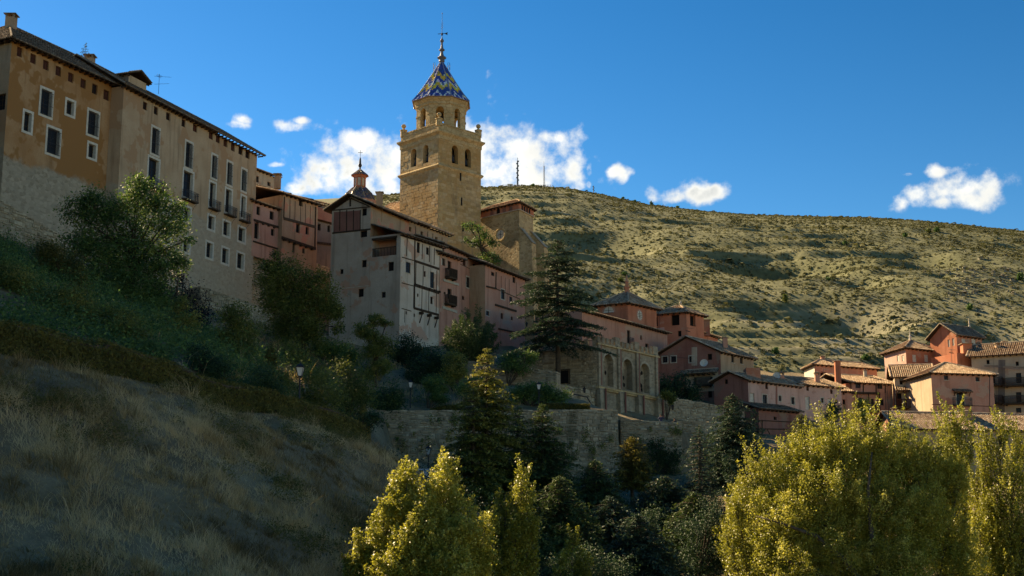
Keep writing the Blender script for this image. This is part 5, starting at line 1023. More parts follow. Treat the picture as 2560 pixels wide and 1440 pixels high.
for u in (2127, 2158, 2190, 2213): f.beam(u, 960, u, 983, .14, .06)
for u in (2139, 2168, 2195): f.beam(u, 984, u, 1028, .1, .45)
H.finish('orange', 'salmon'); H.roof(1.6, .45, axis=1, hip=0); chimney(H.root, W(2095, 950, 194), .75, 2.6, 'orange', vents=False); chimney(H.root, W(2163, 938, 198), .4, .6, 'cream', vents=False)
A, B, C = W(2104, 980, 190), W(2106, 978, 188), W(2128, 980, 189); H = face_house('narrow_house', 'narrow low pink house between the pink row and the balcony house', W(2100, 975, 186), W(2128, 977, 186.5), 8, None, 5); H.R.win(2110, 1005, 7, 13, 'hole'); H.R.win(2109, 983, 5, 8, 'hatch'); H.finish('rose', 'salmon'); shed(H.root, H.B, H.C, H.zt, 4, 1.6, .4, 'tile')
# octagonal turret house
A, B, C = W(2228, 880, 205), W(2264, 872, 201.5), W(2345, 876, 205); A.z = C.z = B.z = W(2264, 870, 201.5).z; A = A + V((-.4, 2.5, 0)); H = House('turret', 'salmon roof turret with pyramid roof and pale windows', A, B, C, 18, 'turret')
for u in (2286, 2315.7): H.R.win(u, 896, 10, 19, 'blind', .15)
for u in (2245, 2257): H.L.win(u, 896, 5, 16, 'blind', .15)
H.finish('rose', 'orange'); o, c_, r0, r1 = H.roof(1.75, .55, axis=0, hip=1.0); m = MB(); p = (r0 + r1) / 2; m.lathe((p.x, p.y, p.z), [(.2, 0), (.2, .3), (.14, .4), (.22, .6), (.1, .8), (.05, 1.2), (.02, 1.8)], 8); m.build('finial', M['white'], H.root)
m = MB(); m.box(V((B.x, B.y, H.zt - .3)) , V((.05, 0, 0)), V((0, .05, 0)), UP * .1)
z = W(2200, 912, 199).z; H = face_house('gabled_house', 'house with sunlit buff gable and tiled roof in front of the turret', W(2236, 944, 193), V((W(2330, 937, 192).x, 192, W(2236, 944, 193).z)), 8, None, 9)
f = H.R
for u, v in ((2253, 955), (2270, 954), (2301, 947)): f.win(u, v, 8, 12, 'hole')
for u, v, w, h, k in ((2247, 1000, 15, 34, 'hole'), (2273, 998, 6, 18, 'plain'), (2306, 993, 7, 22, 'plain')): f.win(u, v, w, h, k, .3)
H.finish('buff', 'buff'); H.roof(2.2, .5, axis=1, hip=0); shed(H.root, H.B, H.C, f.hit(2280, 966)[1], .5, .25, 1.3, 'tile', 0)
m = MB(); L_ = f.L; zb_ = f.hit(2280, 1020)[1]; m.box(f.pt(L_ / 2, zb_, .7), f.d * L_ / 2, f.n * .7, UP * .12); m.build('gallery_floor', M['oldwood'], H.root); m = MB()
for i in range(int(L_ / .16)): m.box(f.pt(.08 + .16 * i, zb_ + .6, 1.36), f.d * .035, f.n * .025, UP * .5)
m.box(f.pt(L_ / 2, zb_ + 1.1, 1.36), f.d * L_ / 2, f.n * .05, UP * .05); m.build('railing', M['redwood'], H.root)
for k in range(5): m = MB(); m.box(f.pt(.1 + (L_ - .2) * k / 4, zb_ + 1.1, 1.3), f.d * .06, f.n * .06, UP * 1.7); m.build('post', M['redwood'], H.root)
A, B, C = W(2322, 935, 192), W(2327.5, 933, 185), W(2482, 935, 187); A = B + V((-1.5, 8.5, 0)); A.z = C.z = B.z; H = House('square_house', 'broad salmon house with hooded balcony door and hipped tiled roof', A, B, C, 8); f = H.R
f.win(2365.5, 944, 10, 12, 'sill'); f.win(2444, 948, 10, 12, 'sill'); f.win(2401, 998, 18, 34, 'trim'); f.win(2401, 1038, 22, 18, 'trim'); f.balc(2403, 1014, 44, 1.0, .7); a, z = f.hit(2403, 974)
shed(H.root, f.pt(a - 1.25, 0), f.pt(a + 1.25, 0), z, .2, .1, .7, 'tileold', .1); f.beam(2330, 1011, 2480, 1016, .08, .03, 'redwood'); f.beam(2474, 938, 2474, 1040, .07, .05, 'iron', 'drainpipe')
for s_ in (-1, 1): m = MB(); m.tube([f.pt(a + s_ * 1.1, z - .1, .6), f.pt(a + s_ * 1.1, z - .9, 0)], .05, 4); m.build('bracket', M['wood'], H.root)
H.finish('buff', 'salmon'); H.roof(2.0, .55, axis=1, hip=1.0)
# gabled tower
A, B, C = W(2358, 846, 206), W(2391, 840, 200), W(2454, 842, 203); A.z = C.z = B.z = W(2391, 838, 200).z; A = B + V((-2.6, 4.2, 0)); gz = 1.6
H = House('gabled_tower', 'bright orange tower house with sunlit gable and dark tiled roof', A, B, C, 12, 'tower house'); gz = W(2374, 815, 203).z - B.z
for u in (2409.6, 2434.4): H.R.win(u, 857, 10, 21, 'blind', .15)
for u, v in ((2372, 858), (2383, 855)): H.L.win(u, v, 5, 19, 'blind', .15)
H.finish('orange', 'orange', gL=gz); o, c_, r0, r1 = H.roof(gz, .45, axis=1, hip=0, mat='tileold'); m = MB(); m.lathe((r1.x, r1.y, r1.z), [(.18, 0), (.18, .3), (.1, .4), (.16, .7), (.02, 1.5)], 8); m.build('finial', M['cream'], H.root)
pA = B + V((-1.2, -.4, 0)); H = face_house('chimney_house', 'sunlit orange block with wide chimney under the gabled tower', W(2392, 882, 196), W(2428, 886, 197), 12, None, 5.5); H.C.z = H.B.z; H.finish('orange', 'orange'); m = MB(); m.poly([V((p.x, p.y, H.zt - .02)) for p in (H.A, H.B, H.C, H.D)]); m.build('roof', M['tile'], H.root); chimney(H.root, W(2416, 880, 198), 1.3, 1.1, 'orange', vents=False); chimney(H.root, W(2448, 882, 200), .5, 1.1, 'orange')
# far right flats
z = W(2430, 897, 194).z; H = face_house('balcony_flats', 'grey brown flats with stacked wooden balconies at the right edge', W(2428, 893, 195), V((W(2600, 905, 191).x, 191, z)), 8, None, 9, 'flats'); f = H.R
for u, v in ((2470, 905), (2543, 909)): f.win(u, v, 8, 10, 'hole')
for v in (945, 993, 1032): f.win(2547, v, 14, 26, 'plain'); f.win(2484, v + 2, 8, 24, 'plain')
for v in (965, 1010): f.balc(2540, v, 58, 1.05, 1.0, False); f.balc(2492, v - 1, 34, 1.05, 1.0, False)
f.beam(2505, 900, 2503, 1050, .9, .12, 'dim', 'pier'); f.beam(2463, 917, 2497, 917, .25, .9, 'tileold', 'canopy'); f.beam(2510, 919, 2570, 921, .25, .9, 'tileold', 'canopy'); H.finish('buff', 'buff'); H.roof(2.2, .6, axis=1, hip=0); chimney(H.root, W(2495, 880, 196), .6, .9, 'brownt'); chimney(H.root, W(2512, 876, 198), .6, .9, 'brownt')
# long low roof in front
z = W(2245, 1072, 162).z; A, B, C = W(2186, 1064, 169), W(2245, 1070, 162), W(2640, 1090, 165); A.z = B.z = C.z = z; H = House('long_low_house', 'long low house with wide tiled roof behind the poplars', A, B, C, 2); H.L.win(2235, 1095, 8, 12, 'hole'); H.finish('salmon', 'brownt', gL=2.2); H.roof(2.2, .5, axis=1, hip=0); chimney(H.root, W(2417, 1062, 166), 1.1, 1.5, 'salmon', vents=False); chimney(H.root, W(2235, 1034, 168), .5, .3, 'red')
p = W(2380, 1040, 170); m = MB(); m.box(p, V((1.6, 0, 0)), V((0, 1.6, 0)), UP * .2); 
# hilltop masts and hut
p = onhill(1294, 467); q = p.y / FPX; t = thing('radio_mast', 'thick dark radio mast on the hilltop, left of the lattice mast', 'mast', p); m = MB(); m.tube([p - UP, p + UP * 70 * q], [5 * q * .5, 3.6 * q * .5], 8); m.tube([p + UP * 70 * q, p + UP * 78 * q], .12, 5); m.build('pole', M['steel'], t)
for k in range(9): m = MB(); m.box(p + V(((-1) ** k * 2.6 * q, 0, (18 + 6.3 * k) * q)), V((1.1 * q, 0, 0)), V((0, q, 0)), UP * (1.7 * q)); m.build('aerial', M['steel'], t)
p = onhill(1360, 464); t = thing('radio_mast', 'slender lattice radio mast on the hilltop', 'mast', p); m = MB(); w0, w1 = 2.6 * q, 1.4 * q; Hh = 58 * q
for a in range(3): an = a * 2.094; m.tube([p + V((w0 * math.cos(an), w0 * math.sin(an), -1)), p + V((w1 * math.cos(an), w1 * math.sin(an), Hh))], .09, 4)
for k in range(16):
    for a in range(3): an, bn = a * 2.094, (a + 1) * 2.094; r0 = w0 + (w1 - w0) * k / 16; r1 = w0 + (w1 - w0) * (k + 1) / 16; m.tube([p + V((r0 * math.cos(an), r0 * math.sin(an), Hh * k / 16)), p + V((r1 * math.cos(bn), r1 * math.sin(bn), Hh * (k + 1) / 16))], .05, 3)
m.tube([p + UP * Hh, p + UP * (Hh + 13 * q)], .06, 4); m.build('lattice', M['steel'], t); m = MB(); m.box(p + UP * .3, V((3.2 * q, 0, 0)), V((0, 3 * q, 0)), UP * (2 * q)); m.build('base', M['cream'], t)
p = onhill(1484, 482); t = thing('radio_mast', 'short antenna post with dishes on the hill crest, right of the other masts', 'mast', p); m = MB(); m.tube([p - UP, p + UP * 21 * q], .18, 5); m.build('pole', M['steel'], t)
for k in range(4): m = MB(); m.box(p + V(((-1) ** k * 1.5 * q, 0, (8 + 3.6 * k) * q)), V((1.2 * q, 0, 0)), V((0, q * .4, 0)), UP * (1.2 * q)); m.build('aerial', M['steel'], t)
p = onhill(1275, 467); t = thing('equipment_hut', 'small white equipment hut on the hilltop beside the thick mast', 'hut', p); m = MB(); m.box(p + UP * 2.5 * q, V((6.5 * q, 0, 0)), V((0, 4 * q, 0)), UP * (3.6 * q)); m.build('wall', M['white'], t); m = MB(); m.box(p + UP * 6.3 * q, V((7 * q, 0, 0)), V((0, 4.5 * q, 0)), UP * (.25 * q)); m.build('roof', M['steel'], t); m = MB(); m.box(p + V((2 * q, -4.05 * q, 2 * q)), V((1.2 * q, 0, 0)), V((0, .1, 0)), UP * (2.4 * q)); m.build('door', M['steel'], t)
def fence(label, u0, u1):
    t = thing('wire_fence', label, 'fence', onhill((u0 + u1) / 2, 468)); k = 6; P = [onhill(u0 + (u1 - u0) * i / k, 468) for i in range(k + 1)]
    for p in P: m = MB(); m.tube([p - UP * .5, p + UP * 7 * q], .1, 4); m.build('post', M['steel'], t)
    m = MB()
    for i in range(k):
        for z in (1.5, 4, 6.5): m.tube([P[i] + UP * z * q, P[i + 1] + UP * z * q], .035, 3)
    m.build('wire', M['steel'], t)
fence('wire fence round the hut and thick mast on the hilltop', 1257, 1306); fence('wire fence round the lattice mast on the hilltop', 1346, 1382)

for lab, u, v, Y in (('thin television aerial on the red house ridge', 1720, 852, 181), ('thin television aerial on the convent wing roof', 1648, 812, 184), ('thin television aerial on the pale pink row house', 2060, 955, 182), ('thin television aerial on the broad salmon house', 2380, 905, 190), ('thin television aerial behind the terrace houses', 1180, 640, 180), ('thin television aerial on the orange house roof', 2150, 905, 210)): antenna('television_aerial', lab, W(u, v, Y) - UP * .5, 2.3, [(2.2, 1.1, 1, .3), (1.8, .8, .3, 1)], 'aerial')
# ------------------------------------------------------------------ vegetation
def leaves(c, size, nrm=None, asp=.6):
    """one diamond-ish quad per row of c, random orientation"""
    n = len(c); a = rng.normal(size=(n, 3)); 
    if nrm is not None: a = a * .55 + nrm
    a /= np.linalg.norm(a, axis=1)[:, None]; b = rng.normal(size=(n, 3)); b -= (b * a).sum(1)[:, None] * a; b /= np.linalg.norm(b, axis=1)[:, None]; e = np.cross(a, b)
    s = np.broadcast_to(size, (n,))[:, None]; out = np.empty((n, 4, 3)); out[:, 0] = c - b * s * .5; out[:, 1] = c + e * s * .5 * asp; out[:, 2] = c + b * s * .5; out[:, 3] = c - e * s * .5 * asp
    return out.reshape(-1, 3)
def crown(name, blobs, n, size, mat, parent, tint0=.5, sub=14, spread=.34, upw=0.0, asp=.6, squash=1.0):
    """blobs: (centre, rx, ry, rz); leaves gathered in sub-clumps over each blob"""
    C, T = [], []; vol = np.array([b[1] * b[3] for b in blobs]); share = vol / vol.sum()
    for (c, rx, ry, rz), sh in zip(blobs, share):
        k = max(5, int(sub)); d = rng.normal(size=(k, 3)); d /= np.linalg.norm(d, axis=1)[:, None]; rad = rng.uniform(.45, .98, k)[:, None]
        cc = d * rad; m = max(20, int(n * sh)); idx = rng.integers(0, k, m); tsub = rng.normal(0, .16, k)
        p = cc[idx] + rng.normal(0, spread, (m, 3)) * np.array([1, 1, .8 + upw]); p = p * np.array([rx, ry, rz]) + np.array(c); C.append(p); T.append(tint0 + tsub[idx] + rng.normal(0, .14, m))
    C = np.concatenate(C); T = np.clip(np.concatenate(T), 0, 1); sz = size * rng.uniform(.6, 1.3, len(C))
    up = np.tile(np.array([-.2, -.35, .75]), (len(C), 1)); return npmesh(name, leaves(C, sz, up, asp), 4, T, mat, parent)
def pxb(bl, Y, dy=.9):
    out = []
    for b in bl:
        u, v, r = b[:3]; rz = b[3] if len(b) > 3 else r; y = Y + (b[4] if len(b) > 4 else 0); p = W(u, v, y); k = y / FPX; out.append((p, r * k, r * k * dy, rz * k))
    return out
def tree(name, label, base, Y, bl, n, size, mat, cat='tree', group=None, trunk=.25, limb=.06, bark='bark', **kw):
    B_ = pxb(bl, Y); bx_, by_ = W(base[0], base[1], Y).x, Y; gz_ = g(bx_, by_); rt = thing(name, label, cat, V((bx_, by_, gz_)), group); m = MB()
    ctr = sum((b[0] for b in B_), V()) / len(B_); b0 = V((bx_, by_, gz_ - .3)); lowz = min(b[0].z - b[3] for b in B_); mid = V(((bx_ + ctr.x) / 2, (by_ + ctr.y) / 2, max(gz_ + .4, lowz * .6 + ctr.z * .4)))
    m.tube([b0, b0.lerp(mid, .5) + V((.1, 0, 0)) * trunk, mid, ctr], [trunk, trunk * .8, trunk * .65, trunk * .3], 7)
    for c, rx, ry, rz in B_:
        q = mid.lerp(ctr, random.uniform(.1, .7)); w = q.lerp(c, .5) + V((random.uniform(-.2, .2), random.uniform(-.2, .2), .15)) * rx; m.tube([q, w, c], [limb * 1.4, limb, limb * .5], 5)
        for _ in range(3): e = c + V((random.uniform(-1, 1) * rx, random.uniform(-1, 1) * ry, random.uniform(-.3, 1) * rz)) * .75; m.tube([w.lerp(c, .5), e], [limb * .6, limb * .2], 4)
    m.build('trunk', M[bark], rt, smooth=True); crown('crown', B_, n, size, M[mat], rt, **kw); return rt
def shrub(name, label, Y, bl, n, size, mat, cat='shrub', group=None, dy=.9, **kw):
    B_ = pxb(bl, Y, dy); c = B_[0][0]; gz_ = g(c.x, c.y); rt = thing(name, label, cat, V((c.x, c.y, gz_)), group); m = MB()
    for b in B_:
        for _ in range(4): e = b[0] + V((random.uniform(-.6, .6) * b[1], random.uniform(-.6, .6) * b[2], random.uniform(-.2, .7) * b[3])); s_ = V((c.x, c.y, gz_ - .2)); m.tube([s_, s_.lerp(e, .5) + V((.05, .05, 0)), e], [.05, .035, .015], 4)
    m.build('stem', M['bark'], rt); crown('foliage', B_, n, size, M[mat], rt, **kw); return rt
M['bark'] = flat('bark', (.085, .065, .045), .95, .5, 4); M['greybark'] = flat('grey_bark', (.10, .082, .06), .95, .5, 4)
M['lf_green'] = leafmat('green_leaf', [(0, (0.031, 0.074, 0.027)), (.45, (0.080, 0.154, 0.049)), (.8, (0.144, 0.225, 0.058)), (1, (0.290, 0.317, 0.080))], .3)
M['lf_olive'] = leafmat('olive_leaf', [(0, (0.054, 0.073, 0.024)), (.45, (0.121, 0.151, 0.039)), (.8, (0.208, 0.221, 0.059)), (1, (0.366, 0.293, 0.086))], .3)
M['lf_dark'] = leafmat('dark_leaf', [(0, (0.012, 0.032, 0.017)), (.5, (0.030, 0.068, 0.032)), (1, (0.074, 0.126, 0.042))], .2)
M['lf_purple'] = leafmat('purple_leaf', [(0, (.008, .007, .009)), (.5, (.018, .014, .018)), (1, (.035, .025, .028))], .15)
M['lf_poplar'] = leafmat('poplar_leaf', [(0, (0.095, 0.106, 0.016)), (.4, (0.224, 0.235, 0.039)), (.75, (0.358, 0.353, 0.078)), (1, (0.515, 0.493, 0.146))], .42, .42, .28)
M['lf_hedge'] = leafmat('hedge_leaf', [(0, (.05, .055, .016)), (.5, (.12, .115, .032)), (.85, (.20, .17, .05)), (1, (.27, .20, .06))], .3)
M['nd_blue'] = leafmat('cedar_needle', [(0, (0.014, 0.031, 0.023)), (.5, (0.035, 0.070, 0.047)), (1, (0.078, 0.123, 0.070))], .15, .6)
M['nd_gold'] = leafmat('golden_cedar_needle', [(0, (0.042, 0.058, 0.017)), (.4, (0.102, 0.120, 0.029)), (.75, (0.204, 0.204, 0.050)), (1, (0.504, 0.468, 0.168))], .3, .5)
M['nd_larch'] = leafmat('larch_needle', [(0, (.06, .055, .014)), (.5, (.13, .115, .03)), (1, (.21, .18, .05))], .3, .6)
M['nd_green'] = leafmat('conifer_needle', [(0, (0.020, 0.043, 0.020)), (.5, (0.051, 0.090, 0.035)), (1, (0.117, 0.157, 0.051))], .2, .6)
M['nd_pale'] = leafmat('pale_cedar_needle', [(0, (.03, .045, .02)), (.5, (.08, .095, .045)), (1, (.16, .165, .085))], .25, .6)
BIG = [(350, 460, 30), (345, 482, 34), (400, 500, 42), (255, 510, 50), (320, 540, 62), (195, 535, 42), (425, 560, 46), (468, 602, 20, 12), (240, 600, 72), (340, 615, 80), (418, 640, 46), (195, 610, 42), (445, 520, 22), (275, 690, 72), (360, 705, 72), (300, 765, 56), (390, 770, 48), (225, 500, 26, 14), (455, 655, 22)]
tree('leafy_tree', 'large green leafy tree in front of the long building', (320, 860), 104, BIG, 46000, .20, 'lf_green', trunk=.32, spread=.30, sub=20)
shrub('purple_shrub', 'dark purple shrub under the beige building', 108, [(430, 735, 52), (480, 770, 44), (455, 800, 42), (500, 810, 26), (450, 695, 18), (470, 840, 40)], 9000, .17, 'lf_purple')
tree('sumac_tree', 'small yellow green feathery tree at the foot of the purple shrub', (430, 985), 88, [(450, 765, 26), (470, 800, 30), (420, 810, 38), (430, 860, 48), (470, 870, 32), (410, 905, 36), (450, 930, 40)], 12000, .16, 'lf_olive', trunk=.12, tint0=.62)
tree('leafy_tree', 'ivy clad small tree beside the stone buttress wall', (595, 1000), 96, [(570, 790, 28), (595, 800, 36), (620, 835, 32), (585, 860, 42), (560, 830, 26), (610, 905, 42), (640, 925, 20), (565, 915, 36)], 13000, .15, 'lf_olive', trunk=.15, tint0=.42)
tree('leafy_tree', 'broad leafy tree in front of the grey gabled house', (760, 930), 132, [(685, 665, 34), (725, 690, 40), (800, 690, 26), (670, 715, 36), (740, 735, 56), (800, 745, 44), (840, 790, 22), (700, 770, 46), (760, 800, 52), (820, 775, 34), (700, 830, 34), (845, 820, 16), (770, 850, 36), (690, 640, 14)], 30000, .22, 'lf_olive', trunk=.28, tint0=.42)
tree('sumac_tree', 'small layered tree below the grey house corner', (940, 975), 128, [(935, 800, 26, 18), (905, 822, 24, 18), (965, 812, 18, 12), (935, 835, 36, 22), (960, 865, 32, 22), (930, 880, 38, 22), (955, 915, 30, 22), (925, 930, 26, 18)], 11000, .18, 'lf_olive', trunk=.12, tint0=.5, spread=.28)
SH = [('rounded dark bush right of the small layered tree', 140, [(1015, 870, 34), (1040, 890, 30), (1000, 890, 20)], 7000, 'lf_dark'), ('dark bush under the pale half timbered house', 134, [(1075, 915, 44), (1050, 935, 32), (1105, 925, 30)], 8000, 'lf_dark'),
      ('olive bush left of the golden conifer top', 132, [(1135, 915, 30), (1125, 945, 22), (1150, 930, 18)], 5000, 'lf_olive'), ('bright green bush on the dry slope below the dark bushes', 126, [(1085, 960, 26, 18), (1100, 975, 18, 12)], 3500, 'lf_green'),
      ('trailing green shrub on the dry slope above the small lamp', 124, [(1070, 965, 16), (1090, 985, 16), (1105, 1000, 14)], 2500, 'lf_green'),
      ('wide green bush at the foot of the golden conifers', 126, [(1190, 965, 26), (1160, 975, 22), (1215, 980, 26)], 5000, 'lf_green'), ('green shrub on the terrace by the stone wall end', 137, [(1270, 905, 26), (1300, 910, 30), (1320, 895, 20)], 4000, 'lf_green'),
      ('green hedge bush behind the terrace lamp', 126, [(1320, 985, 36, 24), (1360, 985, 30, 24), (1395, 990, 26, 22), (1290, 985, 26, 20)], 8000, 'lf_green'),
      ('dark bush behind the large street lamp', 92, [(790, 960, 40), (760, 1000, 44), (830, 1000, 46)], 9000, 'lf_olive'), ('dark brown shrub between the two lamps', 100, [(870, 950, 46), (900, 990, 44), (850, 1020, 40)], 9000, 'lf_olive'),
      ('dark green bush left of the small lamp', 112, [(965, 985, 34), (990, 1000, 26), (950, 1015, 34), (985, 1030, 30)], 8000, 'lf_dark'), ('dark shrub hanging over the path behind the hedge', 82, [(640, 960, 44), (600, 985, 36), (680, 985, 34)], 9000, 'lf_dark'),
      ('round dark bush above the hedge under the ivy tree', 84, [(520, 915, 40), (490, 890, 30), (555, 940, 36)], 8000, 'lf_dark'), ('dark shrub beside the clipped cone', 96, [(860, 1060, 40), (820, 1050, 36), (930, 1050, 26)], 8000, 'lf_dark'),
      ('ivy mound at the left above the hedge', 84, [(60, 720, 60, 40), (140, 760, 60, 40), (20, 690, 50, 34), (200, 790, 50, 36)], 16000, 'lf_olive'), ('green ivy mound in the middle of the bank', 88, [(250, 800, 60, 40), (310, 830, 50, 36), (180, 740, 50, 36), (340, 850, 40, 30)], 14000, 'lf_olive'),
      ('dry brown broom bush below the left stone wall', 96, [(160, 660, 46), (120, 640, 40), (195, 690, 34)], 9000, 'lf_hedge'), ('yellowing ivy on the end of the buttress wall', 150, [(680, 895, 14, 30), (672, 930, 12, 20)], 2500, 'lf_hedge'),
      ('dark shrub on the bank under the broad leafy tree', 122, [(720, 890, 36), (690, 900, 26), (755, 905, 26)], 6000, 'lf_olive'), ('small green bush on the bank beside the layered tree', 130, [(880, 900, 22), (865, 920, 16)], 2500, 'lf_green'),
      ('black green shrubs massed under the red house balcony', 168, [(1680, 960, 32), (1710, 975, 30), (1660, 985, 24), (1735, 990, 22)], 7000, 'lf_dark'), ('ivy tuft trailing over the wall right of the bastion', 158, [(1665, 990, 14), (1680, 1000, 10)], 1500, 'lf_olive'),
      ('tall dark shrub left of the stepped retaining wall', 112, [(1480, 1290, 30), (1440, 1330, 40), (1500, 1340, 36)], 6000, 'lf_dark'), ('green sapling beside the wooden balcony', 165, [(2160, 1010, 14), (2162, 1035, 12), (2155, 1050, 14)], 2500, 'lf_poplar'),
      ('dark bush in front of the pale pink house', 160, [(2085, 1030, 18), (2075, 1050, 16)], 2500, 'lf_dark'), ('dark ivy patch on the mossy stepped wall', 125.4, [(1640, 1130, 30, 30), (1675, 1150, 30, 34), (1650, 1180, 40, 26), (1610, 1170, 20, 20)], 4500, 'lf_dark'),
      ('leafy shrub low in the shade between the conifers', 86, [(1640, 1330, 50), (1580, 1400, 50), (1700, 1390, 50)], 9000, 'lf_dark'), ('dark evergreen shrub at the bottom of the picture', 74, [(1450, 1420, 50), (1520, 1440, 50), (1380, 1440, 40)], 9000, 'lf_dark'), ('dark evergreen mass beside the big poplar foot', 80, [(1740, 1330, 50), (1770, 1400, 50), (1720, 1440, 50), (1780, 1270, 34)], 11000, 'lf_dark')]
def ghit(u, v):
    Ys = np.arange(50, 158, .5); r0 = ray(u, v); xx = r0.x / r0.y * Ys; ok = (Hgt(xx, Ys) >= r0.z / r0.y * Ys) & (Ys > np.interp(xx, [W(*q).x for q in HEDGE], [W(*q).y for q in HEDGE]) + 2.2); k = int(np.argmax(ok)); return float(Ys[k]) if ok.any() else None
SH += [('mid green bush on the bank left of the large tree', 90, [(70, 700, 46, 34), (30, 670, 40, 30)], 7000, 'lf_green'), ('olive bush under the large leafy tree', 90, [(250, 790, 44, 34), (300, 800, 40, 30)], 7000, 'lf_olive'), ('green bush above the middle of the hedge', 90, [(380, 885, 40, 32), (350, 870, 30, 26)], 6000, 'lf_green'), ('pale olive bush above the hedge below the ivy clad tree', 90, [(575, 970, 34, 28), (610, 985, 28, 22)], 5000, 'lf_hedge'), ('brown green bush on the bank left of the large lamp', 90, [(700, 965, 40, 32), (675, 940, 32, 28)], 7000, 'lf_olive'), ('green bush left of the layered tree on the bank', 120, [(840, 890, 36, 28), (810, 870, 30, 26)], 6000, 'lf_green')]
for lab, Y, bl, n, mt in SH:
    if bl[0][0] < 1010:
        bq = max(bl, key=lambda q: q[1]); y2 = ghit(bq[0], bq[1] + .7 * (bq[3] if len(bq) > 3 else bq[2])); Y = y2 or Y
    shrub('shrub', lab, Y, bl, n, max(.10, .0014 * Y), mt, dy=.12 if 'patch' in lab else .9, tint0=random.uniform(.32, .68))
# tree beside the church, half bare
tree('bare_tree', 'half bare dark tree in front of the round church window', (1208, 668), 192, [(1170, 565, 16, 10), (1195, 572, 16, 10), (1210, 592, 14), (1235, 605, 14), (1188, 610, 14), (1222, 645, 20, 14), (1240, 655, 12), (1165, 600, 8)], 3200, .26, 'lf_green', trunk=.2, limb=.09, spread=.4)
# yew
def yew(label, u0, u1, vt, vb, Y, n, mat):
    c = W((u0 + u1) / 2, vb, Y); k = Y / FPX; rx = (u1 - u0) / 2 * k; h = (vb - vt) * k; gz_ = g(c.x, c.y); rt = thing('yew_bush', label, 'bush', V((c.x, c.y, gz_))); Q, T = [], []; m = MB(); z0 = c.z - .3 * h
    for i in range(110):
        a = random.uniform(0, 6.28); r = rx * math.sqrt(random.random()); lean = r / rx; top = V((c.x + r * math.cos(a) * 1.0, c.y + r * math.sin(a), c.z + h * (1 - .62 * lean ** 1.6) * random.uniform(.75, 1.03))); b0 = V((c.x + r * .35 * math.cos(a), c.y + r * .35 * math.sin(a), gz_)); 
        L = (top - b0).length; mm = int(n / 110); s = rng.random(mm) ** .7; P = np.array(b0)[None] + s[:, None] * np.array(top - b0)[None]; wd = (.28 * (1 - s) + .05)[:, None] * rx * .42; Q.append(P + rng.normal(size=(mm, 3)) * wd); T.append(np.clip(.4 + .3 * (s - .5) + rng.normal(0, .15, mm), 0, 1))
        if i < 16: m.tube([b0 - UP * .2, b0.lerp(top, .6)], [.07, .02], 4)
    m.build('stem', M['bark'], rt); Q = np.concatenate(Q); npmesh('foliage', leaves(Q, .24 * rng.uniform(.6, 1.3, len(Q)), np.tile(np.array([0, -.6, .2]), (len(Q), 1)), .3), 4, np.concatenate(T), M[mat], rt)
yew('dense dark green yew against the terrace houses', 1098, 1258, 752, 905, 152, 22000, 'nd_green')
# conifers
def conifer(label, u, vt, vb, Y, wpx, mat, nb=120, dens=1.0, shape=1.0, low=.12, droop=.18, name='conifer_tree', tipmat=None, trunk=.22, bare=.0, lean=0, flat_=.35, seed=None, base=None, jag=.35, tier=0):
    tip = W(u, vt, Y); gx, gy = tip.x + lean, tip.y; gz_ = g(gx, gy) if base is None else base; hz = tip.z - gz_; k = Y / FPX; Rm = wpx / 2 * k; rt = thing(name, label, 'tree', V((gx, gy, gz_))); m = MB()
    b0 = V((gx, gy, gz_ - .3)); ax = lambda s: b0.lerp(tip, s); m.tube([b0, ax(.4), ax(.8), tip], [trunk, trunk * .75, trunk * .3, .02], 7); zb_ = (W(u, vb, Y).z - gz_) / hz; zb_ = max(low, zb_); C, Nn, T, S_ = [], [], [], []
    for i in range(nb):
        s = zb_ + (1 - zb_) * (i + random.random()) / nb; s = s if not tier else zb_ + (1 - zb_) * (min(.99, (round((s - zb_) / (1 - zb_) * tier) + random.gauss(0, .3)) / tier)); s = max(s, zb_); fr = 1 - (s - zb_) / (1 - zb_); L = Rm * (fr ** shape * .97 + .03) * random.uniform(1 - jag, 1.0); az_ = i * 2.399 + random.uniform(-.4, .4); up0 = .28 - .35 * fr
        p = ax(s); dirv = V((math.cos(az_), math.sin(az_), 0)); K = max(3, int(L / .28)); pts = []; sd = V((-dirv.y, dirv.x, 0))
        for j in range(K + 1): tt = j / K; pts.append(p + dirv * (L * tt) + UP * (L * (up0 * tt - droop * tt * tt * 1.6)))
        if L > .5: m.tube([pts[0], pts[len(pts) // 2], pts[-1]], [.05 * trunk / .22, .03, .008], 4, cap=False)
        for j in range(1, K + 1):
            tt = j / K
            if tt < bare: continue
            wtw = L * .34 * (1 - .75 * tt) + .12; mm = max(3, int(dens * (8 * wtw / .3 + 3))); q = rng.uniform(-1, 1, mm); along = rng.uniform(-.5, .5, mm) * (L / K)
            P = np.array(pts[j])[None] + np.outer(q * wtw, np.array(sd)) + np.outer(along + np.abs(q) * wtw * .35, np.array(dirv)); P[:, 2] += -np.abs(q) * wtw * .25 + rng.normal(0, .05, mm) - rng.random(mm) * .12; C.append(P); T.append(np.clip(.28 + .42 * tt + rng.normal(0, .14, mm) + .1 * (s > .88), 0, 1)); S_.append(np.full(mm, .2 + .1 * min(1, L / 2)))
    m.build('trunk', M['bark'], rt, smooth=True); C = np.concatenate(C); T = np.concatenate(T); S_ = np.concatenate(S_) * rng.uniform(.6, 1.25, len(C)); nrm = np.tile(np.array([0, 0, 1.1]), (len(C), 1)); npmesh('crown', leaves(C, S_, nrm, flat_), 4, T, M[mat], rt); return rt
conifer('tall blue green cedar standing before the bastion wall', 1393, 598, 850, 146, 330, 'nd_blue', 112, 1.7, .62, droop=.12, tier=13, bare=.22, name='cedar_tree', trunk=.32, jag=.6)
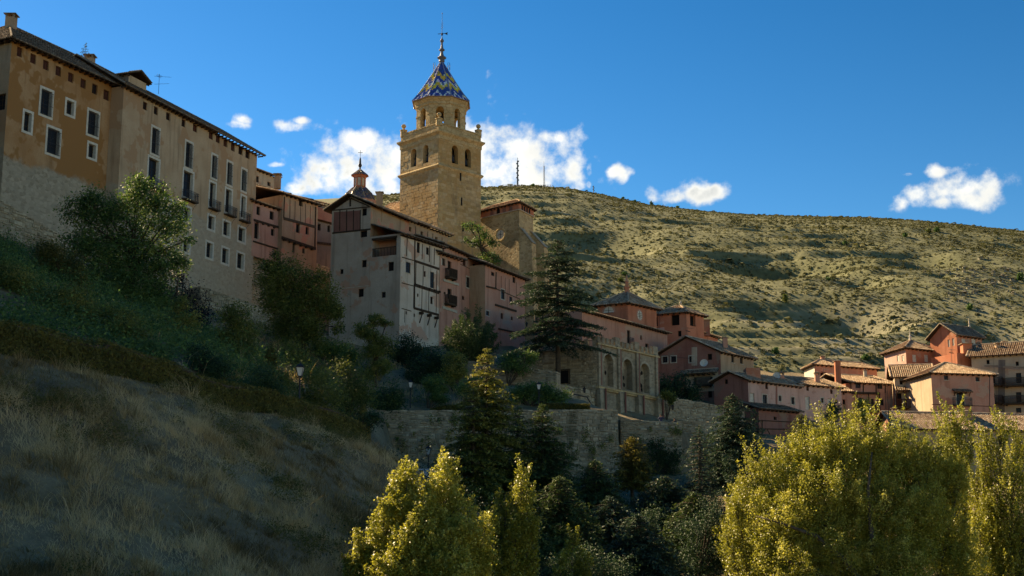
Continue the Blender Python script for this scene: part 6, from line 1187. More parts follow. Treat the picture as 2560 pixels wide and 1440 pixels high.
conifer('golden green conifer with pale sunlit tip, tallest of the lower trees', 1217, 868, 1420, 100, 400, 'nd_gold', 190, 1.15, .88, droop=.17, tier=20, jag=.45)
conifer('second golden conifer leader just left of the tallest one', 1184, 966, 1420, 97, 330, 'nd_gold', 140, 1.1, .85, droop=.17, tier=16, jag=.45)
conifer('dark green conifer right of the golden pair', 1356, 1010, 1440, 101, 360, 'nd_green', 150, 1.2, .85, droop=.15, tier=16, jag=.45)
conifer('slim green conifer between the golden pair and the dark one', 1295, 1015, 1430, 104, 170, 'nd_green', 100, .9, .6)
conifer('shaded conifer in front of the retaining wall', 1487, 1150, 1440, 96, 280, 'nd_green', 110, 1.3, .7)
conifer('golden larch against the mossy stepped wall', 1578, 1092, 1310, 108, 190, 'nd_larch', 100, 1.3, .7, trunk=.16, bare=.15, low=.3, droop=.05, jag=.5)
conifer('dark cedar with one bare leader at the right of the walls', 1748, 1062, 1440, 108, 170, 'nd_blue', 80, .8, .75, jag=.5, bare=.2)
conifer('broad dark cedar in front of the dark red gable', 1830, 985, 1440, 118, 300, 'nd_blue', 140, 1.4, .7, jag=.5)
conifer('thin dark conifer before the lean-to houses', 1885, 1020, 1300, 130, 110, 'nd_green', 70, .7, .7, jag=.5, bare=.2)
conifer('pale feathery cedar left of the big poplar', 2002, 1035, 1250, 135, 160, 'nd_pale', 90, 1.0, .5, droop=.2, low=.25)
conifer('small pale cedar in front of the pink house balcony', 2110, 1012, 1100, 158, 60, 'nd_pale', 40, .9, .6, low=.3)
conifer('shaded conifer low in the middle of the picture', 1400, 1190, 1440, 80, 340, 'nd_green', 110, 1.3, .7)
conifer('black green conifer under the golden larch', 1660, 1190, 1440, 92, 340, 'nd_blue', 120, 1.3, .7)
conifer('black green conifer at the lower edge beside the big poplar', 1590, 1285, 1440, 78, 380, 'nd_blue', 100, 1.3, .7)
conifer('low dark conifer between the small poplar and the shade', 1300, 1270, 1440, 78, 360, 'nd_green', 100, 1.3, .7)
conifer('black green conifer left of the blue road sign', 1525, 1240, 1440, 86, 320, 'nd_blue', 110, 1.2, .8, tier=14)
conifer('dark conifer pressed against the left of the big poplar', 1735, 1230, 1440, 84, 340, 'nd_green', 120, 1.2, .8, tier=14)
conifer('dark fir peeping over the roof behind the second chimney', 214, 108, 160, 156, 44, 'nd_blue', 22, .6, .7, base=48, trunk=.1, name='fir_tree', low=.5)
# clipped cone
p = W(907, 1095, 77); gz_ = g(p.x, p.y); t = thing('clipped_cone', 'clipped yellow green topiary cone at the end of the hedge', 'topiary', V((p.x, p.y, gz_))); k = 77 / FPX; n = 7000; s = rng.random(n) ** .8; hz = W(907, 1015, 77).z - gz_; a = rng.random(n) * 6.28; rr = 20 * k * np.sqrt(np.clip(1 - s ** 1.7, 0, 1)) * rng.uniform(.85, 1.03, n)
P = np.stack([p.x + rr * np.cos(a), p.y + rr * np.sin(a), gz_ + s * hz], -1); npmesh('foliage', leaves(P, .1, np.stack([np.cos(a), np.sin(a), .4 + 0 * a], -1), .6), 4, np.clip(rng.normal(.6, .2, n), 0, 1), M['lf_hedge'], t); m = MB(); m.tube([p * 1 + V((0, 0, gz_ - p.z - .2)), V((p.x, p.y, gz_ + hz * .8))], [.1, .03], 6); m.build('stem', M['bark'], t)
# hedge
P0 = [W(*q) for q in HEDGE]; t = thing('hedge', 'long clipped hedge along the path above the dry grass slope', 'hedge', P0[2]); Q, T, Nm = [], [], []; core = MB()
for a, b in zip(P0[:-1], P0[1:]):
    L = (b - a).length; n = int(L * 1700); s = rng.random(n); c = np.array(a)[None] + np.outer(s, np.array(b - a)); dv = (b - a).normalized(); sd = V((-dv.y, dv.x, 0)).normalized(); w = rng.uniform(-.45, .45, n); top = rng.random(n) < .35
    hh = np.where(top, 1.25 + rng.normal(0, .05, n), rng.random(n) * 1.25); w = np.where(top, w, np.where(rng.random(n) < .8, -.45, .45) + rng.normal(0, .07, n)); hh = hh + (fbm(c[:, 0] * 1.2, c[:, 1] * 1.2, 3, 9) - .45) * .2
    c = c + np.outer(w, np.array(sd)); c[:, 2] = Hgt(c[:, 0], c[:, 1]) + hh - .1; Q.append(c); T.append(np.clip(.35 + .8 * (fbm(c[:, 0] * .9, c[:, 1] * .9 + c[:, 2], 3, 4) - .45) + rng.normal(0, .16, n) + .34 * top, 0, 1)); Nm.append(np.where(top[:, None], np.array([0, 0, 1.0]), -np.array(sd)[None]))  # top leaves tinted lighter: the hedge's lit top edge, put into the colour
    k = int(L / .5)
    for i in range(k): u0, u1 = a.lerp(b, i / k), a.lerp(b, (i + 1) / k); z0, z1 = g(u0.x, u0.y), g(u1.x, u1.y); core.box((u0 + u1) / 2 + V((0, 0, (z0 + z1) / 2 + .45 - (u0.z + u1.z) / 2)), (u1 - u0) * .52, sd * .36, UP * .6)
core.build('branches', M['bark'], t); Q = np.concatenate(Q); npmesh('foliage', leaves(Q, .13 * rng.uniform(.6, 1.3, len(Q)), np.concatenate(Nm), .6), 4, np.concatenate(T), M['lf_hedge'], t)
# terrace hedge strip on the retaining wall
t = thing('hedge', 'low clipped hedge strip along the top of the retaining wall', 'hedge', W(1420, 1020, 122.5)); a, b = W(1360, 1018, 122.0), W(1475, 1020, 123); n = 4000; s = rng.random(n); c = np.array(a)[None] + np.outer(s, np.array(b - a)); c[:, 1] += rng.uniform(-.2, .5, n); c[:, 2] = a.z - .1 + rng.random(n) * .5; npmesh('foliage', leaves(c, .15, np.tile(np.array([0, -.3, .8]), (n, 1))), 4, np.clip(rng.normal(.5, .2, n), 0, 1), M['lf_hedge'], t)
t2 = thing('hedge', 'short clipped hedge strip behind the small lamp on the wall', 'hedge', W(1120, 1022, 122)); a, b = W(1075, 1021, 121.5), W(1180, 1020, 121.8); n = 3000; s = rng.random(n); c = np.array(a)[None] + np.outer(s, np.array(b - a)); c[:, 1] += rng.uniform(-.2, .5, n); c[:, 2] = a.z - .1 + rng.random(n) * .45 * np.sin(np.clip(s, 0.05, .95) * 3.14); npmesh('foliage', leaves(c, .15, np.tile(np.array([0, -.3, .8]), (n, 1))), 4, np.clip(rng.normal(.5, .2, n), 0, 1), M['lf_hedge'], t2)
# poplars
def poplar(label, base, Y, spikes, n, size, tint0=.55, trunk=.22, mat='lf_poplar', blobs=(), nbl=0, limbs=()):
    """spikes: (u_top, v_top, v_bottom, half width px, dy)"""
    k = Y / FPX; bx_ = W(base[0], base[1], Y).x; gz_ = g(bx_, Y); rt = thing('poplar_tree', label, 'tree', V((bx_, Y, gz_))); m = MB(); b0 = V((bx_, Y, gz_ - .3)); Q, T, Nn = [], [], []; ar = np.array([(s[2] - s[1]) * s[3] for s in spikes], float); ar /= ar.sum()
    for (u, vt, vb, hw, dy), sh in zip(spikes, ar):
        tp = W(u, vt, Y + dy); bt = W(u + (base[0] - u) * .25, vb, Y + dy); mid = bt.lerp(tp, .45); m.tube([b0, b0.lerp(bt, .6) + V((0, 0, .3)), bt, mid, tp], [trunk, trunk * .6, trunk * .35, trunk * .2, .01], 6, cap=False); kk = max(6, int((vb - vt) * hw / 260)); N_ = int(n * sh); cl = []
        for i in range(kk):
            s = random.random() ** 1.15; rad = hw * k * (1 - s) ** .55 * (.55 + .45 * min(1, s * 4 + .3)); a = random.uniform(0, 6.28); r = rad * math.sqrt(random.random()) ; c0_ = bt.lerp(tp, s) + V((r * math.cos(a), r * math.sin(a), random.uniform(-.1, .1))); L = (tp - bt).length * .13 * random.uniform(.6, 1.3); out = V((math.cos(a) * .35, math.sin(a) * .35, 1)).normalized(); cl.append((c0_, out, L, random.gauss(0, .13), rad))
            if i % 3 == 0: m.tube([bt.lerp(tp, max(0, s - .12)), c0_ + out * L * .6], [.03, .008], 4, cap=False)
        mm = max(12, N_ // kk)
        for c0_, out, L, tn, rad in cl:
            s = rng.random(mm); P = np.array(c0_)[None] + np.outer((s - .35) * L * 2, np.array(out)) + rng.normal(size=(mm, 3)) * ((.16 + .12 * hw * k * .25) * (1.15 - s)[:, None]); Q.append(P); T.append(np.clip(tint0 + tn + .12 * (s - .5) + rng.normal(0, .15, mm), 0, 1))
    for lm in limbs: m.tube([W(u_, v_, Y + o_) for u_, v_, o_ in lm], [.2 - .17 * i_ / (len(lm) - 1) for i_ in range(len(lm))], 6)
    for (c, rx, ry, rz) in pxb(blobs, Y):
        kk = 46; dd3 = rng.normal(size=(kk, 3)); dd3 /= np.linalg.norm(dd3, axis=1)[:, None]; cc = dd3 * rng.uniform(.4, 1.0, kk)[:, None] * np.array([rx, ry, rz]) + np.array(c); mm = nbl // (len(blobs) * kk); tn = rng.normal(0, .15, kk)
        for q in range(kk):
            out = np.array([dd3[q, 0] * .6, dd3[q, 1] * .6, .75]); s_ = rng.random(mm); Q.append(cc[q] + np.outer((s_ - .4) * rx * .75, out) + rng.normal(size=(mm, 3)) * (rx * .17 * (1.2 - s_))[:, None]); T.append(np.clip(tint0 + tn[q] + .15 * (s_ - .5) + rng.normal(0, .14, mm), 0, 1))
        for _ in range(4): e_ = V(cc[random.randrange(kk)]); m.tube([b0.lerp(c, .35), b0.lerp(c, .75), e_], [.07, .045, .01], 5, cap=False)
    m.build('trunk', M['greybark'], rt, smooth=True); Q = np.concatenate(Q); npmesh('crown', leaves(Q, size * rng.uniform(.6, 1.3, len(Q)), np.tile(np.array([-.35, -.2, .35]), (len(Q), 1)), .75), 4, np.concatenate(T), M[mat], rt)
poplar('bright yellow green poplar in the lower middle of the picture', (1060, 1600), 50, [(1010, 1180, 1480, 62, 0), (1112, 1162, 1480, 70, .3), (955, 1285, 1500, 55, -.4), (900, 1345, 1520, 45, -.3), (1060, 1260, 1520, 70, -.8), (1170, 1270, 1500, 50, -.3), (1215, 1300, 1500, 44, .2), (1010, 1330, 1540, 80, -1.2), (1130, 1340, 1540, 80, -1.1)], 60000, .085, .6, .14, blobs=[(1005, 1270, 50, 62), (1108, 1255, 56, 72), (955, 1365, 58), (1050, 1350, 66, 60, -1), (1150, 1350, 62, 60, -.6), (905, 1410, 46), (1000, 1430, 70, 60, -1.2), (1110, 1430, 76, 60, -1.2), (1190, 1400, 50)], nbl=60000)
poplar('shaded olive poplar just right of the bright poplar', (1260, 1600), 56, [(1305, 1195, 1500, 44, 0), (1262, 1235, 1500, 48, .3), (1320, 1275, 1520, 38, -.3), (1225, 1300, 1520, 44, -.5), (1290, 1330, 1540, 50, -.6)], 34000, .09, .38, .12)
poplar('small ochre poplar in the shade at the bottom', (1425, 1650), 66, [(1432, 1340, 1560, 40, 0), (1400, 1385, 1560, 36, -.3), (1465, 1390, 1560, 34, .2)], 9000, .10, .3, .08)
RP = [(1870, 1145, 1500, 60, 0), (1925, 1150, 1480, 50, .8), (1830, 1240, 1520, 46, -.6), (1812, 1330, 1560, 40, -1), (1960, 1120, 1460, 60, .5), (2000, 1090, 1440, 60, 1), (2050, 1060, 1420, 70, .5), (2075, 1030, 1400, 50, 1.2), (2130, 1045, 1420, 60, .8), (2180, 1050, 1440, 62, .6), (2110, 1120, 1500, 90, -1.2), (1990, 1200, 1540, 90, -1.6), (1900, 1260, 1560, 80, -1.8), (2220, 1100, 1460, 60, .4), (2255, 1040, 1440, 38, .8), (2300, 1095, 1460, 56, .4), (2200, 1180, 1540, 90, -1.4), (2350, 1075, 1460, 40, .6), (2320, 1180, 1540, 80, -1), (2060, 1280, 1580, 100, -2.2), (1860, 1360, 1600, 70, -1.6), (2180, 1310, 1600, 100, -2), (2400, 1180, 1540, 60, -.4), (1960, 1380, 1620, 80, -2.4)]
poplar('huge spreading yellow green poplar filling the lower right', (2120, 1700), 78, RP, 150000, .10, .55, .34, blobs=[(1870, 1260, 62), (1850, 1350, 62), (1890, 1420, 70), (1950, 1200, 66), (2040, 1140, 72), (2130, 1130, 76), (2220, 1150, 72), (2300, 1180, 66), (2370, 1210, 56), (1960, 1310, 86, 80, -2), (2070, 1260, 90, 86, -2), (2190, 1270, 92, 86, -2), (2300, 1300, 84, 80, -2), (1980, 1420, 90, 80, -3), (2110, 1400, 95, 80, -3), (2240, 1410, 95, 80, -3), (2370, 1350, 70), (2400, 1430, 70)], nbl=200000, limbs=[[(2190, 1500, -3), (2110, 1400, -3.4), (2040, 1340, -3.6), (1960, 1310, -3.6), (1890, 1290, -3.2)], [(2200, 1500, -3), (2180, 1350, -3), (2170, 1230, -2.8), (2180, 1130, -2)], [(2150, 1460, -3.2), (2060, 1440, -3.6), (1960, 1400, -3.6)]])
poplar('slim poplar rising before the long low roof', (2385, 1700), 88, [(2368, 1035, 1400, 30, 0), (2392, 1030, 1400, 26, .3), (2415, 1050, 1400, 24, 0), (2380, 1150, 1500, 50, -.5), (2340, 1130, 1450, 30, .2)], 32000, .13, .46, .2)
poplar('tall darker poplar at the right edge of the picture', (2510, 1700), 84, [(2500, 1065, 1480, 46, 0), (2475, 1090, 1500, 40, .4), (2545, 1095, 1500, 44, .2), (2530, 1180, 1560, 60, -.8), (2470, 1250, 1560, 50, -.6), (2600, 1100, 1500, 50, 0), (2560, 1290, 1600, 70, -1), (2450, 1330, 1600, 50, -.8), (2440, 1200, 1500, 50, .4), (2455, 1120, 1500, 40, .5)], 80000, .11, .45, .26)
# dead grey saplings in front of the balcony house
for lab, u, vt, vb, Y in (('bare grey poplar sapling before the gallery house', 2222, 962, 1110, 160), ('bare grey twiggy sapling before the pale pink house', 2055, 1000, 1100, 155)):
    b0 = W(u, vb, Y); gz_ = g(b0.x, b0.y); t = thing('bare_sapling', lab, 'tree', V((b0.x, b0.y, gz_))); m = MB(); tp = W(u, vt, Y)
    for i in range(12): e = tp + V((random.uniform(-.55, .55), random.uniform(-.4, .4), -random.random() * 2.6)); m.tube([V((b0.x, b0.y, gz_)), V((b0.x, b0.y, b0.z)).lerp(e, .3) + V((random.uniform(-.2, .2), 0, 0)), e], [.05, .03, .008], 4)
    m.build('trunk', M['greybark'], t)
# junipers on the hill
JUN = [('dark juniper on the hill skyline above the masts hollow', 1333, 466, 6, 6), ('dark juniper dot on the skyline left of the small cloud', 1557, 497, 8, 6), ('dark juniper dot on the skyline right of its twin', 1587, 505, 6, 5), ('upright juniper on the skyline below the small cloud', 1628, 509, 7, 9), ('low juniper on the skyline right of the small cloud', 1693, 521, 8, 6),
       ('olive juniper beside the large hollow on the hill', 1963, 762, 14, 18), ('dark juniper with long shadow above the gabled tower', 2424, 775, 14, 14), ('small juniper standing above the terraces', 1940, 885, 13, 14), ('round bush on the terraces above the turret', 2165, 905, 16, 12), ('dark juniper high on the right shoulder of the hill', 2262, 592, 10, 9), ('dark juniper near the right crest of the hill', 2343, 580, 12, 11), ('olive juniper near the crest between two dark ones', 2321, 584, 10, 10), ('juniper at the right edge of the hill', 2550, 700, 18, 16), ('small juniper in the middle of the hill', 2070, 702, 9, 8), ('olive bush above the convent roof', 1552, 705, 12, 10), ('dark bush pair left of the convent roof', 1562, 690, 12, 8), ('small dark juniper high in the middle of the hill', 2112, 615, 9, 12)]
for lab, u, v, w, h in JUN:
    p = onhill(u, v); k = p.y / FPX; t = thing('juniper_bush', lab, 'bush', p); crown('foliage', [(p + UP * h * k * .45, w * k * .5, w * k * .5, h * k * .55), (p + UP * h * k * .8, w * k * .3, w * k * .3, h * k * .3)], 420, .55, M['lf_green'] if 'olive' not in lab else M['lf_olive'], t, tint0=.35); m = MB(); m.tube([p - UP * .3, p + UP * h * k * .6], [.15, .05], 5); m.build('stem', M['bark'], t)
# dry grass on the near slope
def blades(n, xr, yr, ln, wd, mat, label, name, dens=None, seed=1, lean=.35):
    x = rng.uniform(*xr, n); y = rng.uniform(*yr, n); nt_ = n // 60; h_ = n // 2; tx, ty = rng.uniform(*xr, nt_), rng.uniform(*yr, nt_); ti = rng.integers(0, nt_, h_); rt_ = np.abs(rng.normal(0, .16, h_)); ra = rng.random(h_) * 6.28; x[:h_] = tx[ti] + rt_ * np.cos(ra); y[:h_] = ty[ti] + rt_ * np.sin(ra); tt_ = rng.normal(0, .22, nt_); tus = np.zeros(n); tus[:h_] = 1; tn_ = np.zeros(n); tn_[:h_] = tt_[ti]; an_ = np.zeros(n); an_[:h_] = ra; tl_ = np.ones(n); tl_[:h_] = np.exp(rng.normal(.05, .35, nt_))[ti]
    ok = dens(x, y) > rng.random(n); x, y, tus, tn_, an_, tl_ = x[ok], y[ok], tus[ok], tn_[ok], an_[ok], tl_[ok]; n = len(x); z = Hgt(x, y)
    cl = fbm(x * .55, y * .55, 3, seed); L = ln * np.exp(rng.normal(0, .35, n)) * (.55 + 1.2 * ss(cl, .3, .62)); th = rng.random(n) * 6.28; cdir = fbm(x * .3 + 7, y * .3, 2, seed + 3) * 12; th = np.where(rng.random(n) < .55, cdir + rng.normal(0, .5, n), th); le = np.abs(rng.normal(lean, .25, n)); th = np.where(tus > 0, an_ + rng.normal(0, .3, n), th); L = L * tl_ * np.where(rng.random(n) < .012, 1.6, 1.0)
    d = np.stack([np.cos(th) * le, np.sin(th) * le - .12, np.ones(n)], -1); d /= np.linalg.norm(d, axis=1)[:, None]; b = np.stack([x, y, z - .05], -1); s = np.stack([np.ones(n), rng.normal(0, .3, n), np.zeros(n)], -1) * (wd * rng.uniform(.6, 1.4, n))[:, None]
    mid = b + d * (L * .55)[:, None]; tip = b + d * L[:, None] + np.stack([np.cos(th) * L * .22, np.sin(th) * L * .22, -.12 * L], -1)
    out = np.empty((n, 8, 3)); out[:, 0] = b - s; out[:, 1] = b + s; out[:, 2] = mid + s * .8; out[:, 3] = mid - s * .8; out[:, 4] = mid - s * .8; out[:, 5] = mid + s * .8; out[:, 6] = tip + s * .1; out[:, 7] = tip - s * .1
    T = np.repeat(np.clip(.5 + 1.5 * (fbm(x * .22, y * .22, 3, seed + 9) - .45) + .9 * (fbm(x * 1.1, y * 1.1, 2, seed + 5) - .4) + tn_ + rng.normal(0, .12, n), 0, 1), 2); return tag(npmesh(name, out.reshape(-1, 3), 4, T, mat, None, 'stuff'), label, 'grass')
M['drygrass'] = leafmat('dry_grass', [(0, (.11, .072, .028)), (.3, (.26, .175, .080)), (.6, (.47, .33, .175)), (1, (.68, .51, .31))], .35, .8, .15)
def hline(x):   # y of the hedge at x
    return np.interp(x, [p.x for p in P0], [p.y for p in P0])
blades(330000, (-30, 0), (36, 79), .24, .007, M['drygrass'], 'long dry pale grass covering the near slope below the hedge', 'grass', lambda x, y: np.where((y < hline(x) - 1.3) & (x < -1.5 + 0 * y) & (x > -.40 * y - 1.5), 1, 0) * (.55 + .45 * ss(fbm(x * .5, y * .5, 3, 8), .25, .5)))
blades(70000, (-46, 2), (62, 152), .4, .014, M['drygrass'], 'dry grass on the bank between the shrubs under the houses', 'bank_grass', lambda x, y: np.where((y > hline(x) + 2.5) & ((x < -10.8) | (y > 124)) & (x > -.40 * y - 1), 1, 0) * ss(fbm(x * .18, y * .18, 3, 15), .36, .5) * np.where(x > -.21 * y, 1, .15), 33)
# weeds: tall pale stalks and olive tufts in the grass
n = 2200; x = rng.uniform(-26, -3, n); y = rng.uniform(40, 74, n); ok = (y < hline(x) - 1) & (fbm(x * .25, y * .25, 2, 44) > .42); x, y = x[ok], y[ok]; C, T = [], []
for xx, yy in zip(x, y):
    zz = g(xx, yy); m_ = 70; r = rng.uniform(.25, .6); P = rng.normal(size=(m_, 3)) * np.array([r * .5, r * .5, r * .4]) + np.array([xx, yy, zz + r * .5]); C.append(P); T.append(np.clip(rng.normal(.3 + .35 * random.random(), .15, m_), 0, 1))
C = np.concatenate(C); tag(npmesh('weeds', leaves(C, .11, None, .35), 4, np.concatenate(T), M['lf_hedge'], None, 'stuff'), 'olive weeds scattered through the dry grass slope', 'weeds')

# ivy and undergrowth that read as one mass
def mass(name, label, mat, n, xr, yr, keep, size, hgt, k=60, tint0=.45, cat='undergrowth'):
    x = rng.uniform(*xr, n); y = rng.uniform(*yr, n); ok = keep(x, y); x, y = x[ok], y[ok]; z = Hgt(x, y); m = len(x); r = np.exp(rng.normal(0, .35, m)) * hgt; idx = np.repeat(np.arange(m), k)
    P = rng.normal(size=(len(idx), 3)) * (r[idx] * .55)[:, None] * np.array([1.3, 1.3, .7]) + np.stack([x, y, z + r * .45], -1)[idx]; P[:, 2] = np.maximum(P[:, 2], z[idx] + .02); T = np.clip(tint0 + rng.normal(0, .14, m)[idx] + rng.normal(0, .13, len(idx)), 0, 1)
    tag(npmesh(name, leaves(P, size * rng.uniform(.6, 1.3, len(P)), np.tile(np.array([0, -.4, .6]), (len(P), 1))), 4, T, M[mat], None, 'stuff'), label, cat)
mass('ivy', 'ivy ground cover on the bank between hedge and large tree', 'lf_green', 6500, (-44, -14), (60, 118), lambda x, y: (y > hline(x) + 1.4) & (x > -.40 * y) & (x < -.155 * y - 2) & (fbm(x * .2, y * .2, 2, 71) > .30), .16, .7, 46, .42, 'ivy')
mass('undergrowth', 'mixed low undergrowth on the bank below the houses', 'lf_olive', 1800, (-34, -8), (74, 152), lambda x, y: (y > hline(x) + 3) & (x > -.22 * y) & ((x < -12) | (y > 124)) & (fbm(x * .16, y * .16, 3, 91) > .44), .18, .9, 60, .36)
mass('undergrowth', 'dark undergrowth on the river bank below the conifers', 'lf_dark', 1400, (-6, 40), (56, 118), lambda x, y: (abs(y - 99) > 4.5) & (y < np.interp(x, WALLX, WALLY) - 1), .13, .8, 60, .15)

Q, T = [], []
for pa, pb, n_ in ((W(960, 1030, 119.7), W(1540, 1041, 122.4), 60), (W(1553, 1055, 126.4), W(1702, 1057, 127.0), 45), (W(1700, 1060, 137.8), W(1850, 1066, 141.8), 16), (W(510, 735, 149.8), W(665, 775, 156.8), 12)):
    for _ in range(n_):
        p = pa.lerp(pb, random.random()); p.z -= random.random() ** .8 * 5.0; r = random.uniform(.08, .32); m_ = int(180 * r) + 14; Q.append(np.array(p) + rng.normal(size=(m_, 3)) * np.array([r * .6, .1, r]) - np.array([0, .12, r * .5])); T.append(np.clip(rng.normal(.4, .2, m_), 0, 1))
Q = np.concatenate(Q); tag(npmesh('wall_plants', leaves(Q, .14, np.tile(np.array([0, -.8, .3]), (len(Q), 1))), 4, np.concatenate(T), M['lf_olive'], None, 'stuff'), 'small weeds rooted in the joints of the retaining walls', 'weeds')
# ------------------------------------------------------------------ small things
def lamp(label, u, vt, Y, h):
    p = W(u, vt, Y); x, y, zt_ = p; z0 = zt_ - h; t = thing('street_lamp', label, 'street lamp', V((x, y, z0))); m = MB()
    m.lathe((x, y, z0), [(.14, -.3), (.14, .35), (.1, .45), (.075, .6), (.05, .8), (.042, h - 1.0), (.06, h - .95), (.04, h - .9), (.035, h - .72)], 10); m.tube([V((x - .2, y, zt_ - .78)), V((x + .2, y, zt_ - .78))], .02, 5); m.build('post', M['iron'], t)
    fr = MB(); fr.lathe((x, y, zt_ - .72), [(.1, 0), (.13, .03), (.13, .05)], 4, rot=.785); fr.lathe((x, y, zt_ - .24), [(.3, 0), (.31, .03), (.16, .16), (.07, .2), (.05, .26), (.02, .3)], 4, rot=.785)
    for a in range(4): w = .785 + a * math.pi / 2; fr.tube([V((x + .13 * math.cos(w), y + .13 * math.sin(w), zt_ - .68)), V((x + .27 * math.cos(w), y + .27 * math.sin(w), zt_ - .23))], .014, 4)
    hd = fr.build('lantern', M['iron'], t); gl = MB(); gl.lathe((x, y, zt_ - .67), [(.115, 0), (.255, .44)], 4, rot=.785); gl.build('glass', M['opal'], hd); return t
M['opal'] = flat('opal_glass', (.62, .60, .54), .4, .12, 2, .4)
lamp('large black lantern street lamp rising behind the hedge', 751, 908, 73, 3.5); lamp('small lantern lamp on the retaining wall above the clipped cone', 1027, 950, 123.5, 3.3); lamp('lantern lamp at the foot of the retaining wall beside the grass nose', 1071, 1114, 105, 3.6); lamp('terrace lantern lamp right of the golden conifer tip', 1347, 955, 124, 3.2)
def walllamp(label, f_pt, n_):
    t = thing('wall_lantern', label, 'wall lamp', f_pt); m = MB(); m.tube([f_pt, f_pt + n_ * .25 + UP * .12, f_pt + n_ * .5], .025, 5); m.build('bracket', M['iron'], t); q = f_pt + n_ * .5; m = MB(); m.lathe((q.x, q.y, q.z - .6), [(.1, 0), (.12, .02), (.22, .42), (.26, .44), (.12, .56), (.03, .66)], 4, rot=.785); m.build('lantern', M['iron'], t)
walllamp('small wall lantern on the stair wall below the bastion', W(1460, 970, 147) + V((0, -.1, 0)), V((0, -1, 0))); walllamp('small wall lantern on the long wall right of the bastion', W(1678, 1013, 160.2), V((.2, -1, 0))); walllamp('small wall lantern on the terrace house end above the terrace', W(1311, 807, 186), V((.6, -.8, 0)))
p = W(458, 695, 140); t = thing('floodlight', 'small floodlight on a thin post in front of the beige building', 'floodlight', V((p.x, p.y, g(p.x, p.y)))); m = MB(); m.tube([V((p.x, p.y, g(p.x, p.y) - .2)), W(460, 642, 140)], .05, 6); m.build('post', M['iron'], t); c = W(456, 648, 140); m = MB(); m.box(c, V((.28, -.1, .05)), V((.06, .2, 0)), V((0, -.05, .18))); m.tube([c, c + V((.2, 0, .05))], .04, 5); m.build('lamp_head', M['iron'], t)
# road at the wall foot, edge rail, sign
m = MB(); pr = [(-14, 96), (-6, 101), (4, 101.5), (14, 99), (24, 97), (34, 96)]; lz = [g(x, y) for x, y in pr]
P = []
for i in range(60):
    s = i / 59 * (len(pr) - 1); k = min(int(s), len(pr) - 2); fq = s - k; x, y = pr[k][0] + (pr[k + 1][0] - pr[k][0]) * fq, pr[k][1] + (pr[k + 1][1] - pr[k][1]) * fq; z = lz[k] + (lz[k + 1] - lz[k]) * fq + .45; P.append((x, y, z))
for a, b in zip(P[:-1], P[1:]):
    m.poly([V(a) + V((0, -2.2, 0)), V(b) + V((0, -2.2, 0)), V(b) + V((0, 2.6, 0)), V(a) + V((0, 2.6, 0))]); m.poly([V(a) + V((0, -2.2, -1.4)), V(b) + V((0, -2.2, -1.4)), V(b) + V((0, -2.2, 0)), V(a) + V((0, -2.2, 0))])
M['asphalt'] = flat('worn_asphalt', (.17, .175, .185), .85, .3, 1.5); o = m.build('road', M['asphalt'], None, kind='structure')
t = thing('road_railing', 'dark post and rail fence along the lower road', 'railing', V(P[35])); 
for i in range(30, 50, 2): q = V(P[i]) + V((0, -2.0, 0)); m = MB(); m.tube([q - UP * .1, q + UP * .95], .05, 6); m.build('post', M['wood'], t)
for zz in (.5, .9): m = MB(); m.tube([V(P[i]) + V((0, -2.0, zz)) for i in range(30, 49)], .035, 5); m.build('rail', M['wood'], t)
p = W(1528, 1303, 99); t = thing('road_sign', 'small blue sign on a post beside the lower road', 'sign', V((p.x, p.y, g(p.x, p.y)))); m = MB(); m.tube([V((p.x, p.y, g(p.x, p.y) - .2)), p + UP * .35], .03, 6); m.build('post', M['steel'], t); m = MB(); m.box(p - V((0, .05, 0)), V((.28, 0, 0)), V((0, .015, 0)), UP * .3); m.build('panel', flat('blue_sign', (.02, .08, .4), .5, .1), t)
# white car half hidden behind the grass nose
c = W(1062, 1222, 101); gz_ = max(P[k][2] for k in range(60) if abs(P[k][0] - c.x) < .6) if any(abs(P[k][0] - c.x) < .6 for k in range(60)) else g(c.x, c.y); t = thing('parked_car', 'white car half hidden between the grass slope and the poplar', 'car', V((c.x, c.y, gz_)))
prof_ = [(-2.0, .35), (-2.05, .75), (-1.85, .98), (-1.2, 1.02), (-.75, 1.42), (.7, 1.46), (1.35, 1.02), (1.95, .9), (2.05, .6), (2.0, .35)]; m = MB(); wv = [V((c.x + x, c.y - (.82 if z < 1.1 else .66), gz_ + z)) for x, z in prof_]; wb = [V((c.x + x, c.y + (.82 if z < 1.1 else .66), gz_ + z)) for x, z in prof_]; m.poly(wv); m.poly(wb[::-1])
for i in range(len(prof_)): m.poly([wv[i], wv[(i + 1) % len(wv)], wb[(i + 1) % len(wv)], wb[i]])
M['carwhite'] = flat('white_car_paint', (.7, .71, .72), .25, .05, 1, .5); m.build('body', M['carwhite'], t)
m = MB(); m.poly([V((c.x + x, c.y - .76 + (z - 1.05) * .25, gz_ + z)) for x, z in ((-1.1, 1.06), (1.2, 1.06), (.68, 1.38), (-.7, 1.36))]); m.build('side_window', M['glass'], t); m = MB(); m.poly([V((c.x + x, c.y + y, gz_ + z)) for x, y, z in ((1.30, -.68, 1.08), (1.30, .68, 1.08), (.76, .58, 1.43), (.76, -.58, 1.43))]); m.build('windscreen', M['glass'], t); m = MB(); m.poly([V((c.x + x, c.y + y, gz_ + z)) for x, y, z in ((-1.19, -.68, 1.07), (-1.19, .68, 1.07), (-.8, .58, 1.4), (-.8, -.58, 1.4))]); m.build('rear_window', M['glass'], t)
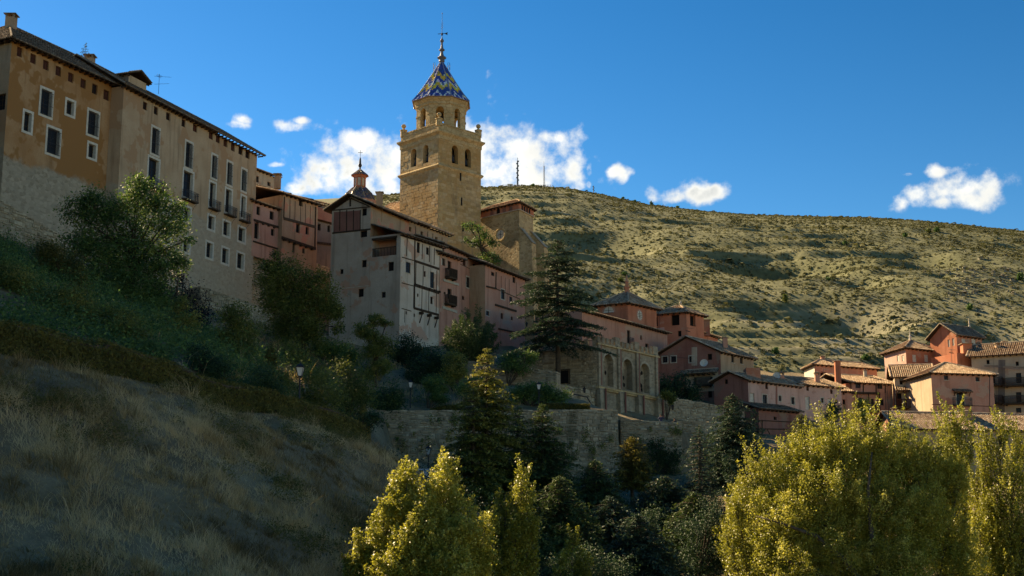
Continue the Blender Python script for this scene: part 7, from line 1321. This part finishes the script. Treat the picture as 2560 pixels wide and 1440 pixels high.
for x in (-1.25, 1.3):
    for y in (-.8, .8): m = MB(); m.tube([V((c.x + x, c.y + y - .1, gz_ + .32)), V((c.x + x, c.y + y + .1, gz_ + .32))], .32, 14); w_ = m.build('wheel', M['iron'], t); m = MB(); m.tube([V((c.x + x, c.y + y - .11, gz_ + .32)), V((c.x + x, c.y + y + .11, gz_ + .32))], .18, 10); m.build('rim', M['steel'], w_)
# visitors on the stepped wall terrace
def person(label, u, v, Y, top, bottom, hair, raise_=True, h=1.72):
    p = W(u, v, Y); z0 = p.z - h; x, y = p.x, p.y; t = thing('person', label, 'person', V((x, y, z0)))
    J = {'pelvis': (0, 0, .95, .15, .11), 'waist': (0, 0, 1.1, .14, .1), 'chest': (0, 0, 1.32, .17, .115), 'neck': (0, -.01, 1.49, .055, .055), 'head': (0, -.03, 1.6, .085, .1), 'crown_': (0, -.02, 1.68, .07, .085)}
    for s_, nm in ((-1, 'l'), (1, 'r')):
        J.update({nm + 'hip': (s_ * .1, 0, .9, .095, .095), nm + 'knee': (s_ * .11, -.02, .5, .065, .065), nm + 'ank': (s_ * .11, .02, .09, .045, .045), nm + 'toe': (s_ * .13, -.15, .04, .04, .03), nm + 'sh': (s_ * .19, 0, 1.42, .065, .06)})
        if raise_: J.update({nm + 'elb': (s_ * .27, -.16, 1.26, .045, .045), nm + 'wr': (s_ * .1, -.3, 1.5, .032, .032), nm + 'ha': (s_ * .05, -.33, 1.57, .03, .035)})
        else: J.update({nm + 'elb': (s_ * .26, .02, 1.14, .045, .045), nm + 'wr': (s_ * .24, -.12, .92, .032, .032), nm + 'ha': (s_ * .22, -.16, .85, .03, .035)})
    E = [('pelvis', 'waist'), ('waist', 'chest'), ('chest', 'neck'), ('neck', 'head'), ('head', 'crown_')] + [e for nm in 'lr' for e in (('pelvis', nm + 'hip'), (nm + 'hip', nm + 'knee'), (nm + 'knee', nm + 'ank'), (nm + 'ank', nm + 'toe'), ('chest', nm + 'sh'), (nm + 'sh', nm + 'elb'), (nm + 'elb', nm + 'wr'), (nm + 'wr', nm + 'ha'))]
    ks = list(J); me = bpy.data.meshes.new('body'); me.from_pydata([J[k][:3] for k in ks], [(ks.index(a), ks.index(b)) for a, b in E], [])
    o = bpy.data.objects.new('body', me); COL.objects.link(o); o.parent = t; bpy.context.view_layer.objects.active = o; md = o.modifiers.new('skin', 'SKIN')
    if not me.skin_vertices: 
        with bpy.context.temp_override(object=o, active_object=o): bpy.ops.mesh.customdata_skin_add()
    for k, sv in zip(ks, me.skin_vertices[0].data): sv.radius = J[k][3:]; sv.use_root = (k == 'pelvis')
    o.modifiers.new('sub', 'SUBSURF').render_levels = 2
    mt_, tr_, br_ = newmat('clothes'); sx_ = tr_.nodes.new('ShaderNodeSeparateXYZ'); tcn = tr_.nodes.new('ShaderNodeTexCoord'); tr_.links.new(tcn.outputs['Object'], sx_.inputs[0])
    cc = MIX(tr_, sstep(tr_, sx_.outputs[2], .97, 1.0), bottom, top); cc = MIX(tr_, sstep(tr_, sx_.outputs[2], 1.48, 1.5), cc, (.42, .25, .17)); tr_.links.new(cc, br_.inputs['Base Color']); me.materials.append(mt_)
    m = MB(); m.lathe((x, y + .01, z0 + 1.6), [(.09, -.06), (.105, .02), (.1, .09), (.06, .14), (.01, .155)], 10); m.build('hair', flat('hair', hair, .8, .2), t)
    if raise_: m = MB(); m.box(V((x, y - .36, z0 + 1.6)), V((.08, 0, 0)), V((0, .03, 0)), UP * .055); m.build('camera_held', M['iron'], t)
    for s_ in (-1, 1): m = MB(); m.box(V((x + s_ * .035, y - .118, z0 + 1.615)), V((.012, 0, 0)), V((0, .008, 0)), UP * .008); m.build('eye', M['dark'], t)
    return t
person('person in dark blue clothes raising a camera on the stepped wall', 1652, 1036, 130, (.03, .04, .09), (.03, .03, .05), (.03, .02, .015)); person('second person in black leaning behind the stepped wall', 1686, 1046, 130, (.03, .03, .035), (.05, .05, .06), (.02, .015, .01), False)
# power cable between the red house and the pink row
m = MB(); a, b = W(1640, 885, 178), W(1880, 872, 180); m.tube([a.lerp(b, k / 10) - UP * (.9 * math.sin(math.pi * k / 10)) for k in range(11)], .02, 4); tag(m.build('power_cable', M['iron'], None), 'thin black cable strung across the dark red house', 'cable')
